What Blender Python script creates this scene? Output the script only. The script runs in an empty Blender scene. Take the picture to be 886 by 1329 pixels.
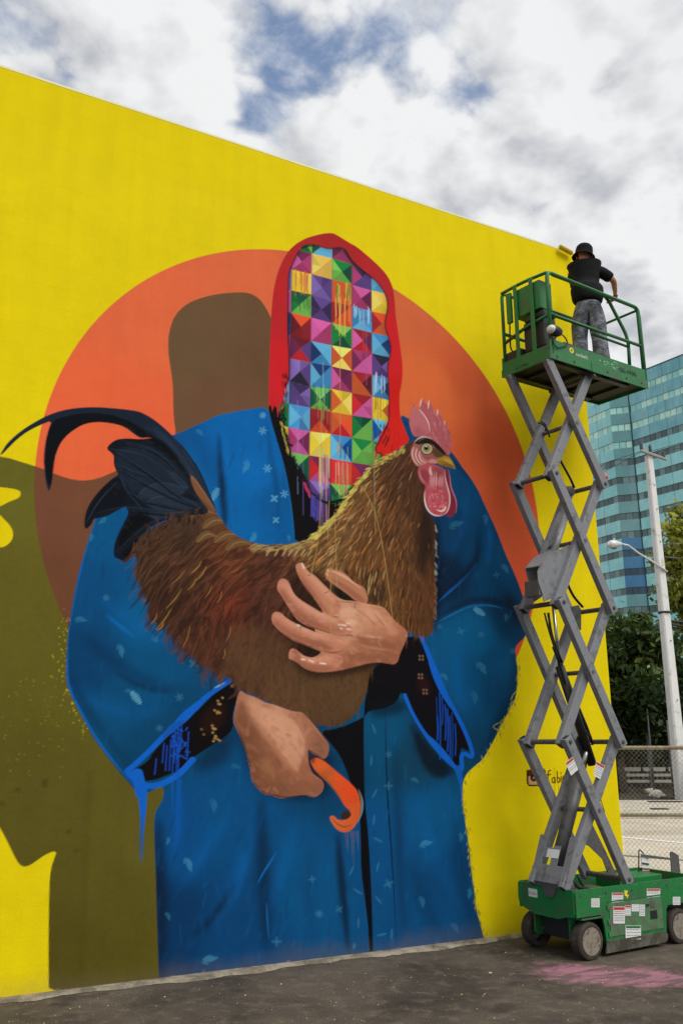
import bpy, bmesh, math, random
import numpy as np
from mathutils import Vector, Matrix
from math import sin, cos, tan, pi, radians, sqrt, atan2
random.seed(7); rng = np.random.default_rng(7)
S = bpy.context.scene
COL = S.collection

# ------------------------------------------------------------------ camera, sky, sun, exposure
F = 1104.0; PITCH = radians(15.2); CAMH = 1.8; TH = radians(62.93); CX, CY = 443.0, 664.5
CAMD = 7.242
hd = Vector((cos(TH), sin(TH), 0)); rt = Vector((sin(TH), -cos(TH), 0)); up = Vector((0, 0, 1))
fw = hd * cos(PITCH) + up * sin(PITCH); cu = up * cos(PITCH) - hd * sin(PITCH)
CAM = Vector((0, -CAMD, CAMH))
cd = bpy.data.cameras.new('camera'); cam = bpy.data.objects.new('camera', cd); COL.objects.link(cam)
cam.location = CAM
cam.rotation_euler = (pi / 2 + PITCH, 0, TH - pi / 2)
cd.sensor_fit = 'VERTICAL'; cd.sensor_height = 36; cd.lens = 36 * F / 1329
cd.clip_end = 5000; cd.clip_start = 0.05
S.camera = cam
S.view_settings.view_transform = 'Standard'; S.view_settings.look = 'None'
S.view_settings.gamma = 1; S.view_settings.exposure = 0.38

SUN_EL = radians(52); SUN_AZ = TH + radians(180 - 38)   # sun behind the camera, to its right (math angle of the direction towards it)
SUN_AZ = TH - radians(180 - 48)
sd = Vector((cos(SUN_EL) * cos(SUN_AZ), cos(SUN_EL) * sin(SUN_AZ), sin(SUN_EL)))
sl = bpy.data.lights.new('sun', 'SUN'); so = bpy.data.objects.new('sun', sl); COL.objects.link(so)
sl.energy = 1.85; sl.angle = radians(38); sl.color = (1.0, 0.965, 0.91)
so.rotation_euler = sd.to_track_quat('Z', 'Y').to_euler()

class NT:
    """small node-tree writer"""
    def __init__(s, tree): s.t = tree; s.n = tree.nodes; s.l = tree.links
    def node(s, typ, ins=None, **kw):
        n = s.n.new(typ)
        for k, v in kw.items(): setattr(n, k, v)
        for k, v in (ins or {}).items():
            i = n.inputs[k]
            if isinstance(v, bpy.types.NodeSocket): s.l.new(v, i)
            else: i.default_value = v
        return n
    def math(s, op, a, b=0.0, clamp=False): return s.node('ShaderNodeMath', {0: a, 1: b}, operation=op, use_clamp=clamp).outputs[0]
    def mix(s, fac, a, b, blend='MIX'):
        n = s.n.new('ShaderNodeMix'); n.data_type = 'RGBA'; n.blend_type = blend
        for i, v in ((0, fac), (6, a), (7, b)):
            if isinstance(v, bpy.types.NodeSocket): s.l.new(v, n.inputs[i])
            else: n.inputs[i].default_value = v if i == 0 else (*v[:3], 1)
        return n.outputs[2]
    def noise(s, vec, scale, detail=4, rough=.55, dist=0.0):
        return s.node('ShaderNodeTexNoise', {'Vector': vec, 'Scale': scale, 'Detail': detail, 'Roughness': rough, 'Distortion': dist}).outputs[0]
    def ramp(s, fac, stops):
        n = s.node('ShaderNodeValToRGB', {'Fac': fac}); e = n.color_ramp.elements
        while len(e) < len(stops): e.new(.5)
        for el, (p, c) in zip(e, stops): el.position = p; el.color = (*c[:3], 1) if hasattr(c, '__len__') else (c, c, c, 1)
        return n.outputs[0]
    def smooth(s, v, a, b):
        n = s.node('ShaderNodeMapRange', {'Value': v, 'From Min': a, 'From Max': b, 'To Min': 0.0, 'To Max': 1.0}, interpolation_type='SMOOTHSTEP')
        return n.outputs[0]

w = bpy.data.worlds.new('World'); S.world = w; w.use_nodes = True
w.node_tree.nodes.clear(); N = NT(w.node_tree)
sky = N.node('ShaderNodeTexSky', sky_type='NISHITA', sun_disc=False, sun_elevation=SUN_EL, sun_rotation=pi / 2 - SUN_AZ)
tc = N.node('ShaderNodeTexCoord').outputs['Generated']
sep = N.node('ShaderNodeSeparateXYZ', {0: tc})
zz = N.math('ADD', N.math('MAXIMUM', sep.outputs[2], 0.0), .22)
px = N.math('DIVIDE', sep.outputs[0], zz); py = N.math('DIVIDE', sep.outputs[1], zz)
pv = N.node('ShaderNodeCombineXYZ', {0: px, 1: py, 2: 3.7}).outputs[0]
def blob(vec, x, y, r):
    d = N.node('ShaderNodeVectorMath', {0: vec, 1: (x, y, 3.7)}, operation='DISTANCE').outputs['Value']
    return N.smooth(d, r, 0.0)
def cloudf(vec):
    big = N.noise(vec, 1.7, 3, .5, .1)
    fine = N.noise(vec, 3.8, 12, .62, .15)
    bil = None
    for k_, (sc_, am_) in enumerate(((4.0, .30), (8.3, .17), (17.0, .10), (35.0, .055))):
        q_ = N.math('MULTIPLY', N.math('ABSOLUTE', N.math('SUBTRACT', N.noise(vec, sc_, 0, .5, .0), .5)), am_ * 2)
        bil = q_ if bil is None else N.math('ADD', bil, q_)
    fine = N.math('ADD', N.math('MULTIPLY', fine, .68), N.math('ADD', bil, .055))
    d = N.math('ADD', N.math('MULTIPLY', big, .5), N.math('MULTIPLY', fine, .5))
    for x, y, r, a in ((.42, .83, .15, .10), (.322, .765, .085, -.032), (.305, .835, .05, -.02), (.03, .85, .12, -.03), (.555, .545, .06, -.04), (.44, .705, .05, -.05)):
        d = N.math('ADD', d, N.math('MULTIPLY', blob(vec, x, y, r), a))
    return d
d0 = cloudf(pv)
off = N.node('ShaderNodeVectorMath', {0: pv, 1: (sd.x * .075, sd.y * .075, 0.02)}, operation='ADD').outputs[0]
d1 = cloudf(off)
mask = N.smooth(d0, .37, .44)
lit = N.math('ADD', N.math('MULTIPLY', N.math('SUBTRACT', d0, d1), 6.5), .62)
thick = N.smooth(d0, .44, .66)
v = N.math('SUBTRACT', N.math('ADD', lit, .22), N.math('MULTIPLY', thick, .36), True)
soft = N.noise(pv, 1.1, 2, .5)
v = N.math('ADD', v, N.math('MULTIPLY', N.math('SUBTRACT', soft, .5), .6), True)
cc = N.ramp(v, [(0.0, (3.3, 3.45, 3.8)), (.35, (4.3, 4.42, 4.7)), (.65, (5.6, 5.7, 5.85)), (1.0, (6.8, 6.85, 6.9))])
blue = N.mix(.55, sky.outputs[0], (1.9, 2.7, 4.3))
wisp = N.math('MULTIPLY', N.smooth(N.noise(pv, 9.0, 9, .65, .3), .40, .66), .75)
skc = N.mix(mask, N.mix(wisp, blue, (5.2, 5.5, 6.1)), cc)
bg = N.node('ShaderNodeBackground', {'Color': skc, 'Strength': .1})
N.l.new(bg.outputs[0], N.node('ShaderNodeOutputWorld').inputs[0])

# ------------------------------------------------------------------ helpers: pixels of the photograph -> places
def ray(x, y): return fw * F + rt * (x - CX) + cu * (CY - y)
def onwall(x, y, Y=0.0): r = ray(x, y); return CAM + r * ((Y - CAM.y) / r.y)
def onz(x, y, z=0.0): r = ray(x, y); return CAM + r * ((z - CAM.z) / r.z)
def atfwd(x, y, d): r = ray(x, y); return CAM + r * (d / r.dot(hd))
def atfw(lat, fwd, z=0): return Vector((CAM.x, CAM.y, 0)) + rt * lat + hd * fwd + up * z

def lin(c):
    c = np.asarray(c, float) / 255.0
    return np.where(c <= .04045, c / 12.92, ((c + .055) / 1.055) ** 2.4)
def L(r, g, b): return tuple(float(x) for x in lin((r, g, b)))

_mats = {}
def mat(name, col=(.5, .5, .5), rough=.6, metal=0.0, var=.12, vscale=6.0, bump=.0, bscale=60.0, dirt=None, dirt_amt=.0, dirt_scale=3.0, spec=.5, coords='Object'):
    if name in _mats: return _mats[name]
    m = bpy.data.materials.new(name); m.use_nodes = True; m.node_tree.nodes.clear(); N = NT(m.node_tree)
    tc = N.node('ShaderNodeTexCoord').outputs[coords]
    n1 = N.noise(tc, vscale, 6, .6)
    fac = N.math('ADD', N.math('MULTIPLY', N.math('SUBTRACT', n1, .5), var * 2.4), 1.0)
    c = N.node('ShaderNodeVectorMath', {0: col, 'Scale': fac}, operation='SCALE').outputs[0]
    if dirt is not None:
        dm = N.smooth(N.noise(tc, dirt_scale, 9, .7, .4), .62 - dirt_amt * .3, .72 - dirt_amt * .15)
        c = N.mix(N.math('MULTIPLY', dm, min(1, .35 + dirt_amt)), c, dirt)
    b = N.node('ShaderNodeBsdfPrincipled', {'Base Color': c, 'Roughness': rough, 'Metallic': metal, 'Specular IOR Level': spec})
    if bump:
        bn = N.node('ShaderNodeBump', {'Height': N.noise(tc, bscale, 4, .6), 'Strength': bump, 'Distance': .01})
        N.l.new(bn.outputs[0], b.inputs['Normal'])
    N.l.new(b.outputs[0], N.node('ShaderNodeOutputMaterial').inputs[0])
    _mats[name] = m; return m

def link(name, me, parent=None):
    o = bpy.data.objects.new(name, me); COL.objects.link(o)
    if parent is not None: o.parent = parent
    return o
def tag(o, label=None, cat=None, group=None, kind=None):
    if label: o['label'] = label
    if cat: o['category'] = cat
    if group: o['group'] = group
    if kind: o['kind'] = kind
    return o
def empty(name, loc=(0, 0, 0), rz=0.0, label=None, cat=None, group=None, parent=None):
    o = link(name, None, parent); o.location = loc; o.rotation_euler = (0, 0, rz); tag(o, label, cat, group); return o

class MB:
    """collects boxes, bars and tubes into one mesh"""
    def __init__(s): s.v = []; s.f = []; s.smooth = []
    def add(s, vs, fs, sm=False):
        b = len(s.v); s.v += [tuple(v) for v in vs]; s.f += [tuple(b + i for i in f) for f in fs]; s.smooth += [sm] * len(fs); return s
    def box(s, lo, hi, bev=0.0, M=None):
        x0, y0, z0 = lo; x1, y1, z1 = hi
        if bev <= 0:
            vs = [(x, y, z) for z in (z0, z1) for y in (y0, y1) for x in (x0, x1)]
            fs = [(0, 2, 3, 1), (4, 5, 7, 6), (0, 1, 5, 4), (2, 6, 7, 3), (0, 4, 6, 2), (1, 3, 7, 5)]
        else:
            bm = bmesh.new(); bmesh.ops.create_cube(bm, size=1)
            for q in bm.verts: q.co = Vector(((x0 + x1) / 2 + q.co.x * (x1 - x0), (y0 + y1) / 2 + q.co.y * (y1 - y0), (z0 + z1) / 2 + q.co.z * (z1 - z0)))
            bmesh.ops.bevel(bm, geom=bm.edges[:], offset=bev, segments=2, profile=.6, affect='EDGES')
            vs = [q.co.copy() for q in bm.verts]; bm.verts.index_update(); fs = [[q.index for q in f.verts] for f in bm.faces]; bm.free()
        if M is not None: vs = [M @ Vector(q) for q in vs]
        return s.add(vs, fs)
    def bar(s, a, b, wy, wz, side=(0, 1, 0), bev=0.0):
        """box beam from a to b; wy = width along side, wz = the other width"""
        a = Vector(a); b = Vector(b); x = (b - a).normalized(); y = Vector(side); y = (y - x * y.dot(x)).normalized(); z = x.cross(y)
        M = Matrix((x, y, z)).transposed().to_4x4(); M.translation = a
        return s.box((0, -wy / 2, -wz / 2), ((b - a).length, wy / 2, wz / 2), bev, M)
    def tube(s, pts, r, n=8, caps=True):
        pts = [Vector(p) for p in pts]; R = r if hasattr(r, '__len__') else [r] * len(pts)
        vs = []; prev = None
        for i, p in enumerate(pts):
            t = (pts[min(i + 1, len(pts) - 1)] - pts[max(i - 1, 0)]).normalized()
            if prev is None: u = t.orthogonal().normalized()
            else: u = (prev - t * prev.dot(t)).normalized()
            prev = u; q = t.cross(u)
            vs += [p + (u * cos(2 * pi * k / n) + q * sin(2 * pi * k / n)) * R[i] for k in range(n)]
        fs = [(i * n + k, i * n + (k + 1) % n, (i + 1) * n + (k + 1) % n, (i + 1) * n + k) for i in range(len(pts) - 1) for k in range(n)]
        if caps: fs += [tuple(reversed(range(n))), tuple(range((len(pts) - 1) * n, len(pts) * n))]
        return s.add(vs, fs, True)
    def lathe(s, prof, c=(0, 0, 0), axis=(0, 0, 1), n=24):
        """profile of (radius, height) turned about axis through c"""
        c = Vector(c); z = Vector(axis).normalized(); x = z.orthogonal().normalized(); y = z.cross(x)
        vs = [c + z * h + (x * cos(2 * pi * k / n) + y * sin(2 * pi * k / n)) * r for r, h in prof for k in range(n)]
        m = len(prof)
        fs = [(i * n + k, i * n + (k + 1) % n, (i + 1) * n + (k + 1) % n, (i + 1) * n + k) for i in range(m - 1) for k in range(n)]
        if prof[0] != prof[-1]: fs += [tuple(reversed(range(n))), tuple(range((m - 1) * n, m * n))]
        return s.add(vs, fs, False)
    def prism(s, poly, fn, t):
        """poly of 2-D points, fn(p, depth) -> 3-D; thickness t"""
        n = len(poly); vs = [fn(p, 0) for p in poly] + [fn(p, t) for p in poly]
        fs = [tuple(range(n)), tuple(reversed(range(n, 2 * n)))] + [(i, i + n, (i + 1) % n + n, (i + 1) % n) for i in range(n)]
        return s.add(vs, fs)
    def build(s, name, m, parent=None, smooth=None):
        me = bpy.data.meshes.new(name); me.from_pydata([tuple(v) for v in s.v], [], s.f); me.update()
        me.polygons.foreach_set('use_smooth', [bool(smooth) if smooth is not None else b for b in s.smooth])
        bm = bmesh.new(); bm.from_mesh(me); bmesh.ops.recalc_face_normals(bm, faces=bm.faces); bm.to_mesh(me); bm.free()
        me.materials.append(m); return link(name, me, parent)

def bend(pts, r=.08, n=5):
    """round the corners of a polyline"""
    P = [Vector(p) for p in pts]; out = [P[0]]
    for i in range(1, len(P) - 1):
        a, b, c = P[i - 1], P[i], P[i + 1]
        ra = min(r, (a - b).length * .49, (c - b).length * .49)
        p0 = b + (a - b).normalized() * ra; p1 = b + (c - b).normalized() * ra
        for k in range(n + 1): t = k / n; out.append(p0 * (1 - t) ** 2 + b * 2 * t * (1 - t) + p1 * t * t)
    out.append(P[-1]); return out

def text_mesh(name, body, size, m, parent, M, ext=.001, align='LEFT', shear=0.0):
    cu_ = bpy.data.curves.new(name + '_curve', 'FONT'); cu_.body = body; cu_.size = size; cu_.extrude = ext; cu_.align_x = align; cu_.shear = shear; cu_.resolution_u = 3
    tmp = bpy.data.objects.new('tmp_text', cu_); COL.objects.link(tmp)
    bpy.context.view_layer.update()
    me = bpy.data.meshes.new_from_object(tmp.evaluated_get(bpy.context.evaluated_depsgraph_get()))
    COL.objects.unlink(tmp); bpy.data.objects.remove(tmp)
    me.transform(M); me.materials.clear(); me.materials.append(m); return link(name, me, parent)

# ================================================================== THE MURAL (flat paint on the wall, painted in wall metres)
X0, X1, ZT = -1.0, 7.059, 7.2
SU, SV = 114.0, 140.0
NW = int((X1 - X0) * SU) + 1; NH = int(ZT * SV) + 1
IMG = np.zeros((NH, NW, 3), np.float32)
LAB = np.zeros((NH, NW), np.int8)
PARTS = ['yellow_background', 'orange_disc', 'painted_shadow', 'painted_robe', 'dark_lining', 'prism_pattern', 'painted_hood', 'rooster_tail', 'rooster_body', 'rooster_face', 'rooster_comb', 'rooster_wattle', 'rooster_beak', 'upper_hand', 'lower_hand', 'rooster_foot', 'signature']
PI_ = {n: i for i, n in enumerate(PARTS)}
def W(pts):
    """photo pixels -> canvas columns and rows, through the wall plane"""
    p = np.asarray(pts, float).reshape(-1, 2)
    dx = p[:, 0] - CX; dy = CY - p[:, 1]
    r = np.array(fw)[None] * F + np.array(rt)[None] * dx[:, None] + np.array(cu)[None] * dy[:, None]
    t = CAMD / r[:, 1]
    return np.c_[(r[:, 0] * t - X0) * SU, (CAMH + r[:, 2] * t) * SV]
def Z(ox, oy, s, pts): return [(ox + x / s, oy + y / s) for x, y in pts]
def chaikin(p, n, closed=True):
    p = np.asarray(p, float)
    for _ in range(n):
        if closed:
            q = np.roll(p, -1, 0); p = np.stack([p * .75 + q * .25, p * .25 + q * .75], 1).reshape(-1, 2)
        else:
            a, b = p[:-1], p[1:]; m = np.stack([a * .75 + b * .25, a * .25 + b * .75], 1).reshape(-1, 2); p = np.vstack([p[:1], m[1:-1], p[-1:]])
    return p
def cover(pc, pad=0):
    """anti-aliased coverage of a polygon in canvas units -> (slices, array)"""
    x0 = max(int(pc[:, 0].min()) - 1 - pad, 0); x1 = min(int(pc[:, 0].max()) + 3 + pad, NW); y0 = max(int(pc[:, 1].min()) - 1 - pad, 0); y1 = min(int(pc[:, 1].max()) + 3 + pad, NH)
    if x1 <= x0 or y1 <= y0: return None
    SS = 4; w_, h_ = x1 - x0, y1 - y0; acc = np.zeros((h_ * SS, w_ + 2))
    P = pc - (x0, y0); Q = np.roll(P, -1, 0)
    for (ax, ay), (bx, by) in zip(P, Q):
        if ay == by: continue
        d = 1.0
        if ay > by: ax, ay, bx, by = bx, by, ax, ay; d = -1.0
        r0 = max(int(math.ceil(ay * SS - .5)), 0); r1 = min(int(math.ceil(by * SS - .5)), h_ * SS)
        if r1 <= r0: continue
        rr = np.arange(r0, r1); xs = np.clip(ax + ((rr + .5) / SS - ay) * (bx - ax) / (by - ay), 0, w_)
        xi = xs.astype(int); fr = xs - xi
        acc[rr, xi] += d * (1 - fr); acc[rr, xi + 1] += d * fr
    c = np.clip(np.abs(np.cumsum(acc, 1)[:, :w_]), 0, 1).reshape(h_, SS, w_).mean(1)
    return (slice(y0, y1), slice(x0, x1)), c
def blur(a, r):
    r = int(round(r))
    if r < 1: return a
    for _ in range(2):
        for ax in (0, 1):
            p = np.pad(a, [(r + 1, r) if i == ax else (0, 0) for i in (0, 1)]); c = np.cumsum(p, ax)
            n = a.shape[ax]; hi = np.take(c, range(2 * r + 1, 2 * r + 1 + n), ax); lo = np.take(c, range(0, n), ax); a = (hi - lo) / (2 * r + 1)
    return a
_f = {}
def fbm(scale, seed, octs=4):
    k = (scale, seed, octs)
    if k in _f: return _f[k]
    out = np.zeros((NH, NW)); amp = 1.0; tot = 0; g = np.random.default_rng(seed)
    for o in range(octs):
        n = scale * 2 ** o; gw = int(NW / SU * n) + 3; gh = int(NH / SV * n) + 3
        G = g.random((gh, gw)); xs = np.arange(NW) / SU * n; ys = np.arange(NH) / SV * n
        xi = xs.astype(int); yi = ys.astype(int); fx = xs - xi; fy = ys - yi; fx = fx * fx * (3 - 2 * fx); fy = (fy * fy * (3 - 2 * fy))[:, None]
        a = G[np.ix_(yi, xi)] * (1 - fx) + G[np.ix_(yi, xi + 1)] * fx; b = G[np.ix_(yi + 1, xi)] * (1 - fx) + G[np.ix_(yi + 1, xi + 1)] * fx
        out += amp * (a * (1 - fy) + b * fy); tot += amp; amp *= .55
    out = out / tot - .5; _f[k] = out; return out
def put(sl, c, col, lab=None, clip=None, a=1.0):
    if clip is not None: c = c * clip[sl]
    ca = (c * a)[..., None]
    IMG[sl] = IMG[sl] * (1 - ca) + np.asarray(col, np.float32) * ca
    if lab is not None: LAB[sl][c > .5] = PI_[lab]
def fullmask(pts, sm=2, rough=0.0):
    p = W(chaikin(pts, sm) if sm else pts)
    if rough: p = p + rng.normal(0, rough, p.shape)
    m = np.zeros((NH, NW)); r = cover(p)
    if r: m[r[0]] = r[1]
    return m
def fill(pts, rgb, lab=None, sm=2, a=1.0, soft=0, clip=None, rough=0.0):
    p = W(chaikin(pts, sm) if sm else pts)
    if rough: p = p + rng.normal(0, rough, p.shape)
    r = cover(p, int(soft * 2.2))
    if not r: return
    c = blur(r[1], soft) if soft else r[1]
    put(r[0], c, lin(rgb), lab, clip, a)
def fillmask(m, rgbfield, lab=None, a=1.0):
    ys, xs = np.where(m > .003)
    if not len(ys): return
    sl = (slice(ys.min(), ys.max() + 1), slice(xs.min(), xs.max() + 1))
    f = rgbfield[sl] if getattr(rgbfield, 'ndim', 1) == 3 else rgbfield
    put(sl, m[sl], f, lab, None, a)
def field(samples, mask, pw=2.2):
    """smooth colour field through sampled paint colours (photo pixel, rgb)"""
    out = np.zeros((NH, NW, 3), np.float32); ys, xs = np.where(mask > .003)
    y0, y1, x0, x1 = ys.min(), ys.max() + 1, xs.min(), xs.max() + 1; k = 6
    gy = np.arange(y0, y1 + k, k); gx = np.arange(x0, x1 + k, k)
    P = W([s[:2] for s in samples]); C_ = lin([s[2:5] for s in samples])
    d = ((gx[None, :, None] - P[:, 0]) ** 2 + ((gy[:, None, None] - P[:, 1]) * SU / SV) ** 2 + 60.0); wt = d ** (-pw); g = (wt[..., None] * C_).sum(2) / wt.sum(2)[..., None]
    yy = (np.arange(y0, y1) - y0) / k; xx = (np.arange(x0, x1) - x0) / k; yi = np.minimum(yy.astype(int), len(gy) - 2); xi = np.minimum(xx.astype(int), len(gx) - 2)
    fy = (yy - yi)[:, None, None]; fx = (xx - xi)[None, :, None]
    out[y0:y1, x0:x1] = (g[np.ix_(yi, xi)] * (1 - fx) + g[np.ix_(yi, xi + 1)] * fx) * (1 - fy) + (g[np.ix_(yi + 1, xi)] * (1 - fx) + g[np.ix_(yi + 1, xi + 1)] * fx) * fy
    return out
def stroke(pts, wpx, rgb, a=1.0, taper=1, clip=None, lab=None, soft=0, sm=2, w2=None):
    """brush stroke along a line in photo pixels; wpx in photo pixels; taper 0 none, 1 both ends, 2 thins to the end"""
    p = W(chaikin(pts, sm, False) if sm and len(pts) > 2 else pts); n = len(p)
    if n < 2: return
    x0 = max(int(p[:, 0].min() - wpx - 2 - 2 * soft), 0); x1 = min(int(p[:, 0].max() + wpx + 3 + 2 * soft), NW); y0 = max(int(p[:, 1].min() - wpx - 2 - 2 * soft), 0); y1 = min(int(p[:, 1].max() + wpx + 3 + 2 * soft), NH)
    if x1 <= x0 or y1 <= y0: return
    X = np.arange(x0, x1)[None, :] ; Y = np.arange(y0, y1)[:, None]; best = np.full((y1 - y0, x1 - x0), -9.0)
    sc = .5 * wpx * 1.0
    for i in range(n - 1):
        (ax, ay), (bx, by) = p[i], p[i + 1]; dx, dy = bx - ax, by - ay; L2 = dx * dx + dy * dy + 1e-9
        t = np.clip(((X - ax) * dx + (Y - ay) * dy) / L2, 0, 1); d = np.hypot(X - ax - t * dx, (Y - ay - t * dy)); s_ = (i + t) / (n - 1)
        wd = sc * (np.sqrt(np.clip(4 * s_ * (1 - s_), 0, 1)) if taper == 1 else (1 - s_ * .92) if taper == 2 else 1.0)
        best = np.maximum(best, wd - d)
    c = np.clip(best + .5, 0, 1)
    if soft: c = blur(c, soft)
    put((slice(y0, y1), slice(x0, x1)), c, lin(rgb), lab, clip, a)
def line(pts, wpx, rgb, **k): stroke(pts, wpx, rgb, **k)

# --- yellow ground
FADE = np.clip(np.minimum((ZT - np.arange(NH)[:, None] / SV) / .6, (np.arange(NW)[None, :] / SU) / .6), 0, 1)
yl = np.broadcast_to(lin((232, 209, 0)).astype(np.float32), (NH, NW, 3)).copy()
yl *= (1 + FADE * (.10 * fbm(.7, 1, 3) + .05 * fbm(9, 2, 3)))[..., None]
IMG[:] = yl
# --- orange disc
th = np.linspace(0, 2 * pi, 200, endpoint=False); DC = (3.50, 4.10); DR = 2.69
pc = np.c_[(DC[0] + DR * np.cos(th) - X0) * SU, (DC[1] + DR * np.sin(th)) * SV]
r = cover(pc); disc = np.zeros((NH, NW)); disc[r[0]] = r[1]
discf = field([(120, 560, 240, 105, 62), (200, 400, 232, 108, 66), (320, 350, 226, 108, 66), (400, 330, 215, 100, 62), (540, 400, 212, 104, 62), (600, 480, 205, 92, 52), (640, 600, 212, 92, 50), (660, 700, 215, 92, 54), (690, 760, 222, 90, 56), (560, 500, 222, 108, 58), (680, 850, 222, 88, 52), (180, 590, 240, 102, 62)], disc)
discf *= (1 + .08 * fbm(3, 3, 4))[..., None]
fillmask(disc, discf, 'orange_disc')
# --- the painted shadow: olive on yellow, brown on the disc
shadow_poly = [(-260, 640), (-120, 575), (0, 590), (56, 607.5), (70, 614), (90, 621), (108, 624), (128, 621), (149, 612), (200, 590), (228, 570), (229, 560), (226, 540), (225.5, 500), (223, 482), (219, 455), (220, 430), (228, 408), (243, 394), (262, 386), (285, 381), (310, 379), (325, 380), (338, 388), (346, 400), (356, 420), (400, 600), (400, 1000), (240, 1300), (64.5, 1300), (64, 1225), (65, 1150), (67, 1127), (72, 1112), (74.5, 1106), (71, 1104), (60, 1108.5), (48, 1117), (40, 1122.5), (32, 1124.5), (26, 1121), (20, 1111), (12, 1094), (0, 1071), (-40, 1010), (-150, 900)]
shm = fullmask(shadow_poly, 1)
olf = field([(20, 620, 104, 100, 34), (100, 900, 98, 92, 30), (60, 1000, 92, 84, 28), (150, 1150, 90, 82, 26), (100, 1250, 84, 76, 22), (180, 1100, 96, 88, 30), (190, 1250, 88, 80, 22), (20, 800, 102, 94, 32)], shm)
olf *= (1 + .14 * fbm(2.5, 4, 5) + .06 * fbm(40, 5, 1))[..., None]
fillmask(shm, olf, 'painted_shadow')
brf = field([(285, 420, 110, 82, 56), (290, 520, 112, 80, 56), (90, 680, 118, 74, 52), (80, 760, 112, 70, 48), (240, 450, 108, 84, 56), (340, 450, 108, 78, 52)], shm * disc)
brf *= (1 + .12 * fbm(3, 6, 5))[..., None]
fillmask(shm * disc, brf)
fill([(-20, 628), (0, 632), (10, 632.5), (26, 635.5), (28.5, 640), (26, 646), (14, 650), (5, 655), (0, 657), (-20, 660)], (232, 208, 0), 'yellow_background')
fill([(-30, 650), (0, 666.5), (7, 674), (14, 681), (18.5, 690), (17.5, 700), (9, 708.5), (0, 710.5), (-25, 705)], (232, 208, 0), 'yellow_background')
for _ in range(90):   # yellow spatter on the olive
    x = 70 + abs(rng.normal(0, 12)); y = rng.uniform(790, 960)
    x = 92 - abs(rng.normal(0, 10)) + max(0, (y - 890)) * .5
    s_ = rng.uniform(.4, 1.3); stroke([(x, y), (x + rng.normal(0, s_), y + rng.normal(0, s_ * 1.4))], s_, (200, 180, 20), taper=0, a=.8)
for _ in range(50):
    x = rng.uniform(0, 85); y = rng.uniform(880, 1010); stroke([(x, y), (x + .8, y + .5)], rng.uniform(.5, 1.1), (170, 150, 30), taper=0, a=.6)
for x, y in ((58, 1018), (25, 1025), (3, 1042), (88, 1080), (60, 1015), (100, 1104)):
    for _ in range(6): stroke([(x + rng.normal(0, 2), y + rng.normal(0, 2)), (x + rng.normal(0, 3), y + rng.normal(0, 1.5))], 1.6, (52, 48, 18), a=.45, soft=1)
line([(118, 1000), (112, 1080), (110, 1180), (104, 1270)], 3, (70, 64, 20), a=.45, taper=0, soft=2)

# --- robe
robe_poly = [(349, 527), (322, 531), (300, 535), (281, 539), (268, 546), (254, 552), (240, 559), (226, 564), (180, 580), (150, 620), (133, 650), (125, 672), (119, 690), (112, 712), (105, 735), (99, 762), (94, 790), (90, 815), (88, 840), (86.5, 868), (88, 890), (95, 906), (105, 925), (114, 942), (123, 958), (136, 976), (150, 994), (161, 1008), (173, 1021), (182, 1031), (192, 1029), (204, 1022), (212, 1019), (214, 1028), (211, 1040), (204, 1050), (201, 1060), (201, 1085), (202.5, 1116), (203.5, 1150), (205, 1200), (206.5, 1250), (208, 1300), (640, 1300), (629, 1222), (624, 1200), (618, 1180), (616, 1160), (612, 1130), (609, 1100), (605, 1075), (602, 1050), (600, 1030), (601, 1014), (606, 1003), (616, 994), (626, 986), (634, 973), (641, 960), (648, 946), (655, 932), (663, 918), (669, 906), (671, 890), (672, 872), (670, 855), (668, 840), (674, 833), (681, 827), (685, 815), (684, 800), (681, 782), (673, 757), (665, 738), (656, 719), (649, 700), (643, 685), (636, 670), (629, 655), (623, 641), (616, 628), (608, 616), (600, 606), (593, 595), (586, 586), (560, 560), (531, 543), (519, 537), (520, 560), (480, 600), (400, 620), (370, 600), (360, 560)]
robe = fullmask(robe_poly, 1)
RB = [(300, 560, 2, 98, 160), (330, 620, 5, 104, 168), (300, 680, 2, 100, 160), (360, 650, 4, 88, 142), (245, 590, 5, 82, 134), (130, 700, 8, 82, 124), (120, 760, 6, 74, 116), (200, 800, 5, 90, 132), (110, 860, 5, 64, 102), (200, 880, 6, 80, 118), (150, 930, 5, 76, 112), (190, 970, 8, 68, 100), (240, 930, 6, 68, 100), (230, 1080, 6, 76, 126), (215, 1200, 5, 52, 88), (300, 1060, 5, 76, 120), (320, 1200, 5, 66, 108), (400, 1150, 2, 80, 122), (430, 1000, 10, 62, 92), (500, 950, 6, 76, 106), (490, 1100, 2, 76, 120), (560, 1060, 0, 84, 126), (560, 1190, 2, 72, 114), (600, 1150, 5, 66, 104), (540, 980, 20, 64, 86), (620, 830, 5, 90, 128), (650, 900, 8, 68, 100), (600, 880, 2, 82, 122), (590, 960, 12, 60, 84), (600, 700, 8, 62, 96), (578, 745, 14, 36, 58), (640, 740, 8, 66, 98), (610, 640, 8, 68, 104), (570, 690, 8, 58, 90), (660, 800, 10, 54, 80), (640, 860, 6, 76, 112)]
rf = field(RB, robe) * np.array([.6, 1.02, 1.16]); rf *= (1 + .22 * fbm(1.6, 8, 4) + .07 * fbm(30, 9, 2))[..., None]
fillmask(robe, rf, 'painted_robe')
def fold(pts, w_, rgb, a, soft=4): stroke(pts, w_ * (1.15 if rgb == DK else 1), rgb, a=min(a * (1.2 if rgb[2] < 90 else 1), .95), soft=soft, taper=1, clip=robe)
DK = (10, 30, 52); LT = (15, 110, 190); DB = (5, 50, 88)
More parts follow.
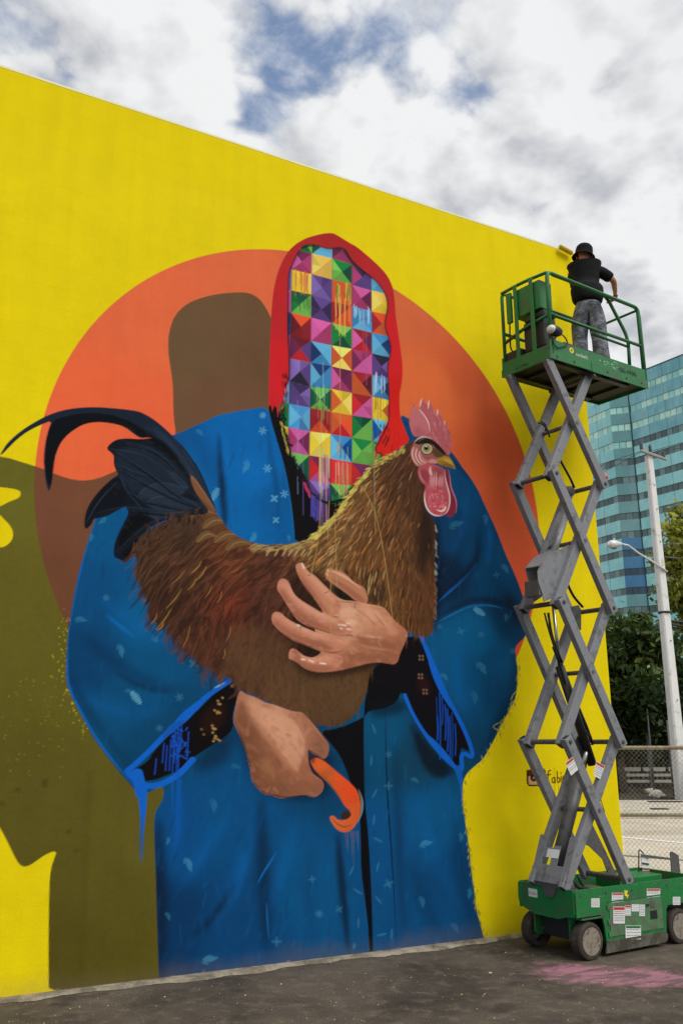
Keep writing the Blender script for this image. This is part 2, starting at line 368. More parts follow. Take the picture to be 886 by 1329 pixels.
fold([(284, 562), (286, 600), (289, 640), (292, 675), (290, 700)], 7, DK, .75, 2); fold([(291, 562), (294, 590), (296, 625)], 8, LT, .6, 3)
fold([(246, 580), (262, 615), (272, 660)], 10, LT, .35, 4)
fold([(345, 545), (352, 590), (360, 640), (362, 690)], 4, DB, .55, 2); fold([(351, 532), (360, 565), (371, 606), (378, 653), (383, 700)], 2.4, (25, 118, 185), .8, 0)
fold([(138, 797), (155, 812), (178, 829)], 3.5, LT, .8, 1); fold([(125, 770), (150, 790), (190, 820), (230, 830)], 12, LT, .22, 5)
fold([(100, 815), (130, 845), (170, 875), (210, 893), (245, 895)], 12, DB, .6, 5); fold([(150, 872), (175, 888), (200, 896), (225, 897)], 5, DK, .55, 2)
fold([(100, 890), (130, 915), (180, 930), (225, 915)], 14, LT, .22, 6); fold([(90, 870), (110, 915), (140, 960), (175, 1000)], 7, DK, .35, 3)
fold([(205, 770), (230, 830), (275, 875)], 14, DK, .45, 5)
fold([(90, 815), (87, 868), (90, 895), (106, 925), (124, 957), (150, 992), (178, 1024)], 2.2, (20, 100, 190), .9, 0)
fold([(125, 674), (112, 713), (100, 760), (91, 815)], 1.6, (20, 100, 180), .7, 0)
fold([(307, 1143), (298, 1165), (280, 1190), (250, 1216)], 7, DK, .75, 3); fold([(318, 1110), (312, 1145), (300, 1172), (276, 1200)], 6, LT, .4, 3); fold([(345, 1040), (325, 1100), (305, 1140), (290, 1160)], 12, LT, .25, 5)
fold([(339, 1030), (340, 1080), (342, 1150), (346, 1235)], 13, DK, .62, 4); fold([(359, 1105), (350, 1120), (341, 1134), (334, 1147)], 2.4, (20, 105, 185), .8, 0); fold([(346, 1172), (347, 1195), (349, 1219)], 2, (25, 100, 165), .7, 0)
fold([(206, 1060), (207, 1150), (211, 1270)], 12, DK, .8, 4); fold([(232, 1020), (232, 1060), (229, 1110)], 8, (10, 90, 175), .5, 2)
fold([(300, 1050), (270, 1100), (235, 1150)], 10, LT, .25, 4); fold([(380, 1060), (372, 1120), (352, 1180)], 12, LT, .25, 5)
fold([(438, 1080), (441, 1120), (447, 1180), (452, 1240)], 8, DK, .75, 2); fold([(405, 1090), (400, 1150), (405, 1230)], 12, DB, .4, 5)
fold([(499.7, 915), (500.5, 970), (502, 1025), (506, 1080), (509, 1125), (515, 1228)], 1.8, (4, 24, 42), .95, 0); fold([(512, 960), (516, 1040), (518, 1120), (525, 1220)], 9, DK, .45, 4)
fold([(530, 1110), (545, 1160), (570, 1215)], 16, DB, .5, 6); fold([(590, 1060), (598, 1130), (610, 1200)], 14, DB, .5, 5); fold([(540, 1030), (560, 1100), (600, 1190)], 14, LT, .18, 6)
fold([(564, 786), (578, 772), (595, 757), (607, 745), (618, 731)], 4, (15, 105, 195), .85, 0); fold([(566, 778), (580, 764), (598, 750), (612, 736), (620, 722), (621, 690)], 9, DK, .8, 3)
fold([(563, 810), (585, 798), (607, 787), (625, 785), (640, 786), (652, 790)], 3.4, (25, 115, 180), .8, 0); fold([(565, 803), (590, 788), (615, 778), (645, 780), (668, 790)], 9, DK, .7, 3)
fold([(567, 670), (567, 720), (568, 770), (565, 820)], 14, (8, 18, 32), .8, 4); fold([(600, 660), (595, 700), (590, 740)], 12, DK, .4, 5); fold([(632, 665), (636, 700), (632, 735)], 7, LT, .4, 3)
fold([(606, 640), (600, 690), (585, 720)], 9, LT, .2, 4); fold([(655, 770), (668, 790), (672, 815)], 16, (12, 28, 40), .75, 5); fold([(668, 842), (668, 880), (660, 915), (640, 950), (618, 985)], 12, DK, .5, 4)
fold([(600, 830), (590, 870), (600, 920), (612, 950)], 14, LT, .25, 6); fold([(519, 545), (545, 560), (590, 600), (610, 625)], 5, DK, .5, 2)
for _ in range(1100):   # dry-brush texture
    x = rng.uniform(90, 670); y = rng.uniform(560, 1250); l_ = rng.uniform(8, 34); an = rng.normal(1.25, .35) if x < 420 else rng.normal(1.5, .25)
    c_ = (10, 98, 160) if rng.random() < .5 else (4, 46, 78); stroke([(x, y), (x + l_ * cos(an) * -.6, y + l_ * sin(an))], rng.uniform(1, 3.5), c_, a=rng.uniform(.10, .26), clip=robe, soft=1 if rng.random() < .6 else 0)
# robe print: flowers, leaves, ferns
LEAFC = (70, 150, 185)
def flower(x, y, s_=4.0, a=.75, rgb=(110, 175, 205)):
    n = rng.choice([4, 4, 6, 8]); ph = rng.uniform(0, pi)
    for k in range(n):
        t = ph + 2 * pi * k / n; stroke([(x + cos(t) * s_ * .35, y + sin(t) * s_ * .35), (x + cos(t) * s_, y + sin(t) * s_)], s_ * .62 if n == 4 else s_ * .42, rgb, a=a, taper=0, clip=robe)
def leaf(x, y, ang, s_=9.0, a=.6, rgb=LEAFC):
    dx, dy = cos(ang), sin(ang); q = lambda t, o: (x + dx * s_ * t - dy * s_ * o, y + dy * s_ * t + dx * s_ * o)
    fill([q(-1, 0), q(-.5, .32), q(.1, .42), q(1, .05), q(.4, -.08), q(0, -.4), q(-.5, -.3)], rgb, None, 2, a, clip=robe)
    fill([q(-1.2, .1), q(-.7, .6), q(-.2, .65), q(-.6, .2)], rgb, None, 2, a * .8, clip=robe)
def fern(x, y, ang, s_=11.0, a=.7, rgb=(100, 175, 205)):
    dx, dy = cos(ang), sin(ang)
    stroke([(x - dx * s_, y - dy * s_), (x + dx * s_, y + dy * s_)], 1.2, rgb, a=a, clip=robe)
    for k in range(7):
        t = -0.8 + k * .26; l_ = s_ * .5 * (1 - abs(t) * .5); bx, by = x + dx * s_ * t, y + dy * s_ * t
        for sg in (-1, 1): stroke([(bx, by), (bx - dx * l_ * .3 - dy * l_ * sg, by - dy * l_ * .3 + dx * l_ * sg)], 1.6, rgb, a=a, clip=robe)
for x, y in ((341, 539), (341, 559), (347, 608), (356, 647), (358, 675), (369, 641), (138, 776), (201.5, 829.5), (190, 780), (251, 861), (233, 905), (207, 945), (598, 819.5), (624, 823.6), (665, 845), (405, 1141), (414, 1186), (504, 1147), (359, 1222), (570, 813), (644, 746), (504, 979), (504, 1020), (440, 1180)):
    b_ = y < 720 and x < 400; flower(x, y, rng.uniform(3.6, 5.0), .62 if b_ else .3, (95, 172, 210) if b_ else (70, 136, 172))
for x, y, an, s_, a in ((320, 607, 2.0, 10, .8), (329, 699, 2.2, 9, .8), (120, 698, 1.8, 6, .5), (107, 803, .2, 9, .5), (159, 845, 1.4, 10, .6), (134, 676, 2.4, 8, .5), (169, 896, .3, 6, .4), (279, 1046, 1.5, 11, .3), (247, 1122, 1.2, 11, .75), (308, 994, .3, 8, .25), (627, 867, 1.0, 11, .55), (578, 878, .9, 7, .5), (617, 906, 1.5, 10, .3), (540, 1012, .6, 7, .4), (554, 1093, -.2, 10, .7), (274, 1243, -.2, 12, .75), (220, 1189, 1.2, 7, .4), (549, 1171, 1.4, 9, .4), (592, 1204, 1.0, 9, .3), (610, 1160, 1.7, 8, .5), (599, 1087, 1.6, 7, .5), (593, 679, -.3, 11, .35), (631, 675, 1.6, 8, .4), (657, 738, 1.0, 8, .4), (657, 802, 1.7, 6, .4), (261, 561, .8, 7, .45), (376, 699, 1.6, 5, .6), (460, 1228, 1.9, 5, .6), (219, 1092, 1.9, 6, .5)):
    leaf(x, y, an, s_, a * .62)
for x, y, an, s_ in ((279, 642, 2.0, 10), (177, 906, .9, 11), (622, 794, .6, 9)): fern(x, y, an, s_)
for x, y, an in ((485, 946, 1.2), (481.6, 987, 1.6), (486, 1030, 2.1), (485, 1064, 1.7), (490, 1090, .5), (490, 1125, 1.8), (491, 1168, .9), (495, 1213, -.2), (465, 1198, 1.6), (464, 1157, .6), (456, 1130, 2.0), (508, 1212, 1.6)):
    stroke([(x - cos(an) * 7, y - sin(an) * 7), (x + cos(an) * 7, y + sin(an) * 7)], 2.6, (60, 130, 172), a=.42, clip=robe)

# --- dark undercloth at the neck, central opening and cuffs
neck = [(348, 524), (360, 526), (366, 545), (400, 560), (500, 575), (500, 600), (470, 630), (450, 665), (425, 690), (405, 702), (383, 703), (382.5, 690), (379.5, 660), (374, 625), (368, 598), (359, 568), (352, 545)]
fill(neck, (14, 12, 15), 'dark_lining', 1)
fill([(415, 948), (430, 965), (441, 979), (449, 997), (455, 1015), (463, 1035), (467.5, 1062), (468.5, 1095), (469, 1130), (474.5, 1171), (479, 1210), (482, 1300), (486, 1300), (484.5, 1236), (483, 1171), (479, 1090), (474, 1040), (473, 1008), (472, 921), (478, 885), (480, 870), (530, 830), (545, 826), (520, 905), (505, 918), (478, 922), (474, 930), (440, 945)], (9, 9, 13), 'dark_lining', 1)
fill([(480, 905), (525, 905), (530, 925), (478, 932)], (8, 14, 22), None, 1, .7, 4)
cuffR = [(527, 826), (546, 826), (551, 838), (556, 850), (565, 884), (575, 898), (584, 913), (597, 940), (609, 966), (610, 974), (604, 973), (598.6, 969), (597, 980), (597, 989), (592, 997), (584, 990), (571, 976), (558, 963), (546, 950), (536, 933), (527.5, 916), (524, 902), (512, 890), (477, 886), (482, 872), (515, 862), (524, 834)]
fill(cuffR, (13, 10, 14), 'dark_lining', 1)
fill([(530, 930), (548, 955), (575, 985), (592, 1000), (575, 1012), (555, 1005), (540, 975)], (9, 12, 18), None, 2, .85, 3)
cuffL = [(300, 882), (312.5, 893), (306, 913), (302, 929), (304, 945), (292, 957), (272, 969), (252, 982), (235, 998), (217, 1006), (201, 1012), (181, 1014), (182, 1004), (170, 1002), (195, 986), (199, 976), (217, 957), (231, 943), (245, 933), (264, 915), (282, 896)]
fill([(300, 930), (306, 950), (300, 985), (275, 1000), (245, 1000), (262, 975)], (8, 22, 34), None, 2, .6, 5, robe)
fill(cuffL, (12, 9, 11), 'dark_lining', 1)
fill([(262, 925), (290, 905), (296, 930), (280, 950), (262, 955)], (40, 18, 14), None, 2, .8, 3)
fill([(545, 870), (560, 890), (558, 905), (540, 895)], (46, 18, 20), None, 2, .7, 3)
for x, y, n in ((283, 910, 4), (281, 924, 4), (278, 945, 7), (280, 957, 6), (300, 890, 3), (261, 948, 2)):
    for _ in range(n): q = (x + rng.normal(0, 2.2), y + rng.normal(0, 2.6)); stroke([q, (q[0] + .9, q[1] + .6)], 2.1, (172, 140, 80), a=.8 if x > 265 else .4, taper=0)
for x, y in ((546, 853), (545, 877), (551, 897)):
    for dx, dy in ((-2, -2), (2, -2), (-2, 2.4), (2, 2.4)): stroke([(x + dx, y + dy), (x + dx + .6, y + dy + 1)], 2.3, (150, 118, 95), a=.6, taper=0)
BS = (14, 98, 200)
stroke([(301, 882), (285, 892), (266, 905), (252, 922), (238, 930), (224, 945), (208, 960), (194, 975), (180, 988), (166, 1000)], 5.5, BS, taper=0, lab='painted_robe'); stroke([(262, 908), (240, 930), (222, 948)], 9.5, BS, taper=1, lab='painted_robe'); stroke([(240, 935), (225, 943), (212, 958)], 8, (16, 88, 178), taper=1)
stroke([(292, 886), (284, 890), (278, 893)], 2.2, (110, 165, 210), taper=1)
stroke([(166, 1001), (176, 1012), (186, 1020), (204, 1020), (222, 1012), (236, 1002), (250, 986)], 6.5, BS, taper=0, lab='painted_robe'); stroke([(178, 1004), (181, 1016), (184, 1030)], 11, BS, taper=0, lab='painted_robe')
stroke([(184, 1020), (186, 1045), (185, 1075), (184, 1115)], 9, BS, taper=2, lab='painted_robe'); stroke([(184, 1060), (183, 1120)], 4, (30, 80, 120), a=.5, soft=1)
for x0_, y0_, y1_ in ((231, 945, 1000), (228, 950, 990), (236, 940, 975), (226, 958, 1003), (222, 960, 1000), (233, 950, 1010), (217, 968, 1000), (203, 985, 1005), (245, 950, 985), (213, 965, 990)):
    stroke([(x0_, y0_), (x0_ - 1, (y0_ + y1_) / 2), (x0_ - 2, y1_)], 1.3, (20, 80, 190), a=.75, taper=0)
for _ in range(40): x = rng.uniform(222, 243); y = rng.uniform(945, 985); stroke([(x, y), (x + rng.normal(0, 2.5), y + rng.normal(0, 2.5))], 1.8, (22, 84, 190), a=.7, taper=0)
for x0_, y0_, y1_ in ((231, 1010, 1080), (224, 1015, 1060), (234, 1012, 1045)): stroke([(x0_, y0_), (x0_, y1_)], 2.6, (12, 92, 185), a=.6, taper=2)
stroke([(547, 827), (556, 850), (566, 880), (580, 905), (594, 930), (608, 960), (615, 985), (600, 976), (598, 985), (600, 998), (594, 1002)], 5.5, BS, taper=0, lab='painted_robe'); stroke([(553, 838), (562, 868), (576, 900), (586, 920)], 10, BS, taper=1, lab='painted_robe')
stroke([(525, 902), (534, 925), (549, 950), (566, 970), (584, 990), (597, 1002), (598, 1012)], 4.6, BS, taper=0, lab='painted_robe'); stroke([(548, 950), (562, 964), (580, 985), (596, 1002)], 9, BS, taper=1, lab='painted_robe'); stroke([(594, 998), (597, 1012), (600, 1045)], 9, (12, 92, 180), taper=2, lab='painted_robe')
for x0_, y0_, y1_ in ((566, 905, 975), (570, 900, 985), (577, 915, 960), (580, 920, 975), (586, 925, 985), (590, 940, 980), (573, 905, 940), (567, 930, 960), (583, 930, 990)):
    stroke([(x0_, y0_), (x0_ + 1.5, (y0_ + y1_) / 2), (x0_ + .5, y1_)], rng.uniform(.9, 2.2), (18, 84, 190), a=.7, taper=0)

# --- prism pattern in the hood
PAL = dict(P=(172, 62, 112), p=(205, 92, 158), m=(112, 42, 82), V=(92, 68, 132), v=(128, 104, 178), D=(62, 48, 92), Y=(238, 205, 58), y=(243, 220, 105), n=(226, 184, 84), g=(112, 184, 82), G=(26, 124, 62), H=(20, 84, 62), R=(150, 38, 46), M=(100, 30, 42), r=(208, 44, 52), O=(228, 84, 46), o=(202, 92, 48), B=(62, 138, 192), b=(98, 182, 222), N=(28, 58, 108), W=(6, 84, 162), X=(42, 40, 58))
ROW = {1: [295, 322, 349.7, 376.7, 405.6, 433.4, 465, 494, 523.5, 554.2, 585.8, 618, 650], 2: [302, 329, 355.6, 382.2, 412, 442.4, 470.4, 502, 529, 559.6, 591, 623, 655], 3: [308, 335, 362.8, 391, 419, 448, 475, 504.4, 534.3, 563.2, 595, 627.3, 659], 4: [316, 343.3, 369.5, 397.5, 425.3, 452.7, 481.3, 510, 538.8, 567.7, 600, 629.7, 662], 5: [322, 349.5, 376.7, 403.8, 431.6, 458.7, 485.8, 514.7, 543, 572.2, 604, 634, 666]}
ROW[6] = [y + 5.5 for y in ROW[5]]; ROW[0] = [y - 5.5 for y in ROW[1]]
def colx(c, y):
    t = (y - 330) / 270.0
    return {0: 353, 1: 379.5 - 5.5 * t, 2: 405.3 - 3.4 * t, 3: 431.5 - 2.1 * t, 4: 457.0, 5: 482 + 2 * t, 6: 507.5 + 2 * t}[c]
TILES = {0: ['mmmm', 'mmmm', 'vvvv', 'pppp', 'NNNN', 'mPPP', 'rrrr', 'bbbb', 'GGGG', 'YYYY', 'gGgg', 'HHHH'],
         1: ['ggGg', 'mPPp', 'YyYY', 'HggG', 'ORRM', 'MVrm', 'vVXv', 'DvVV', 'BbBb', 'pmpP', 'gHHg', 'XmXm'],
         2: ['HbbH', 'nnny', 'VVvv', 'VDVD', 'pPPp', 'bbBN', 'NBBb', 'gHgH', 'RROR', 'yYyY', 'mmpr', 'vVVV'],
         3: ['mmPm', 'GHgg', 'OoOo', 'ROOR', 'gGHG', 'yoyo', 'mmPp', 'YyYo', 'oOro', 'BWbb', 'rOOr', 'gGgH'],
         4: ['DDDm', 'DVVP', 'pmPP', 'BBbB', 'Rmrp', 'Pppm', 'RMoo', 'Rppr', 'HggG', 'Gggg', 'mrrr', 'OOOr'],
         5: ['bbbb', 'bbbb', 'nYYy', 'OooR', 'BNbb', 'XvVV', 'BNBb', 'YoYY', 'bWbW', 'GGgg', 'gGgG', 'GGGG']}
opening = [(389.8, 322.6), (396, 318), (405, 316.8), (414, 319), (423, 322.6), (432, 322.6), (439.5, 320.8), (446.7, 322.6), (451, 328), (457.5, 342.4), (468.4, 349.7), (481, 358.7), (490, 366.8), (498, 377.7), (502.7, 390.3), (502.7, 401), (500, 415.6), (499.5, 424), (502.7, 434.3), (507.2, 447), (506.6, 457.8), (503.6, 470.4), (502.7, 485), (504.5, 503), (504.5, 525.3), (504.5, 543.3), (502.7, 552.4), (497.2, 563.2), (492.7, 572.2), (484.6, 584.9), (500, 592), (470, 617), (457.4, 632.4), (448.4, 645), (441, 652), (434, 650), (427, 655), (418, 650), (412.2, 643.2), (403.2, 639.6), (399.6, 627), (390.6, 614.3), (386, 603.5), (377.9, 592.6), (376, 580), (374.4, 572.2), (370.8, 559.6), (365.4, 545), (363.6, 532.5), (368, 518), (370.8, 501), (375, 494), (375.3, 463), (373.5, 434.3), (373.5, 407.2), (374, 386.7), (374.4, 354), (379.9, 341.5), (386, 329)]
opn = fullmask(opening, 1)
for c in range(6):
    for k in range(12):
        q = [(colx(c, ROW[c][k]), ROW[c][k]), (colx(c + 1, ROW[c + 1][k]), ROW[c + 1][k]), (colx(c + 1, ROW[c + 1][k + 1]), ROW[c + 1][k + 1]), (colx(c, ROW[c][k + 1]), ROW[c][k + 1])]
        m_ = tuple(np.mean(q, 0)); cs = TILES[c][k]
        m_ = (m_[0] + rng.normal(0, .6), m_[1] + rng.normal(0, .6))
        for i in range(4):
            base = np.array(PAL[cs[i]], float) * [1.05, .97, .93, 1.0][i] * rng.uniform(.94, 1.06)
            tri = [q[i], q[(i + 1) % 4], m_]; ctr = np.mean(tri, 0); tri2 = [tuple(np.array(t) + (np.array(t) - ctr) * .02) for t in tri]
            fill(tri2, np.clip(base, 0, 250), 'prism_pattern', 0, clip=opn)
        if rng.random() < .55:   # lighter or darker half facets
            i = rng.integers(4); mid = ((q[i][0] + q[(i + 1) % 4][0]) / 2, (q[i][1] + q[(i + 1) % 4][1]) / 2)
            fill([mid, q[(i + 1) % 4], m_], np.clip(np.array(PAL[cs[i]], float) * rng.choice([.82, 1.16]), 0, 250), None, 0, clip=opn, a=.8)
for c in range(1, 6):
    line([(colx(c, y), y) for y in (318, 420, 520, 650)], .9, (40, 30, 60), a=.35, taper=0, clip=opn)
LAB[(opn > .5)] = PI_['prism_pattern']
# shade the pattern's rim, then the drips of paint
rim = np.clip(opn - blur(opn.copy(), 6), 0, 1) * 1.1
fillmask(rim, lin((14, 14, 30)), None, .62)
def drips(x0, x1, y0, ln, cols, n, a=.85, wd=.9):
    for _ in range(n):
        x = rng.uniform(x0, x1); y = y0 + rng.normal(0, 2) + (x - x0) * .18; l_ = ln * rng.uniform(.35, 1.15); c_ = cols[rng.integers(len(cols))]
        stroke([(x, y), (x + rng.normal(0, .5), y + l_)], wd * rng.uniform(.7, 1.4), c_, a=a, taper=0)
drips(382, 402, 352, 26, [(215, 110, 70), (225, 140, 60), (190, 70, 70)], 22); drips(436, 455, 368, 26, [(90, 140, 60), (60, 110, 50), (220, 200, 80)], 22); drips(434, 455, 385, 45, [(232, 190, 90), (235, 150, 80)], 10)
drips(458, 480, 398, 17, [(150, 200, 225), (190, 215, 230)], 14); drips(384, 402, 385, 24, [(60, 60, 60), (40, 80, 50)], 8, .6)
drips(405, 428, 500, 22, [(60, 120, 80), (20, 90, 60), (150, 200, 120)], 18, .8); drips(410, 428, 528, 26, [(180, 90, 60), (130, 150, 80), (90, 40, 50)], 14); drips(484, 500, 486, 22, [(170, 170, 210), (200, 200, 225)], 10); drips(486, 502, 515, 24, [(150, 100, 30), (190, 90, 30)], 8)
drips(438, 456, 575, 20, [(20, 60, 120), (190, 160, 60)], 12); drips(414, 428, 590, 50, [(220, 190, 170), (200, 150, 150), (230, 200, 110), (150, 90, 120)], 22, .75, .8); drips(434, 452, 600, 40, [(225, 180, 150), (230, 200, 150), (180, 90, 90)], 18, .7, .8)
drips(404, 420, 645, 30, [(70, 60, 150), (90, 80, 170), (60, 50, 110)], 34, .85, 1.5); drips(414, 427, 655, 35, [(120, 40, 90), (60, 50, 130)], 12, .8, 1); drips(430, 446, 643, 12, [(30, 110, 60), (60, 150, 70)], 10, .8)
for x, y in ((393, 622), (397, 632), (401, 640)): fill([(x - 3, y - 9), (x + 2, y - 4), (x + 3, y + 8), (x - 1, y + 3)], (190, 55, 105), None, 2, .85)
for x0_, y0_, y1_, c_ in ((386, 520, 641, (130, 150, 190)), (393, 530, 668, (120, 90, 170)), (441, 440, 590, (225, 150, 90)), (419, 470, 520, (150, 190, 210)), (475, 415, 500, (130, 110, 170)), (417, 530, 700, (150, 150, 110)), (490, 510, 620, (90, 110, 80)), (423, 560, 690, (215, 190, 110)), (471, 400, 460, (190, 80, 100))):
    stroke([(x0_, y0_), (x0_ + .4, y1_)], .9, c_, a=.6, taper=0)
# ragged dark cloth edge over the pattern
for _ in range(120):
    t = rng.random(); x = 364 + 22 * t + 20 * max(0, t - .5); y = 535 + 85 * t + rng.normal(0, 4)
    x = np.interp(y, [530, 560, 590, 615, 640, 655], [364, 369, 377, 391, 405, 430]) + rng.normal(-1, 2)
    stroke([(x, y), (x + rng.normal(0, 3), y + rng.uniform(3, 9))], rng.uniform(1, 3), (16, 14, 18), taper=1)
for _ in range(30):
    y = rng.uniform(545, 585); x = np.interp(y, [540, 590], [364, 376]) - rng.uniform(0, 3); stroke([(x, y), (x + 1.5, y + 6)], 1, (190, 170, 80), a=.6)
stroke([(405, 641), (418, 652), (432, 652), (447, 647), (454, 640)], 3.5, (12, 10, 14), taper=1)

# --- red hood
hoodo = [(349, 527), (349.3, 505), (350, 475), (351, 448), (352, 415), (354.2, 385), (357, 368), (361, 353), (367, 338), (375, 325), (384, 316.5), (394, 310.5), (403, 307), (412.7, 304.4), (422, 302.5), (431.7, 302), (438, 305), (444.3, 309), (453, 314.5), (463.3, 320), (473, 328), (482.2, 336), (492, 345), (501.2, 355), (507, 365), (510.7, 375.5), (512.5, 392), (513.8, 410), (517, 432), (520.2, 454), (522.5, 470), (522.7, 486), (521, 500), (518.6, 511), (518.5, 525), (519.5, 540), (523, 550), (527, 560), (532, 572), (524, 578), (513, 585), (500, 596), (485, 607), (470, 612), (440, 600), (400, 580), (370, 560), (366, 536), (372, 512), (374, 525), (362, 520), (362, 540), (358, 522), (354, 533), (352, 524)]
hm = np.clip(fullmask(hoodo, 1) - opn, 0, 1)
hf = field([(360, 480, 208, 34, 42), (400, 310, 176, 42, 42), (440, 312, 172, 40, 40), (490, 350, 182, 40, 44), (515, 450, 205, 34, 38), (512, 520, 208, 30, 28), (520, 565, 215, 38, 26), (356, 400, 190, 38, 42)], hm)
hf *= (1 + .12 * fbm(6, 12, 4))[..., None]
hm2 = hm.copy(); P_ = W([(300, 545)])[0]
ylim = np.zeros((NH, NW)); lowleft = fullmask([(340, 528), (378, 540), (440, 600), (470, 640), (300, 700), (300, 528)], 0)
hm2 *= (1 - lowleft)
fillmask(hm2, hf, 'painted_hood')
for x, y0_, y1_, w_ in ((353, 518, 534, 5), (360, 515, 541, 5), (366, 500, 532, 6), (371, 485, 516, 5), (357, 510, 528, 6)): stroke([(x, y0_), (x + .5, y1_)], w_, (206, 34, 40), taper=2, lab='painted_hood')
for _ in range(26):
    x = rng.uniform(366, 373); y = rng.uniform(480, 530); stroke([(x, y), (x + rng.normal(0, 1), y + 7)], 1.6, (18, 14, 20) if rng.random() < .5 else (110, 20, 40), a=.7)
# torn red edge by the rooster's neck
for a_, b_, c_ in (((503, 548), (495, 566), (486, 586)), ((508, 552), (503, 572), (492, 590)), ((512, 556), (512, 575), (504, 590)), ((500, 560), (492, 575), (486, 597)), ((516, 560), (518, 575), (508, 586))):
    stroke([a_, b_, c_], 4.5, (206, 36, 30), taper=1, lab='painted_hood')
for _ in range(14):
    x = rng.uniform(492, 512); y = rng.uniform(545, 588); stroke([(x, y), (x - rng.uniform(0, 3), y + rng.uniform(3, 9))], rng.uniform(.8, 2.4), (20, 24, 22) if rng.random() < .6 else (120, 24, 20), a=.8)
# thin dark rim round the opening
e_ = chaikin(opening, 1); stroke([tuple(p) for p in e_[:90]] , 2.0, (22, 20, 38), a=.75, taper=0, sm=0); stroke([tuple(p) for p in e_[100:]], 2.0, (22, 20, 38), a=.75, taper=0, sm=0)
stroke([(390, 323), (398, 319), (410, 319)], 3.0, (20, 20, 30), a=.8); stroke([(446, 322), (455, 338), (470, 351), (485, 363)], 3.4, (16, 20, 30), a=.8)

# --- rooster: tail
T2 = lambda pts: Z(0, 500, 2.953, pts)
tailS = T2([(2, 268), (12, 250), (30, 222), (60, 193), (100, 162), (150, 132), (190, 112), (240, 95), (300, 85), (370, 82), (440, 87), (490, 92), (530, 98), (560, 110), (600, 135), (640, 170), (680, 208), (710, 240), (735, 275), (760, 310), (785, 360), (805, 410), (825, 460), (835, 490), (800, 490), (740, 430), (715, 380), (700, 320), (670, 270), (640, 230), (600, 205), (570, 198), (540, 202), (515, 185), (480, 158), (440, 146), (400, 140), (365, 140), (330, 146), (300, 160), (265, 185), (240, 212), (225, 240), (212, 280), (207, 330), (203, 370), (193, 404), (186, 398), (178, 365), (173, 320), (170, 280), (176, 220), (188, 170), (202, 134), (160, 150), (110, 175), (70, 205), (40, 235), (14, 262)])
tailB = T2([(410, 242), (425, 222), (450, 206), (490, 202), (540, 206), (600, 200), (650, 225), (720, 330), (770, 400), (820, 480), (800, 500), (760, 500), (720, 500), (650, 512), (600, 530), (570, 550), (540, 590), (520, 630), (505, 655), (490, 676), (478, 680), (460, 664), (440, 658), (438, 630), (445, 595), (460, 560), (480, 520), (497, 488), (488, 470), (484, 462), (450, 480), (415, 500), (380, 508), (362, 510), (352, 535), (330, 553), (325, 530), (330, 490), (345, 455), (365, 425), (395, 390), (430, 358), (458, 342), (447, 325), (438, 300), (440, 270), (430, 258)])
fill(tailS, (24, 36, 52), 'rooster_tail', 1); fill(tailB, (15, 21, 31), 'rooster_tail', 1)
tm = np.clip(fullmask(tailS, 1) + fullmask(tailB, 1), 0, 1)
fill(T2([(202, 136), (250, 118), (330, 104), (410, 108), (480, 125), (540, 160), (600, 200), (640, 240), (700, 310), (720, 360), (690, 340), (650, 270), (600, 215), (540, 200), (480, 155), (400, 140), (330, 145), (265, 185), (225, 240), (207, 320), (195, 400), (175, 330), (178, 220)]), (10, 12, 17), None, 1, .95, clip=tm)
fill(T2([(560, 140), (640, 190), (700, 260), (740, 320), (790, 410), (830, 480), (800, 480), (740, 400), (690, 300), (640, 225)]), (44, 60, 80), None, 2, .7, clip=tm, soft=2)
fill(T2([(560, 190), (650, 220), (730, 340), (760, 400), (720, 400), (660, 330), (600, 260)]), (8, 10, 14), None, 2, .85, clip=tm, soft=1)
fill(T2([(440, 250), (520, 225), (610, 240), (700, 330), (740, 400), (690, 420), (600, 400), (520, 420), (470, 380), (450, 320)]), (28, 40, 55), None, 2, .9, clip=tm, soft=2)
for a_ in ([(525, 430), (560, 385), (640, 370), (720, 400), (690, 425), (600, 435)], [(550, 450), (600, 425), (690, 425), (780, 460), (700, 485), (600, 480)], [(560, 480), (640, 490), (720, 485), (700, 500), (640, 512), (580, 510)], [(640, 330), (680, 340), (730, 400), (690, 385)]):
    fill(T2(a_), (40, 54, 70), None, 2, .9, clip=tm); stroke(T2(a_[:4]), 1.0, (66, 84, 100), a=.7, clip=tm)
fill(T2([(345, 470), (395, 395), (455, 345), (480, 380), (486, 455), (430, 490), (370, 505)]), (12, 16, 24), None, 2, .9, clip=tm); fill(T2([(450, 600), (500, 500), (560, 480), (590, 520), (520, 620), (480, 670)]), (9, 10, 14), None, 2, .95, clip=tm)
for a_ in ([(410, 242), (470, 250), (540, 260), (620, 310)], [(440, 300), (520, 330), (600, 360)], [(460, 345), (480, 400), (520, 440), (560, 500)], [(330, 530), (380, 440), (450, 370)], [(620, 150), (690, 230), (750, 320), (800, 420)]): stroke(T2(a_), 1.2, (52, 68, 86), a=.6, clip=tm)
for a_ in ([(840, 500), (700, 440), (560, 330), (430, 248)], [(820, 490), (680, 440), (560, 380), (452, 320)], [(790, 490), (640, 460), (500, 430), (470, 350)], [(760, 495), (620, 490), (480, 470), (370, 500)], [(740, 500), (600, 520), (520, 580), (450, 650)], [(800, 480), (700, 350), (600, 250), (460, 215)]):
    stroke(T2(a_), 9, (26, 36, 50), a=.5, clip=tm, soft=2); q = [(x + 8, y + 10) for x, y in a_]; stroke(T2(q), 2.2, (7, 9, 13), a=.8, clip=tm); q = [(x - 6, y - 8) for x, y in a_]; stroke(T2(q), 1.1, (58, 76, 94), a=.3, clip=tm)
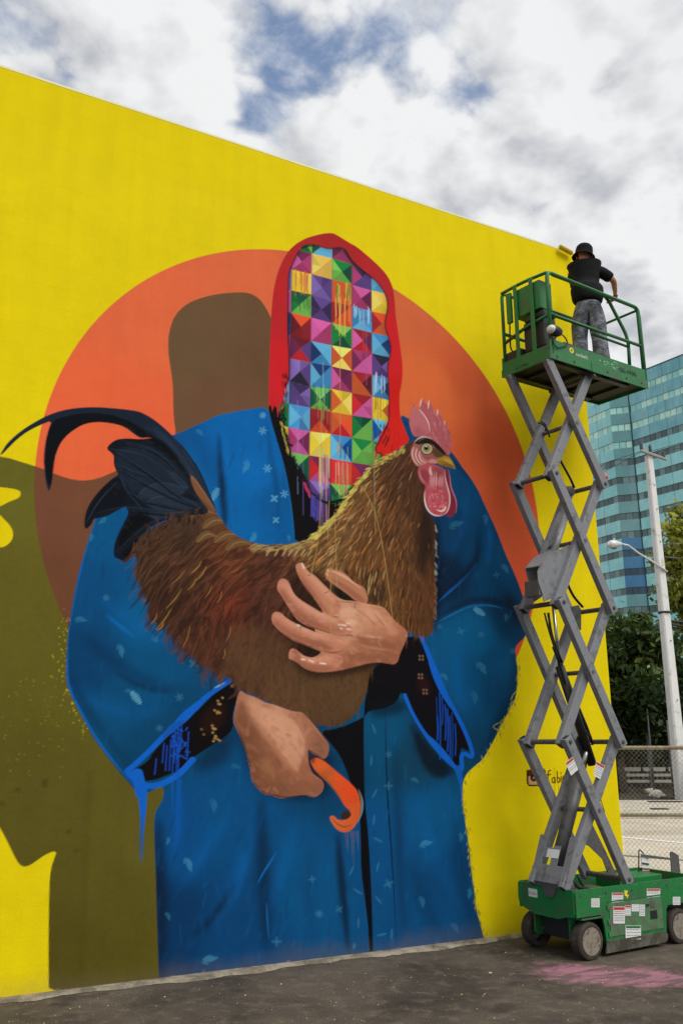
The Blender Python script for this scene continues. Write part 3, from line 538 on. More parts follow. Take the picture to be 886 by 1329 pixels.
for _ in range(260):
    x = rng.uniform(150, 270); y = rng.uniform(535, 690); stroke([(x, y), (x - rng.uniform(4, 12), y - rng.uniform(2, 9))], 1.0, (44, 58, 74) if rng.random() < .5 else (8, 10, 14), a=.35, clip=tm)

# --- rooster: body
body_poly = [(247, 616), (258, 628), (268, 645), (281, 664), (290, 678), (300, 689), (313, 698), (330, 705), (350, 707), (377, 705.4), (392, 702), (406, 697), (416, 689), (425, 680), (432, 672), (440.6, 664), (449, 651), (456.4, 639), (464, 628), (472, 617), (481, 607), (491, 598), (502, 592), (513.7, 586), (522, 581), (530, 575), (540, 569), (556, 566), (575, 575), (560, 600), (552, 640), (550, 658), (557, 668), (565, 677), (566, 690), (564.5, 702), (565, 740), (564, 784), (563, 805), (562, 820), (555, 826), (545, 827), (529, 816), (520, 840), (490, 860), (478.5, 876), (477, 893), (471, 910), (466, 920), (459, 929), (452.5, 934), (445, 940), (436.7, 942), (421, 941), (407, 939), (391.6, 924), (373.5, 920.6), (346.4, 909), (328, 900), (312.6, 893.5), (299, 881), (294.6, 877.6), (284, 872), (271, 866), (262, 850), (257.4, 842), (245, 845), (235.4, 842), (236, 825), (233.7, 806.5), (220, 810), (210, 810), (200, 806), (194.7, 804.8), (197, 780), (194.7, 757.4), (185, 752), (177.8, 754), (178, 738), (179.5, 721.8), (169, 720), (176, 705), (190, 690), (215, 676), (240, 668), (262, 668), (274, 665), (262, 650), (251, 632)]
bodym = fullmask(body_poly, 1, .5)
for _ in range(150):   # ragged feather ends along the lower left edge
    t = rng.random(); q = [(172, 716), (182, 742), (188, 760), (200, 790), (214, 808), (236, 822), (250, 842), (268, 860), (292, 876)]; i = min(int(t * 8), 7); f_ = t * 8 - i; x = q[i][0] * (1 - f_) + q[i + 1][0] * f_; y = q[i][1] * (1 - f_) + q[i + 1][1] * f_
    l_ = rng.uniform(6, 15); an = rng.normal(2.15, .15); c_ = cover(W([(x + 5, y - 7), (x + 9, y - 2), (x + cos(an) * l_, y + sin(an) * l_)])); bodym[c_[0]] = np.maximum(bodym[c_[0]], c_[1])
BF = [(460, 640, 118, 88, 52), (500, 620, 98, 68, 42), (430, 700, 126, 98, 60), (480, 720, 112, 80, 46), (540, 620, 84, 56, 38), (520, 700, 104, 74, 44), (550, 780, 98, 66, 40), (555, 700, 74, 50, 34), (360, 720, 92, 58, 44), (300, 720, 112, 68, 44), (250, 740, 82, 56, 40), (200, 720, 86, 62, 44), (220, 780, 70, 46, 34), (300, 780, 102, 52, 36), (350, 790, 84, 52, 40), (320, 850, 96, 64, 44), (380, 900, 104, 76, 50), (450, 900, 98, 74, 46), (360, 830, 82, 52, 36), (270, 830, 86, 54, 38), (430, 925, 88, 66, 42), (500, 780, 112, 80, 46), (240, 690, 78, 58, 44), (265, 640, 120, 78, 52), (410, 700, 126, 100, 58), (380, 890, 92, 68, 44)]
bf = field(BF, bodym) * np.array([.84, .75, .74]); bf *= (1 + .3 * fbm(5, 21, 5))[..., None]
fillmask(bodym, bf, 'rooster_body')
flow = [(500, 600, -.62, .78), (460, 640, -.65, .76), (430, 690, -.75, .6), (500, 660, -.45, .9), (540, 640, -.3, .95), (480, 740, -.2, .98), (540, 720, -.05, 1), (550, 800, 0, 1), (400, 715, -.7, .7), (340, 720, -.8, .6), (290, 720, -.85, .6), (230, 710, -.75, .66), (190, 740, -.5, .85), (250, 780, -.5, .85), (300, 820, -.25, .97), (350, 850, -.1, 1), (430, 910, .1, 1), (270, 640, .5, .87)]
FX = np.array(flow)
def fdir(x, y):
    d = 1 / ((FX[:, 0] - x) ** 2 + (FX[:, 1] - y) ** 2 + 100) ** 1.3; return (FX[:, 2] * d).sum() / d.sum(), (FX[:, 3] * d).sum() / d.sum()
SM = [s[:2] for s in BF]; SMA = np.array(SM, float); SC = np.array([s[2:] for s in BF], float)
def basecol(x, y):
    d = 1 / ((SMA[:, 0] - x) ** 2 + (SMA[:, 1] - y) ** 2 + 60) ** 1.6; return (SC * d[:, None]).sum(0) / d.sum() * (.92, .86, .84)
bodybig = blur(bodym.copy(), 2)
def inbody(x, y):
    c_, r_ = W([(x, y)])[0]; c_, r_ = int(c_), int(r_); return 0 <= r_ < NH and 0 <= c_ < NW and bodym[r_, c_] > .5
def feather_pass(n, region, ln, wd, mul, a, curve=.12, jit=.12):
    x0, y0, x1, y1 = region; k = 0
    while k < n:
        x = rng.uniform(x0, x1); y = rng.uniform(y0, y1); k += 1
        if not inbody(x, y): continue
        dx, dy = fdir(x, y); an = atan2(dy, dx) + rng.normal(0, jit); l_ = ln * rng.uniform(.6, 1.4); c_ = basecol(x, y)
        m_ = mul[0] if rng.random() < .5 else mul[1]; col = np.clip(c_ * m_ * rng.uniform(.88, 1.12) * ((1.04, .98, .92) if m_ > 1.2 else (1, 1, 1)), 4, 235)
        bx, by = x + cos(an) * l_, y + sin(an) * l_; cv = rng.normal(0, curve) * l_
        stroke([(x, y), ((x + bx) / 2 - sin(an) * cv, (y + by) / 2 + cos(an) * cv), (bx, by)], wd * rng.uniform(.7, 1.5), col, a=a, sm=1, taper=1)
feather_pass(1900, (165, 615, 570, 945), 14, 2.6, (.74, 1.15), .3)
feather_pass(800, (165, 690, 400, 850), 18, 1.3, (.5, 1.45), .42)
feather_pass(420, (165, 700, 400, 900), 22, 4.5, (.62, 1.18), .5, .2)
feather_pass(1500, (400, 570, 570, 830), 17, 1.7, (.6, 1.22), .42)
feather_pass(700, (400, 570, 540, 830), 14, 1.0, (.4, 1.9), .5)
fill([(290, 830), (340, 800), (400, 870), (478, 880), (470, 915), (440, 940), (400, 930), (340, 905), (290, 870)], (96, 68, 44), None, 2, .5, 6, bodym)
feather_pass(900, (280, 780, 490, 945), 5, 1.2, (.74, 1.2), .4, .1, .35)
# long saddle feathers and their light edges
for t in range(46):
    x = rng.uniform(180, 320); y = rng.uniform(700, 830)
    if not inbody(x, y): continue
    dx, dy = fdir(x, y); l_ = rng.uniform(24, 44); ex, ey = x + dx * l_, y + dy * l_; nx, ny = -dy, dx
    stroke([(x, y), ((x + ex) / 2 + nx * 3, (y + ey) / 2 + ny * 3), (ex, ey)], 6.5, basecol(x, y) * rng.uniform(.6, .85), a=.6, sm=2, taper=1, clip=bodym)
    stroke([(x + nx * 2, y + ny * 2), ((x + ex) / 2 + nx * 5, (y + ey) / 2 + ny * 5), (ex, ey)], 1.1, basecol(x, y) * 1.5, a=.6, sm=2, taper=1, clip=bodym)
YS = [(196, 158, 104), (172, 134, 86), (208, 176, 120), (156, 114, 70)]
for x, y, l_, an, w_ in ((236, 764, 34, 2.25, 2.4), (222, 790, 34, 2.2, 2.6), (213, 808, 14, 2.3, 3), (262, 728, 22, 2.3, 3.0), (268, 735, 24, 2.2, 2.6), (255, 750, 20, 2.2, 2.2), (288, 768, 16, 2.0, 1.8), (204, 796, 16, 2.1, 2), (240, 740, 26, 2.35, 1.6), (300, 812, 22, 1.9, 1.5), (247, 812, 30, 1.9, 1.4), (275, 760, 18, 2.1, 1.6), (292, 842, 14, 1.8, 1.3)):
    stroke([(x, y), (x + cos(an) * l_ * .5 + 2, y + sin(an) * l_ * .5 + 1), (x + cos(an) * l_, y + sin(an) * l_)], w_ * .55, (186, 140, 66), a=.6)
for x, y, l_ in ((255, 660, 26), (270, 672, 30), (285, 690, 34), (262, 690, 22), (300, 700, 30)):   # the curved feathers over the tail root
    fill([(x, y), (x + l_ * .5, y - 3), (x + l_, y + 8), (x + l_ * .5, y + 6), (x - 6, y + 16), (x - 8, y + 10)], (112, 82, 50), None, 2, .9, clip=bodym); stroke([(x - 6, y + 14), (x + l_ * .3, y + 1), (x + l_, y + 7)], 1.2, (165, 130, 82), a=.7, clip=bodym)
fill([(246, 614), (256, 622), (266, 640), (276, 655), (282, 668), (268, 652), (254, 640)], (128, 84, 56), 'rooster_body', 2); stroke([(247, 616), (262, 634), (281, 664)], 1.0, (170, 120, 80), a=.8)
for _ in range(110):   # body feathers lapping over the tail root
    t = rng.random(); x = np.interp(t, [0, .3, .6, 1], [174, 196, 225, 262]) + rng.normal(0, 3); y = np.interp(t, [0, .3, .6, 1], [716, 690, 674, 667]) + rng.normal(0, 3); an = atan2(-.6, .2) + rng.normal(0, .5) + pi * (rng.random() < .5); l_ = rng.uniform(6, 14)
    stroke([(x, y), (x + cos(an) * l_ * .5 + 1, y + sin(an) * l_ * .5), (x + cos(an) * l_, y + sin(an) * l_)], rng.uniform(1.2, 2.6), [(60, 42, 32), (26, 24, 26), (84, 58, 40)][rng.integers(3)], a=.7, sm=1)
# hackle: pale pointed strokes down neck and along its back edge
for _ in range(520):
    x = rng.uniform(395, 560); y = rng.uniform(585, 800)
    if not inbody(x, y): continue
    back = (x - (406 + (698 - y) * .83)); pr = .95 if back < 15 else .34 if back < 70 else .14
    if y > 740: pr *= .6
    if rng.random() > pr: continue
    dx, dy = fdir(x, y); an = atan2(dy, dx) + rng.normal(0, .16); l_ = rng.uniform(5, 15); c_ = YS[rng.integers(4)]
    if back < 16: c_ = (206, 196, 104) if rng.random() < .6 else (188, 160, 92)
    stroke([(x, y), (x + cos(an) * l_ * .5 + .5, y + sin(an) * l_ * .5), (x + cos(an) * l_, y + sin(an) * l_)], rng.uniform(.9, 1.6), c_, a=.7 if x < 500 else .45, sm=1)
for _ in range(300):   # spiky outline of the hackle
    t = rng.random(); x = 404 + t * 122; y = np.interp(x, [404, 425, 440, 456, 472, 491, 514, 530], [697, 680, 664, 639, 617, 598, 587, 577]) + rng.uniform(-2, 6)
    an = atan2(.62, -.78) + rng.normal(0, .2) if x < 480 else atan2(.5, -.85) + rng.normal(0, .3); l_ = rng.uniform(5, 12) * (1 if x < 480 else .6)
    stroke([(x, y), (x + cos(an) * l_, y + sin(an) * l_)], rng.uniform(1.0, 1.9), [(216, 202, 96), (188, 166, 84), (150, 128, 66), (206, 120, 80)][rng.choice(4, p=[.45, .3, .2, .05])], a=.9, lab='rooster_body')
for _ in range(160):
    x = rng.uniform(330, 410); y = 706 + rng.uniform(-2, 8) - max(0, x - 380) * .25; l_ = rng.uniform(5, 12); stroke([(x, y), (x - l_, y + rng.uniform(0, 5))], 1.3, (176, 150, 92) if rng.random() < .6 else (120, 92, 58), a=.7, clip=bodym)
for x in (366, 374, 382, 390, 399, 356, 345): stroke([(x + 6, 712), (x, 722)], 2.2, (190, 160, 112), a=.7)
# dark throat and lower chest
fill([(548, 640), (560, 665), (563, 700), (556, 720), (549, 760), (541, 720), (545, 680)], (40, 28, 20), None, 2, .75, 3, bodym)
fill([(470, 745), (505, 760), (500, 785), (480, 790)], (54, 38, 24), None, 2, .55, 4, bodym)
for _ in range(120):
    x = rng.uniform(430, 500); y = rng.uniform(735, 775); stroke([(x, y), (x - rng.uniform(0, 4), y + rng.uniform(8, 18))], rng.uniform(1, 2.4), (60, 40, 26) if rng.random() < .6 else (170, 140, 90), a=.7)
for _ in range(50): y = rng.uniform(680, 800); stroke([(564 + rng.normal(0, 1), y), (566 + rng.normal(0, 1), y + 5)], 1.6, (150, 150, 140) if y < 745 else (130, 100, 70), a=.6)
fill([(490, 590), (520, 575), (540, 572), (533, 600), (545, 640), (530, 650), (500, 640)], (74, 50, 34), None, 2, .35, 6, bodym)

# --- rooster: head (coordinates of an enlargement)
Q = lambda pts: Z(490, 500, 6.329, pts)
comb = Q([(300, 425), (275, 370), (258, 310), (265, 250), (280, 195), (297, 140), (320, 175), (345, 205), (345, 165), (357, 102), (372, 115), (395, 150), (412, 160), (415, 118), (435, 135), (455, 195), (478, 235), (490, 190), (505, 215), (528, 270), (540, 320), (549, 283), (560, 310), (580, 350), (600, 400), (610, 460), (607, 520), (595, 560), (580, 580), (550, 545), (520, 500), (470, 455), (420, 430), (360, 415)])
fill(comb, (178, 92, 98), 'rooster_comb', 1); cm = fullmask(comb, 1)
fill(Q([(300, 420), (272, 365), (262, 300), (275, 220), (297, 150), (345, 210), (400, 290), (420, 350), (415, 400), (360, 412)]), (190, 108, 112), None, 2, .95, clip=cm)
fill(Q([(300, 420), (290, 360), (330, 330), (390, 380), (410, 410)]), (160, 78, 88), None, 2, .6, 3, cm)
stroke(Q([(300, 150), (350, 210), (395, 265), (420, 320), (428, 385)]), 1.9, (232, 190, 186), clip=cm); stroke(Q([(345, 180), (352, 140), (362, 108)]), 2.4, (228, 180, 180)); stroke(Q([(414, 195), (416, 150), (422, 122)]), 2.4, (230, 184, 182)); stroke(Q([(483, 260), (490, 220), (492, 196)]), 2.4, (226, 180, 178)); stroke(Q([(543, 340), (547, 310), (550, 290)]), 2, (226, 180, 178))
for _ in range(110):
    x, y = rng.uniform(430, 600), rng.uniform(170, 560); l_ = rng.uniform(25, 70); stroke(Q([(x, y), (x + 6, y + l_ * .5), (x + 14, y + l_)]), rng.uniform(1, 2.2), [(206, 134, 138), (150, 66, 80), (188, 104, 112)][rng.integers(3)], a=.6, clip=cm)
# wattles
wat2 = Q([(540, 680), (575, 685), (590, 740), (595, 820), (610, 870), (640, 930), (650, 990), (640, 1050), (600, 1085), (560, 1070), (560, 900)]); fill(wat2, (128, 40, 58), 'rooster_wattle', 1); stroke(Q([(578, 690), (592, 760), (598, 840), (635, 920), (648, 980), (640, 1050)]), 1.5, (205, 120, 132))
wat = Q([(335, 680), (330, 720), (345, 770), (365, 800), (400, 825), (385, 870), (380, 930), (395, 1000), (425, 1050), (480, 1078), (540, 1070), (580, 1030), (592, 960), (585, 880), (560, 800), (545, 740), (545, 680), (480, 650), (400, 640), (350, 650)]); fill(wat, (184, 84, 92), 'rooster_wattle', 1); wm = fullmask(wat, 1)
fill(Q([(450, 660), (545, 680), (540, 760), (480, 780), (455, 730)]), (130, 66, 70), None, 2, .7, 2, wm); fill(Q([(335, 680), (420, 690), (440, 790), (400, 820), (350, 770)]), (140, 56, 66), None, 2, .75, 2, wm); fill(Q([(420, 880), (470, 860), (540, 920), (560, 1010), (500, 1040), (430, 980)]), (196, 88, 98), None, 2, .8, 3, wm)
for _ in range(90):
    an = rng.uniform(0, 2 * pi); R_ = rng.uniform(20, 95); x, y = 487 + R_ * .9 * cos(an), 950 + R_ * 1.25 * sin(an); stroke(Q([(x, y), (x + 26 * -sin(an), y + 34 * cos(an))]), rng.uniform(.8, 1.8), [(228, 160, 162), (150, 40, 60), (206, 110, 118), (200, 60, 76)][rng.integers(4)], a=.6, clip=wm)
for _ in range(26): x = rng.uniform(430, 540); stroke(Q([(x, rng.uniform(700, 760)), (x - 6, rng.uniform(800, 860))]), 1.3, (214, 150, 150), a=.55, clip=wm)
stroke(Q([(385, 870), (382, 930), (396, 1000), (430, 1050), (480, 1075), (530, 1068)]), 2.1, (240, 214, 206)); stroke(Q([(548, 690), (552, 760), (570, 830), (590, 900), (592, 970), (572, 1040), (540, 1065)]), 1.8, (236, 196, 194)); stroke(Q([(480, 1020), (510, 1035), (540, 1030), (558, 1000), (552, 990)]), 3, (236, 200, 196)); stroke(Q([(435, 665), (425, 700), (440, 740), (436, 690)]), 3.4, (226, 178, 176)); stroke(Q([(338, 690), (350, 760), (390, 805)]), 1.4, (210, 140, 146))
# face
face = Q([(300, 470), (320, 440), (370, 420), (430, 440), (500, 480), (550, 545), (585, 590), (560, 620), (500, 640), (470, 640), (400, 650), (330, 672), (300, 640), (275, 590), (268, 540), (285, 500)]); fill(face, (150, 92, 84), 'rooster_face', 1); fm = fullmask(face, 1)
fill(Q([(300, 470), (320, 435), (370, 418), (430, 436), (490, 475), (540, 530), (580, 585), (545, 575), (480, 520), (450, 480), (400, 465), (340, 490)]), (34, 24, 20), 'rooster_face', 2)
stroke(Q([(300, 468), (340, 430), (390, 420), (440, 440)]), 2.6, (200, 168, 160)); stroke(Q([(330, 470), (360, 440), (400, 436)]), 1.6, (90, 80, 70))
fill(Q([(440, 510), (500, 520), (560, 590), (500, 600), (450, 570)]), (84, 58, 36), None, 2, .9, 1, fm)
fill(Q([(285, 520), (320, 500), (350, 560), (400, 610), (430, 630), (340, 665), (300, 630), (275, 570)]), (196, 128, 122), None, 2, .85, 1, fm)
for k in range(5): o_ = k * 14; stroke(Q([(296 + o_, 500 + o_ * .6), (278 + o_, 560 + o_ * .3), (300 + o_, 625), (335 + o_, 662 - o_ * .4)]), 1.6, (232, 190, 180) if k % 2 == 0 else (140, 66, 70), a=.85, clip=fm if k else None)
fill(Q([(355, 560), (400, 590), (440, 585), (430, 610), (380, 610)]), (170, 60, 72), None, 2, .7, 1, fm); fill(Q([(420, 615), (450, 600), (490, 615), (495, 640), (440, 640), (420, 630)]), (206, 130, 126), 'rooster_face', 2)
th = np.linspace(0, 2 * pi, 20, endpoint=False)
fill(Q([(404 + 52 * cos(t), 520 + 50 * sin(t)) for t in th]), (70, 44, 36), 'rooster_face', 0); fill(Q([(405 + 44 * cos(t), 520 + 42 * sin(t)) for t in th]), (196, 178, 140), None, 0); fill(Q([(404 + 34 * cos(t), 517 + 33 * sin(t)) for t in th]), (150, 140, 84), None, 0); fill(Q([(400 + 17 * cos(t), 514 + 17 * sin(t)) for t in th]), (14, 12, 12), None, 0); stroke(Q([(392, 500), (400, 504)]), 1.4, (235, 235, 225), taper=0); stroke(Q([(360, 480), (400, 464), (445, 490)]), 2.6, (30, 20, 18))
# beak
beak = Q([(480, 600), (520, 590), (565, 575), (590, 585), (610, 615), (630, 650), (643, 690), (620, 682), (590, 670), (555, 665), (520, 655), (495, 640)]); fill(beak, (166, 128, 44), 'rooster_beak', 1); bm_ = fullmask(beak, 1)
fill(Q([(500, 640), (560, 640), (620, 665), (640, 688), (590, 670), (530, 660)]), (120, 84, 30), None, 1, .8, clip=bm_); fill(Q([(540, 600), (590, 600), (625, 655), (590, 640), (550, 620)]), (200, 160, 64), None, 2, .8, 1, bm_); stroke(Q([(495, 628), (550, 632), (600, 655), (638, 682)]), 1.2, (70, 46, 20)); stroke(Q([(500, 560), (560, 575), (595, 590)]), 2.2, (96, 66, 34))

# --- hands
H1 = lambda pts: Z(340, 700, 4.43, pts); SK = (198, 130, 102); SKL = (228, 168, 138); SKD = (132, 76, 56); SKM = (158, 94, 70)
def skin_shape(pts, lab, base=SK): fill(pts, base, lab, 2); return fullmask(pts, 2)
fill(H1([(150, 620), (250, 600), (340, 640), (420, 640), (820, 560), (800, 720), (640, 740), (450, 790), (300, 800), (200, 750)]), (20, 12, 10), None, 2, .75, 4)
fill(H1([(190, 170), (110, 320), (200, 460), (60, 470), (130, 560), (250, 640), (360, 670), (480, 500), (560, 360), (450, 290), (380, 220), (300, 180)]), (36, 22, 16), None, 2, .8, 3)
fill(H1([(410, 260), (500, 300), (560, 350), (480, 360), (420, 310)]), (22, 18, 18), None, 2, .9, 1)
hand = np.zeros((NH, NW))
thumb = H1([(365, 205), (368, 175), (382, 158), (420, 172), (470, 185), (500, 215), (535, 250), (585, 268), (605, 310), (612, 345), (600, 372), (560, 360), (530, 345), (500, 318), (450, 282), (400, 248), (372, 225)]); mk = skin_shape(thumb, 'upper_hand', (184, 124, 92)); fill(H1([(380, 215), (450, 270), (540, 345), (600, 370), (590, 340), (500, 270), (420, 225)]), SKM, None, 2, .8, 1, mk); stroke(H1([(390, 180), (440, 195), (500, 230), (570, 285)]), 4, SKL, a=.8, clip=mk)
for a_ in ((370, 190), (375, 170)): stroke(H1([a_, (a_[0] + 8, a_[1] + 22)]), 2, (214, 178, 140))
palm = H1([(330, 230), (420, 322), (470, 350), (540, 355), (620, 372), (700, 385), (730, 425), (765, 470), (800, 495), (836, 525), (835, 560), (815, 610), (795, 650), (775, 722), (700, 705), (640, 705), (550, 728), (450, 755), (350, 765), (270, 755), (240, 700), (290, 680), (345, 655), (345, 600), (300, 525), (320, 440), (360, 425)])
mk = skin_shape(palm, 'upper_hand'); pm = mk
pf = field([(440, 795, 214, 158, 126), (455, 812, 218, 160, 126), (500, 800, 204, 140, 106), (520, 818, 178, 112, 82), (505, 850, 150, 92, 66), (470, 840, 168, 108, 78), (440, 862, 178, 114, 84), (410, 868, 186, 120, 90), (425, 780, 202, 138, 104), (480, 790, 208, 148, 114), (515, 840, 160, 98, 70), (450, 865, 150, 90, 64), (405, 855, 176, 114, 84), (430, 830, 205, 142, 110)], mk, 1.7)
pf *= (1 + .22 * fbm(12, 33, 4))[..., None]; fillmask(mk, pf)
def finger(pts, shade_pts, tip, w_=12):
    mk = skin_shape(H1(pts), 'upper_hand'); fill(H1(shade_pts), SKM, None, 2, .85, 2, mk)
    stroke(H1(tip), w_, SKL, a=.6, clip=mk, soft=2); return mk
mi = finger([(194, 160), (200, 140), (222, 130), (244, 140), (258, 170), (275, 190), (300, 200), (335, 235), (370, 272), (400, 312), (440, 345), (460, 420), (400, 440), (360, 425), (325, 372), (290, 325), (258, 285), (228, 240), (208, 200)], [(196, 170), (225, 240), (290, 330), (360, 425), (400, 435), (350, 370), (280, 270), (235, 215)], [(230, 150), (280, 215), (340, 270), (400, 340), (430, 380)], 7)
mm = finger([(88, 270), (95, 240), (112, 222), (138, 225), (158, 245), (172, 285), (190, 318), (225, 348), (275, 378), (320, 405), (360, 430), (440, 450), (520, 500), (520, 550), (440, 555), (360, 530), (300, 510), (250, 490), (205, 462), (175, 420), (140, 365), (110, 315), (92, 292)], [(95, 290), (140, 370), (190, 450), (260, 490), (340, 520), (430, 550), (400, 510), (300, 455), (220, 410), (160, 340), (110, 270)], [(120, 240), (160, 290), (210, 350), (300, 420), (400, 460), (460, 490)], 7)
mr = finger([(57, 450), (62, 425), (82, 412), (112, 420), (135, 445), (165, 465), (215, 492), (270, 515), (330, 540), (400, 555), (470, 560), (500, 600), (440, 640), (360, 650), (310, 630), (250, 605), (200, 588), (160, 565), (115, 535), (75, 495), (60, 472)], [(62, 470), (110, 530), (170, 570), (260, 608), (340, 640), (420, 640), (380, 600), (280, 565), (190, 535), (120, 495), (80, 455)], [(90, 425), (150, 470), (230, 510), (320, 550), (420, 575)], 7)
ml = finger([(155, 668), (158, 640), (175, 622), (200, 632), (225, 655), (250, 672), (300, 680), (360, 660), (430, 655), (480, 680), (440, 740), (350, 765), (280, 755), (240, 735), (205, 705), (175, 690), (158, 685)], [(165, 690), (220, 718), (280, 757), (360, 765), (440, 745), (400, 720), (300, 722), (230, 690), (190, 660)], [(190, 640), (250, 685), (320, 695), (420, 680)], 5)
fill(H1([(170, 628), (200, 632), (228, 660), (222, 690), (190, 660)]), (120, 74, 50), None, 2, .6, 1, ml)
for a_ in ([(228, 240), (290, 330), (355, 425)], [(175, 420), (250, 490), (345, 525), (440, 556)], [(115, 535), (200, 588), (345, 640)], [(205, 705), (280, 757), (350, 767), (450, 757), (560, 727), (640, 706), (775, 722)], [(345, 640), (400, 655), (470, 640)], [(440, 555), (520, 550), (515, 562)], [(400, 440), (445, 450)]): stroke(H1(a_), 1.4, (70, 38, 26), a=.8)
for a_ in ([(425, 355), (490, 360), (560, 372)], [(355, 310), (385, 300)], [(218, 490), (222, 520)], [(262, 210), (282, 198)], [(533, 360), (534, 400)]): stroke(H1(a_), 1.1, (110, 62, 44), a=.8)
for a_ in ([(210, 150), (240, 140), (255, 175), (240, 185)], [(100, 250), (120, 240), (135, 265), (120, 285)], [(70, 430), (90, 422), (105, 440), (95, 455)]): fill(H1(a_), (212, 150, 120), None, 2, .5, 1)
for a_ in ([(440, 490), (480, 495)], [(488, 482), (505, 484)], [(450, 510), (460, 516)], [(490, 515), (508, 518)], [(270, 695), (295, 706)], [(335, 712), (365, 715)], [(228, 690), (245, 692)], [(205, 492), (216, 498)], [(230, 140), (240, 165)]): stroke(H1(a_), 2.0, (238, 214, 196), taper=0, a=.9)
hm_ = np.clip(pm + mi + mm + mr + ml, 0, 1)
for a_, c_, al in (([(440, 400), (520, 385), (560, 420), (500, 450), (440, 440)], (228, 170, 142), .6), ([(470, 465), (520, 455), (560, 480), (510, 500)], (232, 178, 150), .6), ([(420, 560), (480, 575), (520, 600), (450, 610)], (222, 160, 130), .5), ([(560, 400), (660, 400), (700, 440), (640, 470), (580, 440)], (222, 162, 134), .5), ([(690, 480), (760, 490), (800, 540), (740, 560)], (214, 150, 124), .5),
    ([(520, 540), (620, 560), (760, 590), (790, 640), (700, 650), (600, 620)], (146, 88, 64), .55), ([(440, 660), (560, 640), (700, 670), (770, 710), (640, 700), (500, 700)], (136, 80, 58), .5), ([(300, 560), (380, 600), (430, 625), (350, 640)], (150, 90, 66), .5), ([(360, 470), (440, 500), (500, 540), (430, 545)], (156, 96, 72), .45), ([(400, 360), (450, 350), (470, 380), (420, 400)], (166, 104, 78), .4), ([(620, 380), (700, 390), (740, 440), (690, 430)], (176, 112, 86), .5)):
    fill(H1(a_), c_, None, 2, al, 1 if al > .5 else 2, hm_)
for a_ in ([(540, 400), (600, 440), (660, 500)], [(520, 560), (600, 570), (700, 580)], [(560, 620), (640, 640), (740, 650)], [(640, 420), (680, 470), (720, 520)]): stroke(H1(a_), 2.2, (150, 92, 68), a=.5, clip=hm_); stroke(H1([(x + 6, y - 12) for x, y in a_]), 3, (226, 168, 140), a=.4, clip=hm_, soft=1)
for _ in range(330):
    x, y = rng.uniform(60, 820), rng.uniform(330, 740); an = rng.normal(.35, .5); l_ = rng.uniform(15, 60)
    stroke(H1([(x, y), (x + l_ * cos(an), y + l_ * sin(an))]), rng.uniform(1.2, 4), [SKL, SKM, (150, 92, 66), (200, 136, 104)][rng.integers(4)], a=.2, clip=hm_, soft=1 if rng.random() < .5 else 0)

H2 = lambda pts: Z(290, 880, 4.43, pts)
fill(H2([(60, 250), (130, 470), (190, 640), (330, 700), (560, 700), (620, 640), (640, 420), (560, 420), (400, 500), (200, 300)]), (8, 14, 22), None, 2, .7, 6)
hand2 = H2([(100, 66), (130, 92), (160, 100), (190, 110), (220, 128), (250, 142), (290, 150), (330, 165), (365, 178), (400, 190), (450, 192), (480, 215), (505, 242), (530, 275), (560, 312), (590, 350), (607, 378), (606, 420), (600, 445), (576, 466), (548, 446), (520, 432), (500, 415), (487, 400), (486, 440), (491, 480), (500, 515), (515, 545), (540, 565), (562, 580), (577, 602), (577, 630), (566, 655), (535, 680), (505, 680), (480, 670), (450, 668), (420, 676), (385, 680), (350, 687), (320, 686), (298, 680), (280, 668), (250, 668), (228, 656), (205, 638), (190, 620), (172, 595), (162, 570), (160, 530), (150, 495), (140, 445), (126, 400), (105, 345), (82, 295), (66, 262), (60, 232), (68, 190), (76, 150), (85, 105)])
m2 = skin_shape(hand2, 'lower_hand')
pf = field([(328, 915, 204, 144, 112), (355, 930, 212, 152, 120), (365, 950, 206, 146, 114), (370, 975, 196, 134, 102), (345, 960, 190, 128, 96), (320, 960, 128, 78, 56), (325, 980, 122, 74, 52), (340, 1000, 148, 94, 66), (330, 1018, 120, 74, 50), (370, 1010, 150, 94, 68), (400, 1020, 158, 100, 72), (415, 1010, 150, 92, 66), (400, 935, 178, 118, 90), (415, 955, 150, 98, 74), (385, 985, 186, 122, 90), (308, 930, 150, 96, 70), (350, 1028, 110, 66, 46), (312, 905, 168, 112, 84), (395, 995, 150, 94, 68)], m2, 1.7)
pf *= (1 + .2 * fbm(12, 35, 4))[..., None]; fillmask(m2, pf)
fill(H2([(100, 110), (78, 200), (68, 262), (110, 350), (150, 495), (165, 590), (250, 570), (350, 510), (330, 450), (230, 330), (150, 230), (130, 150)]), (122, 74, 50), None, 2, .7, 2, m2)
fill(H2([(165, 585), (230, 560), (330, 540), (420, 575), (500, 590), (577, 610), (540, 682), (350, 690), (230, 662)]), (134, 84, 58), None, 2, .6, 3, m2); fill(H2([(200, 470), (260, 450), (300, 520), (280, 560), (220, 540)]), (168, 114, 78), None, 2, .5, 2, m2)
fill(H2([(155, 140), (200, 152), (330, 190), (410, 240), (470, 330), (468, 420), (440, 500), (430, 540), (395, 505), (340, 430), (270, 330), (215, 260), (160, 210)]), (210, 150, 118), None, 0, .85, 1, m2); fill(H2([(190, 175), (330, 200), (400, 260), (430, 340), (420, 420), (350, 380), (260, 280)]), (220, 162, 130), None, 1, .5, 2, m2)
fill(H2([(485, 330), (500, 400), (540, 440), (576, 466), (600, 445), (606, 400), (560, 350)]), (130, 84, 62), None, 2, .5, 3, m2)
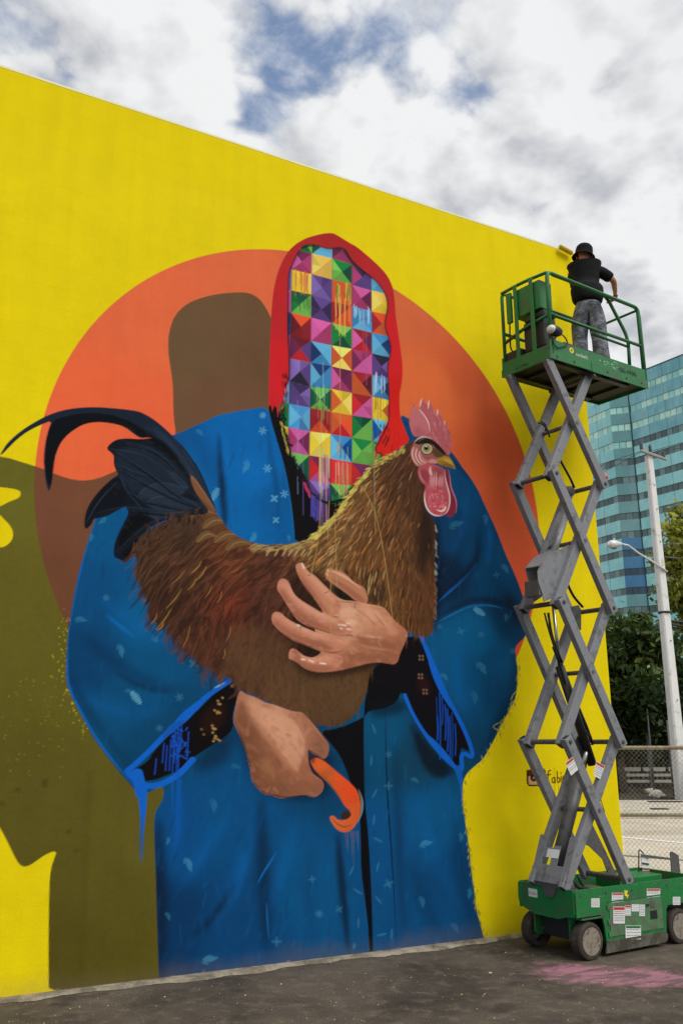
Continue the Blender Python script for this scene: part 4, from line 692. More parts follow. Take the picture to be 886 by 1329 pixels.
for a_ in ([(487, 400), (488, 480), (510, 545), (562, 582)], [(500, 415), (545, 445), (576, 466)], [(450, 194), (505, 244), (560, 314), (606, 380)], [(162, 575), (190, 622), (228, 658), (280, 670), (350, 688), (420, 678), (480, 672), (535, 681)], [(60, 232), (105, 345), (140, 445), (160, 530)]): stroke(H2(a_), 1.5, (56, 30, 22), a=.75)
stroke(H2([(500, 250), (540, 300), (580, 360)]), 1.4, (190, 120, 92), a=.7); stroke(H2([(470, 330), (485, 300), (510, 290)]), 3, (200, 140, 110), a=.5, soft=1)
for _ in range(300):
    x, y = rng.uniform(70, 570), rng.uniform(110, 670); an = rng.normal(.9, .4); l_ = rng.uniform(20, 70)
    stroke(H2([(x, y), (x + l_ * cos(an), y + l_ * sin(an))]), rng.uniform(1.5, 4.5), [(198, 138, 106), (140, 88, 62), (116, 70, 50), (176, 114, 84)][rng.integers(4)], a=.2, clip=m2, soft=1 if rng.random() < .5 else 0)
# --- the rooster's foot, a curled orange spur
foot = H2([(500, 470), (525, 455), (560, 462), (600, 490), (650, 535), (700, 575), (740, 610), (770, 645), (788, 700), (790, 760), (770, 830), (740, 870), (700, 888), (655, 870), (628, 835), (612, 805), (618, 788), (640, 792), (655, 812), (685, 818), (715, 808), (735, 780), (728, 755), (700, 735), (680, 700), (650, 655), (615, 610), (570, 570), (530, 530), (512, 500)])
mf = skin_shape(foot, 'rooster_foot', (216, 84, 34)); ff = field([(415, 990, 222, 96, 42), (440, 1010, 228, 80, 36), (455, 1030, 226, 78, 34), (462, 1055, 214, 92, 40), (445, 1078, 206, 96, 48), (432, 1065, 220, 104, 56), (425, 1010, 186, 92, 44)], mf); ff *= (1 + .18 * fbm(10, 37, 4))[..., None]; fillmask(mf, ff)
fill(H2([(672, 790), (695, 755), (735, 770), (735, 790), (715, 810), (680, 812)]), (58, 34, 20), 'rooster_foot', 2, .95); stroke(H2([(775, 640), (798, 700), (796, 770), (770, 835)]), 2.6, (120, 140, 150), a=.85); stroke(H2([(530, 530), (580, 575), (640, 640), (690, 715)]), 2.0, (150, 84, 40), a=.9)
stroke(H2([(620, 800), (650, 840), (700, 860), (740, 840)]), 1.6, (120, 50, 26), a=.7); fill(H2([(490, 400), (520, 440), (530, 455), (520, 500), (500, 470)]), (60, 34, 22), None, 2, .8, 1)
for x, l_ in ((700, 100), (712, 130), (738, 170), (748, 230), (772, 120), (760, 60), (728, 50)): stroke(H2([(x, 880), (x + 2, 880 + l_ * .9)]), .8, (160, 112, 90), a=.45, taper=2)
# --- thin runs of paint across the rooster
for p_ in ([(485, 590), (486, 640), (487, 690)], [(471, 633), (486, 660), (497, 710), (508, 790), (509, 805)], [(434, 665), (436, 720), (437, 760)], [(429, 735), (429, 780), (429, 826)], [(416, 640), (414, 700), (404, 745)], [(427, 650), (425, 700)]): stroke(p_, .9, (190, 150, 84), a=.75, taper=0)
stroke([(484, 560), (485, 610), (486, 660)], 1.2, (96, 110, 100), a=.7, taper=0)
# --- ragged yellow edge on the right of the robe, green-gold overspray
for _ in range(200):
    t = rng.random(); y = 850 + t * 370; x = np.interp(y, [840, 872, 906, 932, 960, 986, 1003, 1020, 1050, 1100, 1160, 1220], [669, 672, 669, 655, 641, 626, 607, 600, 602, 609, 616, 629]) + rng.normal(0, 1.6)
    c_ = [(176, 160, 30), (222, 198, 20), (60, 74, 40), (120, 116, 40)][rng.integers(4)]; stroke([(x, y), (x + rng.normal(0, 1.2), y + rng.uniform(2, 8))], rng.uniform(.6, 1.8), c_, a=.6, taper=1)
for _ in range(9):
    y = rng.uniform(880, 990); x = np.interp(y, [872, 906, 932, 960, 986], [672, 669, 655, 641, 626]) - rng.uniform(0, 5); stroke([(x, y), (x + rng.normal(-3, 4), y + 5), (x + rng.normal(0, 4), y + 11)], 1.1, (190, 176, 70), a=.8, taper=0)
# --- pale scuffs along the foot of the wall
for _ in range(150):
    x = rng.uniform(0, 690); y = 1299 - .125 * x - abs(rng.normal(0, 1.6)); stroke([(x, y), (x + rng.uniform(1, 6), y - .6)], rng.uniform(.6, 1.6), (150, 140, 120), a=.6, taper=0)
# --- paler rolled patch under the coping, near the roller
for _ in range(26):
    x = rng.uniform(655, 735); y = 308 + .3283 * (x - 680) + rng.uniform(4, 34); stroke([(x, y), (x + rng.normal(0, 2), y + rng.uniform(10, 26))], 9, (220, 202, 60), a=.2, soft=2, taper=0)
# --- signature with its camera badge
sg = [(683, 999), (689, 998), (706, 997), (708, 1000), (709, 1020), (686, 1020), (683.5, 1016)]
fill(sg, (40, 16, 14), 'signature', 0); fill([(685.5, 1007), (707, 1005.5), (707, 1018), (687, 1018), (685.5, 1015)], (206, 160, 110), 'signature', 0)
for x in (686, 688.5, 691): stroke([(x, 1000), (x + .2, 1005)], 1.2, (120, 50, 30), taper=0)
fill([(685, 999.5), (706, 998.5), (707, 1004.5), (685.5, 1006)], (96, 40, 28), None, 0, .8)
th = np.linspace(0, 2 * pi, 16, endpoint=False); fill([(692.5 + 4.5 * cos(t), 1009 + 4.8 * sin(t)) for t in th], (24, 12, 12), None, 0); fill([(692.5 + 1.8 * cos(t), 1009 + 2 * sin(t)) for t in th], (150, 120, 100), None, 0)
SGC = (72, 14, 16)
for p_ in ([(714, 1000), (711.5, 1000), (710.5, 1004), (710.5, 1016)], [(708, 1006), (714, 1005)], [(719, 1009), (716, 1010), (715.5, 1015), (718, 1016.5), (719.5, 1012), (719.5, 1008), (720, 1016)], [(722.5, 1001), (722.5, 1016), (725.5, 1015), (726, 1010), (723, 1009)], [(727.5, 1007.5), (727.5, 1015)], [(727.2, 1003), (727.5, 1004)], [(731, 1007), (729.3, 1010), (730, 1015), (732, 1013), (732.3, 1008.5), (731, 1007)]): stroke(p_, 1.7, SGC, taper=0, lab='signature')
stroke([(719, 996), (719.2, 1030)], .7, SGC, a=.7, taper=0); stroke([(724, 1016), (724, 1026)], .6, SGC, a=.7, taper=0)
# overall plaster mottling
IMG *= (1 + FADE * (.05 * fbm(1.1, 51, 4) + .035 * fbm(55, 52, 1)))[..., None]
np.clip(IMG, 0.002, .85, out=IMG)

# ------------------------------------------------------------------ the wall itself
def paint_mat():
    m = bpy.data.materials.new('mural paint'); m.use_nodes = True; m.node_tree.nodes.clear(); N = NT(m.node_tree)
    a = N.node('ShaderNodeAttribute', attribute_name='paint').outputs['Color']; tc = N.node('ShaderNodeTexCoord').outputs['Object']
    n1 = N.noise(tc, 2.3, 8, .65); n2 = N.noise(tc, 140, 2, .6)
    f = N.math('ADD', 1.0, N.math('ADD', N.math('MULTIPLY', N.math('SUBTRACT', n1, .5), .14), N.math('MULTIPLY', N.math('SUBTRACT', n2, .5), .28)))
    sp = N.node('ShaderNodeSeparateXYZ', {0: tc}); xy = N.node('ShaderNodeCombineXYZ', {0: sp.outputs[0], 1: sp.outputs[2]}).outputs[0]
    roll = N.noise(N.node('ShaderNodeMapping', {'Vector': tc, 'Scale': (5.5, 1, .8)}).outputs[0], 1.0, 3, .5); f = N.math('ADD', f, N.math('MULTIPLY', N.math('SUBTRACT', roll, .5), .18))
    bk = N.node('ShaderNodeTexBrick', {'Vector': xy, 'Color1': (1, 1, 1, 1), 'Color2': (.985, .985, .985, 1), 'Mortar': (.955, .955, .955, 1), 'Scale': 1.0, 'Mortar Size': .006, 'Mortar Smooth': .8, 'Brick Width': .41, 'Row Height': .205}).outputs[0]
    f = N.math('MULTIPLY', f, bk)
    low = N.smooth(N.math('ADD', sp.outputs[2], N.math('MULTIPLY', N.noise(tc, 2.6, 7, .7), -.34)), .02, -.18)
    c = N.node('ShaderNodeVectorMath', {0: a, 'Scale': f}, operation='SCALE').outputs[0]
    c = N.mix(N.math('MULTIPLY', low, .3), c, L(104, 92, 72))
    b = N.node('ShaderNodeBsdfPrincipled', {'Base Color': c, 'Roughness': .85, 'Specular IOR Level': .1})
    h = N.math('ADD', N.math('MULTIPLY', N.noise(tc, 90, 5, .7), .6), N.math('MULTIPLY', N.noise(tc, 5, 3, .5), 1.6))
    bn = N.node('ShaderNodeBump', {'Height': h, 'Strength': .28, 'Distance': .01}); N.l.new(bn.outputs[0], b.inputs['Normal'])
    N.l.new(b.outputs[0], N.node('ShaderNodeOutputMaterial').inputs[0]); return m
PM = paint_mat()
plaster = mat('yellow wall plaster', tuple(lin((218, 196, 4))), .65, var=.06, vscale=1.5, bump=.3, bscale=80)
wall = MB().box((-6, .006, -.2), (7.059, 9.0, 7.84)).build('painted_wall', plaster)
tag(wall, 'tall yellow street wall with large mural of a blue robed figure holding a rooster', 'wall')
cop = MB().box((-6.0, -.002, 7.843), (7.062, 9.0, 7.867)).build('coping', mat('coping metal', L(226, 222, 170), .5, var=.05), wall)
grid = np.arange(NH * NW).reshape(NH, NW)
lab = LAB[:-1, :-1].copy()
xs = np.tile(X0 + np.arange(NW) / SU, NH); xs = np.minimum(xs, X1); zs = np.repeat(np.arange(NH) / SV, NW)
cols = IMG.reshape(-1, 3)
def sheet(name, k, parent):
    ys_, xs_ = np.where(lab == k)
    if not len(ys_): return None
    a = grid[ys_, xs_]; q = np.stack([a, a + 1, a + 1 + NW, a + NW], 1); u, inv = np.unique(q, return_inverse=True); inv = inv.reshape(-1)
    me = bpy.data.meshes.new(name); me.vertices.add(len(u)); co = np.zeros((len(u), 3), np.float32); co[:, 0] = xs[u]; co[:, 2] = zs[u]; me.vertices.foreach_set('co', co.ravel())
    me.loops.add(len(inv)); me.loops.foreach_set('vertex_index', inv.astype(np.int32)); me.polygons.add(len(q)); me.polygons.foreach_set('loop_start', np.arange(0, len(inv), 4, dtype=np.int32)); me.polygons.foreach_set('loop_total', np.full(len(q), 4, np.int32))
    me.update(calc_edges=True)
    at = me.color_attributes.new('paint', 'FLOAT_COLOR', 'POINT'); c4 = np.ones((len(u), 4), np.float32); c4[:, :3] = cols[u]; at.data.foreach_set('color', c4.ravel())
    me.materials.append(PM); return link(name, me, parent)
sheets = {}
TREE = {'rooster_tail': 'rooster_body', 'rooster_face': 'rooster_body', 'rooster_comb': 'rooster_body', 'rooster_wattle': 'rooster_body', 'rooster_beak': 'rooster_body', 'rooster_foot': 'rooster_body', 'upper_hand': 'painted_robe', 'lower_hand': 'painted_robe', 'dark_lining': 'painted_robe', 'prism_pattern': 'painted_hood'}
NAMES = {'rooster_body': 'painted_rooster', 'rooster_tail': 'tail', 'rooster_face': 'face', 'rooster_comb': 'comb', 'rooster_wattle': 'wattle', 'rooster_beak': 'beak', 'rooster_foot': 'foot', 'upper_hand': 'painted_hand', 'lower_hand': 'painted_hand', 'dark_lining': 'dark_lining'}
for n in sorted(PARTS, key=lambda s: s in TREE):
    par = sheets.get(TREE.get(n), wall) if n in TREE else wall
    o = sheet(NAMES.get(n, n), PI_[n], par)
    if o: sheets[n] = o
for n, l_ in {'rooster_body': 'brown painted rooster held in two hands', 'painted_hood': 'red painted hood around a faceless pattern', 'prism_pattern': 'multicoloured triangles inside the red hood', 'upper_hand': 'painted hand spread over the rooster breast', 'lower_hand': 'painted fist holding the orange foot', 'painted_shadow': 'olive and brown painted shadow', 'signature': 'camera badge and the word fabio'}.items():
    if n in sheets: sheets[n]['label'] = l_
# plain yellow above and left of the painted sheets, flush with them
def plain(name, x0, z0, x1, z1):
    nx, nz = max(int((x1 - x0) * 2), 1), max(int((z1 - z0) * 2), 1)
    vs = [(x0 + (x1 - x0) * i / nx, 0, z0 + (z1 - z0) * j / nz) for j in range(nz + 1) for i in range(nx + 1)]
    fs = [(j * (nx + 1) + i, j * (nx + 1) + i + 1, (j + 1) * (nx + 1) + i + 1, (j + 1) * (nx + 1) + i) for j in range(nz) for i in range(nx)]
    me = bpy.data.meshes.new(name); me.from_pydata(vs, [], fs); me.update(); at = me.color_attributes.new('paint', 'FLOAT_COLOR', 'POINT')
    c4 = np.ones((len(vs), 4), np.float32); c4[:, :3] = lin((232, 209, 0)); at.data.foreach_set('color', c4.ravel()); me.materials.append(PM); return link(name, me, wall)
ztop = (NH - 1) / SV
plain('yellow_background', -6, ztop, X1, 7.843); plain('yellow_background', -6, 0, X0, ztop)

# ================================================================== GROUND
def ground_mat():
    m = bpy.data.materials.new('asphalt'); m.use_nodes = True; m.node_tree.nodes.clear(); N = NT(m.node_tree)
    g = N.node('ShaderNodeNewGeometry').outputs['Position']
    n1 = N.noise(g, .9, 6, .65, .3); n2 = N.noise(g, 7, 8, .7); n3 = N.noise(g, 95, 3, .7); n4 = N.node('ShaderNodeTexVoronoi', {'Vector': g, 'Scale': 110.0}).outputs['Distance']
    c = N.mix(N.smooth(n1, .35, .68), L(56, 50, 44), L(92, 83, 72))
    c = N.mix(N.math('MULTIPLY', N.smooth(n2, .48, .68), .55), c, L(118, 108, 93))
    c = N.mix(N.math('MULTIPLY', N.smooth(n3, .50, .72), .38), c, L(136, 126, 112))
    c = N.mix(N.math('MULTIPLY', N.smooth(n3, .50, .30), .5), c, L(34, 30, 27))
    vor = N.node('ShaderNodeTexVoronoi', {'Vector': N.node('ShaderNodeVectorMath', {0: g, 1: N.node('ShaderNodeTexNoise', {'Vector': g, 'Scale': 1.4, 'Detail': 5.0}).outputs['Color']}, operation='ADD').outputs[0], 'Scale': .55}, feature='DISTANCE_TO_EDGE').outputs['Distance']
    c = N.mix(N.math('MULTIPLY', N.smooth(N.noise(g, 2.1, 3, .5), .60, .70), .5), c, L(40, 35, 31))
    # the pink powder stain
    ctr = onz(800, 1266); ax = (onz(886, 1275) - onz(700, 1262)).normalized()
    sp = N.node('ShaderNodeVectorMath', {0: g, 1: tuple(ctr)}, operation='SUBTRACT').outputs[0]
    u_ = N.node('ShaderNodeVectorMath', {0: sp, 1: tuple(ax)}, operation='DOT_PRODUCT').outputs['Value']; v_ = N.node('ShaderNodeVectorMath', {0: sp, 1: (-ax.y, ax.x, 0)}, operation='DOT_PRODUCT').outputs['Value']
    rr = N.math('SQRT', N.math('ADD', N.math('POWER', N.math('DIVIDE', u_, .66), 2.0), N.math('POWER', N.math('DIVIDE', v_, .34), 2.0)))
    wob = N.noise(g, 3.5, 8, .7, .8); st = N.noise(N.node('ShaderNodeMapping', {'Vector': g, 'Scale': (1.6, 6, 1), 'Rotation': (0, 0, .2)}).outputs[0], 1.6, 7, .65, .5)
    mk = N.smooth(N.math('ADD', rr, N.math('MULTIPLY', N.math('SUBTRACT', wob, .5), 1.9)), 1.25, .55)
    c = N.mix(N.math('MULTIPLY', mk, N.math('ADD', .2, N.math('MULTIPLY', N.smooth(st, .42, .58), .6))), c, L(176, 120, 138))
    h = N.math('ADD', N.math('MULTIPLY', n4, .8), N.math('MULTIPLY', n3, .7))
    b = N.node('ShaderNodeBsdfPrincipled', {'Base Color': c, 'Roughness': .9, 'Specular IOR Level': .3})
    bn = N.node('ShaderNodeBump', {'Height': h, 'Strength': .7, 'Distance': .008}); N.l.new(bn.outputs[0], b.inputs['Normal'])
    N.l.new(b.outputs[0], N.node('ShaderNodeOutputMaterial').inputs[0]); return m
G_ = MB(); G_.add([(-2000, -2000, 0), (2000, -2000, 0), (2000, 2000, 0), (-2000, 2000, 0)], [(0, 1, 2, 3)])
tag(G_.build('ground', ground_mat()), kind='structure')
def concrete(name, a, b, sc=1.2, crack=True):
    m = bpy.data.materials.new(name); m.use_nodes = True; m.node_tree.nodes.clear(); N = NT(m.node_tree)
    g = N.node('ShaderNodeNewGeometry').outputs['Position']; n1 = N.noise(g, sc, 8, .65, .3); n3 = N.noise(g, 60, 3, .6)
    c = N.mix(N.smooth(n1, .35, .65), a, b); c = N.mix(N.math('MULTIPLY', N.smooth(n3, .45, .7), .3), c, (.12, .11, .09))
    bs = N.node('ShaderNodeBsdfPrincipled', {'Base Color': c, 'Roughness': .85, 'Specular IOR Level': .3})
    bn = N.node('ShaderNodeBump', {'Height': n3, 'Strength': .4, 'Distance': .006}); N.l.new(bn.outputs[0], bs.inputs['Normal']); N.l.new(bs.outputs[0], N.node('ShaderNodeOutputMaterial').inputs[0]); return m
# concrete footing along the wall, with a crumbled front edge
fx = np.arange(-6, 7.3, .05); edge = [.11 + .03 * math.sin(x * 3.1) + .02 * math.sin(x * 11 + 1) + rng.normal(0, .008) for x in fx]
B = MB(); n = len(fx); vs = []
for x, e in zip(fx, edge): vs += [(x, .004, .022), (x, -e * .75, .018), (x, -e, .003)]
B.add(vs, [(3 * i + j, 3 * i + 3 + j, 3 * i + 4 + j, 3 * i + 1 + j) for i in range(n - 1) for j in (0, 1)], True)
tag(B.build('footing', concrete('old concrete', L(98, 90, 78), L(156, 146, 128), 5)), kind='structure')
# street beyond the fence
def quad_lf(name, pts, z, m):
    b = MB(); b.add([tuple(atfw(la, f, z)) for la, f in pts], [tuple(range(len(pts)))]); return tag(b.build(name, m), kind='structure')
street_m = concrete('pale street concrete', L(178, 168, 150), L(206, 197, 180), .5)
def latfwd(p): q = p - Vector((CAM.x, CAM.y, 0)); return q.dot(rt), q.dot(hd)
def gl(x, y): return latfwd(onz(x, y))
fwd_edge = gl(840, 1112)[1]; fwd_line = gl(806.8, 1087)[1]
quad_lf('street', [(3.05, 9.8), (60, 9.8), (220, 27.5), (-10, 27.5), (-10, 26), (3.05, 26)], .004, street_m)
a_, b_ = gl(806.8, 1087), gl(885.6, 1094.5)
d_ = ((b_[0] - a_[0]), (b_[1] - a_[1])); ln_ = math.hypot(*d_); d_ = (d_[0] / ln_, d_[1] / ln_); nrm = (-d_[1], d_[0])
def strip(a, d, w0, w1, l0, l1): n_ = (-d[1], d[0]); return [(a[0] + d[0] * l0 + n_[0] * w0, a[1] + d[1] * l0 + n_[1] * w0), (a[0] + d[0] * l1 + n_[0] * w0, a[1] + d[1] * l1 + n_[1] * w0), (a[0] + d[0] * l1 + n_[0] * w1, a[1] + d[1] * l1 + n_[1] * w1), (a[0] + d[0] * l0 + n_[0] * w1, a[1] + d[1] * l0 + n_[1] * w1)]
quad_lf('road_marking', strip(a_, d_, -.09, .09, -1, 30), .010, mat('road paint', L(232, 230, 222), .7, var=.05))
a2, b2 = gl(809.5, 1111), gl(886, 1117); l2 = math.hypot(b2[0] - a2[0], b2[1] - a2[1]); d2 = ((b2[0] - a2[0]) / l2, (b2[1] - a2[1]) / l2)
quad_lf('gutter', strip(a2, d2, -.07, .07, -1, 25), .009, mat('gutter joint', L(112, 104, 92), .9))
kf = gl(840, 1063)[1]
P4 = [(2, kf), (60, kf), (60, 27.4), (2, 27.4)]
b = MB(); b.add([tuple(atfw(a, f, z)) for z in (.004, .12) for a, f in P4], [(0, 1, 5, 4), (1, 2, 6, 5), (2, 3, 7, 6), (3, 0, 4, 7), (4, 5, 6, 7)])
tag(b.build('pavement', concrete('pavement concrete', L(172, 165, 148), L(200, 192, 176), 1.3)), kind='structure')
quad_lf('planting_strip', [(-20, 27.45), (120, 27.45), (120, 60), (-20, 60)], .006, mat('dark leaf litter', L(58, 50, 38), .95, var=.3, vscale=2))
# pebbles and flecks of paint on the asphalt
b = MB()
for _ in range(230):
    x, y = rng.uniform(0, 886), rng.uniform(1232, 1345)
    if y < 1306 - .125 * x: continue
    p = onz(x, y); s_ = rng.uniform(.002, .0065) * (2.0 if rng.random() < .06 else 1); rz = rng.uniform(0, 3)
    vs = [p + Vector((cos(rz + k * pi / 2) * s_ * rng.uniform(.6, 1.3), sin(rz + k * pi / 2) * s_ * rng.uniform(.6, 1.3), rng.uniform(0, .3) * s_)) for k in range(4)] + [p + Vector((0, 0, s_ * rng.uniform(.5, 1)))]
    b.add(vs, [(0, 1, 4), (1, 2, 4), (2, 3, 4), (3, 0, 4)])
tag(b.build('gravel', mat('pale grit', L(196, 184, 160), .9, var=.5, vscale=40)), 'loose pale grit scattered over the dark asphalt', 'gravel', kind='stuff')
def lump(name, px, py, s_, m, label, cat):
    bm = bmesh.new(); bmesh.ops.create_icosphere(bm, subdivisions=2, radius=1)
    for v in bm.verts: v.co *= rng.uniform(.72, 1.12); v.co = Vector((v.co.x * s_, v.co.y * s_ * .7, max(v.co.z, -.4) * s_ * .55 + .25 * s_))
    me = bpy.data.meshes.new(name); bm.to_mesh(me); bm.free(); me.materials.append(m); o = link(name, me); o.location = onz(px, py) + Vector((0, 0, .015)); return tag(o, label, cat)
lump('stone', 302, 1259, .022, mat('pale stone', L(168, 156, 120), .9), 'pale crumbly stone on the footing below the blue robe', 'stone')
lump('stone', 562, 1232, .014, mat('dark stone', L(52, 48, 44), .9), 'small dark stone on the footing below the robe hem', 'stone')
lump('stone', 636, 1266, .016, mat('chalk lump', L(178, 172, 160), .9), 'pale chalky lump on the asphalt left of the lift', 'stone')
lump('paint_chip', 599, 1294, .008, mat('yellow chip', L(190, 170, 50), .8), 'yellow paint chip on the asphalt, the nearer one', 'paint chip')
lump('paint_chip', 678, 1282, .007, mat('yellow chip', L(190, 170, 50), .8), 'yellow paint chip on the asphalt, nearer the pink stain', 'paint chip')

# ================================================================== THE SCISSOR LIFT
LA = radians(4.7); LO = Vector((5.43, -1.06, 0)); LU = Vector((cos(LA), sin(LA), 0)); LV = Vector((-sin(LA), cos(LA), 0))
def lv(x, y, v): r = ray(x, y); t = ((LO + LV * v - CAM).dot(LV)) / r.dot(LV); q = CAM + r * t - LO; return (q.dot(LU), q.z)
lift = empty('scissor_lift', LO, LA, 'green scissor lift raised high beside the yellow wall with a man on its platform', 'scissor lift')
GREEN = mat('green lift paint', L(16, 114, 54), .45, var=.22, vscale=9, bump=.08, bscale=30, dirt=L(66, 82, 62), dirt_amt=.5, dirt_scale=8)
GREEND = mat('weathered green panel', L(70, 118, 78), .7, var=.2, vscale=12, dirt=L(90, 84, 70), dirt_amt=.6, dirt_scale=7)
GREY = mat('grey arm paint', L(124, 126, 130), .45, var=.16, vscale=9, bump=.08, bscale=25, dirt=L(80, 79, 78), dirt_amt=.4, dirt_scale=9)
GREYD = mat('dark grey steel', L(84, 84, 85), .5, var=.15, vscale=8, dirt=L(50, 47, 43), dirt_amt=.4, dirt_scale=9)
BLACK = mat('black rubber hose', L(22, 22, 23), .5, var=.1)
BLKP = mat('black plastic', L(26, 27, 29), .5, var=.25, vscale=20)
STEEL = mat('bare steel', L(160, 160, 158), .3, .9, var=.08)
TYRE = mat('solid grey tyre', L(54, 48, 43), .9, var=.25, vscale=25, bump=.3, bscale=120, dirt=L(96, 86, 74), dirt_amt=.3, dirt_scale=12)
RIM = mat('dusty wheel rim', L(136, 126, 112), .85, var=.2, vscale=25, dirt=L(64, 58, 50), dirt_amt=.5, dirt_scale=20)
WHT = mat('decal white', L(214, 216, 214), .5, var=.06); REDD = mat('decal red', L(186, 48, 44), .5, var=.08); INK = mat('decal print', L(64, 64, 66), .6, var=.05); YEL = mat('decal yellow', L(226, 206, 40), .5, var=.05)
UNDER = mat('underside sheet', L(30, 44, 34), .7, var=.3, vscale=6, dirt=L(60, 50, 38), dirt_amt=.5)
def P3(u, v, z): return (u, v, z)
# scissor arms (left joint u, right joint u, z), from the top pair down
J = [(.18, .81, 5.60), (.15, .847, 4.395), (.126, .818, 3.10), (.084, .787, 1.812), (-.005, .716, .60)]
def arm(u0, z0, u1, z1, v, nm='scissor_arm', m=GREY):
    d = Vector((u1 - u0, 0, z1 - z0)).normalized() * .045
    b = MB().bar((u0 - d.x, v, z0 - d.z), (u1 + d.x, v, z1 + d.z), .058, .098, bev=.007)
    a = b.build(nm, m, lift)
    e = MB()                                                     # dark plates painting the shade inside the hollow tube ends
    for s_, (uu, zz_) in ((-1, (u0, z0)), (1, (u1, z1))):
        c = Vector((uu, v, zz_)) + d * s_; dn = d.normalized() * s_
        e.bar(c + dn * -.002, c + dn * .0015, .04, .068); e.build('tube_end_shade', BLKP, a); e = MB()
    return a
for k in range(4):
    (ul, ur, zt), (bl, br, zb) = J[k], J[k + 1]
    for v_out, v_in in ((.045, .108), (.535, .472)):
        arm(ul, zt, br, zb, v_out); arm(bl, zb, ur, zt, v_in)
    mu, mz = (ul + br + ur + bl) / 4, (zt + zb) / 2
    MB().lathe([(.0, 0), (.02, 0), (.022, .012), (.022, .54), (.02, .556), (.0, .556)], (mu, .012, mz), (0, 1, 0), 10).build('pivot_pin', GREYD, lift)
for k in range(5):
    ul, ur, z = J[k]
    for u_ in (ul, ur):
        if k in (0, 4) and u_ == ul: continue
        MB().lathe([(.024, 0), (.024, .43)], (u_, .075, z), (0, 1, 0), 12).build('cross_tube', GREYD, lift)
        for v_ in (.008, .572): MB().lathe([(.0, 0), (.017, 0), (.019, .004), (.019, .016), (.012, .016), (.012, -.004), (0, -.004)], (u_, v_ - .004, z), (0, 1, 0), 8).build('bolt_head', GREYD, lift)
# drilled holes and strap bands on the near arms
for k in range(4):
    (ul, ur, zt), (bl, br, zb) = J[k], J[k + 1]
    A_, B_ = Vector((ul, .0195, zt)), Vector((br, .0195, zb)); L_ = (B_ - A_)
    for t in (.09, .93): MB().lathe([(.007, 0), (.007, .003)], A_ + L_ * t + Vector((0, -.0015, 0)), (0, 1, 0), 8).build('bolt_hole', BLKP, lift)
def band(A_, B_, t, v, n_='strap'):
    A_, B_ = Vector((A_[0], v, A_[1])), Vector((B_[0], v, B_[1])); d = (B_ - A_).normalized(); c = A_ + (B_ - A_) * t
    MB().bar(c - d * .010, c + d * .010, .056, .088).build(n_, BLACK, lift)
band((J[1][0], J[1][2]), (J[2][1], J[2][2]), .10, .045); band((J[1][0], J[1][2]), (J[2][1], J[2][2]), .08, .535)
band((J[3][0], J[3][2]), (J[2][1], J[2][2]), .12, .108); band((J[3][0], J[3][2]), (J[2][1], J[2][2]), .12, .472); band((J[2][0], J[2][2]), (J[3][1], J[3][2]), .92, .045); band((J[2][0], J[2][2]), (J[1][1], J[1][2]), .93, .108)
# arm decals
def decal(x0, y0, x1, y1, v, rot=None, name='decal', head=None, parent=None, lines=4):
    """printed sticker: corners in photo pixels on the lift's side plane v"""
    c = [lv(x0, y0, v), lv(x1, y0, v), lv(x1, y1, v), lv(x0, y1, v)]
    if rot is not None:
        cx, cz = sum(p[0] for p in c) / 4, sum(p[1] for p in c) / 4; w_ = abs(c[1][0] - c[0][0]) / 2; h_ = abs(c[0][1] - c[3][1]) / 2
        ex, ez = cos(rot), sin(rot); c = [(cx + ex * a * w_ - ez * b_ * h_, cz + ez * a * w_ + ex * b_ * h_) for a, b_ in ((-1, 1), (1, 1), (1, -1), (-1, -1))]
    q = lambda s, t, o: (c[0][0] * (1 - s) * (1 - t) + c[1][0] * s * (1 - t) + c[2][0] * s * t + c[3][0] * (1 - s) * t, v + o, c[0][1] * (1 - s) * (1 - t) + c[1][1] * s * (1 - t) + c[2][1] * s * t + c[3][1] * (1 - s) * t)
    def rect(s0, t0, s1, t1, o0, o1):
        return MB().add([q(s0, t0, o0), q(s1, t0, o0), q(s1, t1, o0), q(s0, t1, o0), q(s0, t0, o1), q(s1, t0, o1), q(s1, t1, o1), q(s0, t1, o1)], [(0, 1, 2, 3), (4, 7, 6, 5), (0, 4, 5, 1), (1, 5, 6, 2), (2, 6, 7, 3), (3, 7, 4, 0)])
    o = rect(0, 0, 1, 1, 0, -.0015).build(name, WHT, parent or lift)
    if head: rect(.03, .03, .97, .2, -.0016, -.0022).build('printed_header', head, o)
    t_ = MB(); y = .28 if head else .12
    while y < .9:
        x = .08
        while x < .9:
            w_ = rng.uniform(.06, .22); x2 = min(x + w_, .93); r_ = rect(x, y, x2, y + .035, -.0016, -.002); t_.add(r_.v, r_.f); x = x2 + .04
        y += .62 / (lines + 1) + rng.uniform(0, .03)
        if rng.random() < .15: y += .1
    t_.build('small_print', INK, o); return o
decal(736, 985, 747, 1004, .0185, radians(28), 'warning_label', REDD); decal(772, 990, 783, 1010, .081, radians(-22), 'warning_label', REDD)
# hydraulic cylinders
MB().tube([(.335, .29, 2.50), (.30, .29, 3.12)], .016, 10).build('cylinder_rod', STEEL, lift)
MB().tube([(.68, .29, 1.60), (.335, .29, 2.52)], .042, 14).build('cylinder', BLKP, lift)
MB().tube([(.10, .29, .74), (.52, .29, 1.55)], .058, 14).build('cylinder', GREYD, lift); MB().tube([(.52, .29, 1.55), (.66, .29, 1.80)], .024, 10).build('cylinder_rod', STEEL, lift)
MB().tube([(.27, .32, 3.42), (.62, .32, 4.12)], .034, 12).build('cylinder', GREY, lift)
MB().lathe([(.03, 0), (.055, .01), (.055, .09), (.03, .1)], (.70, .30, 4.36), (0, 1, .1), 14).build('cylinder_lug', GREYD, lift)
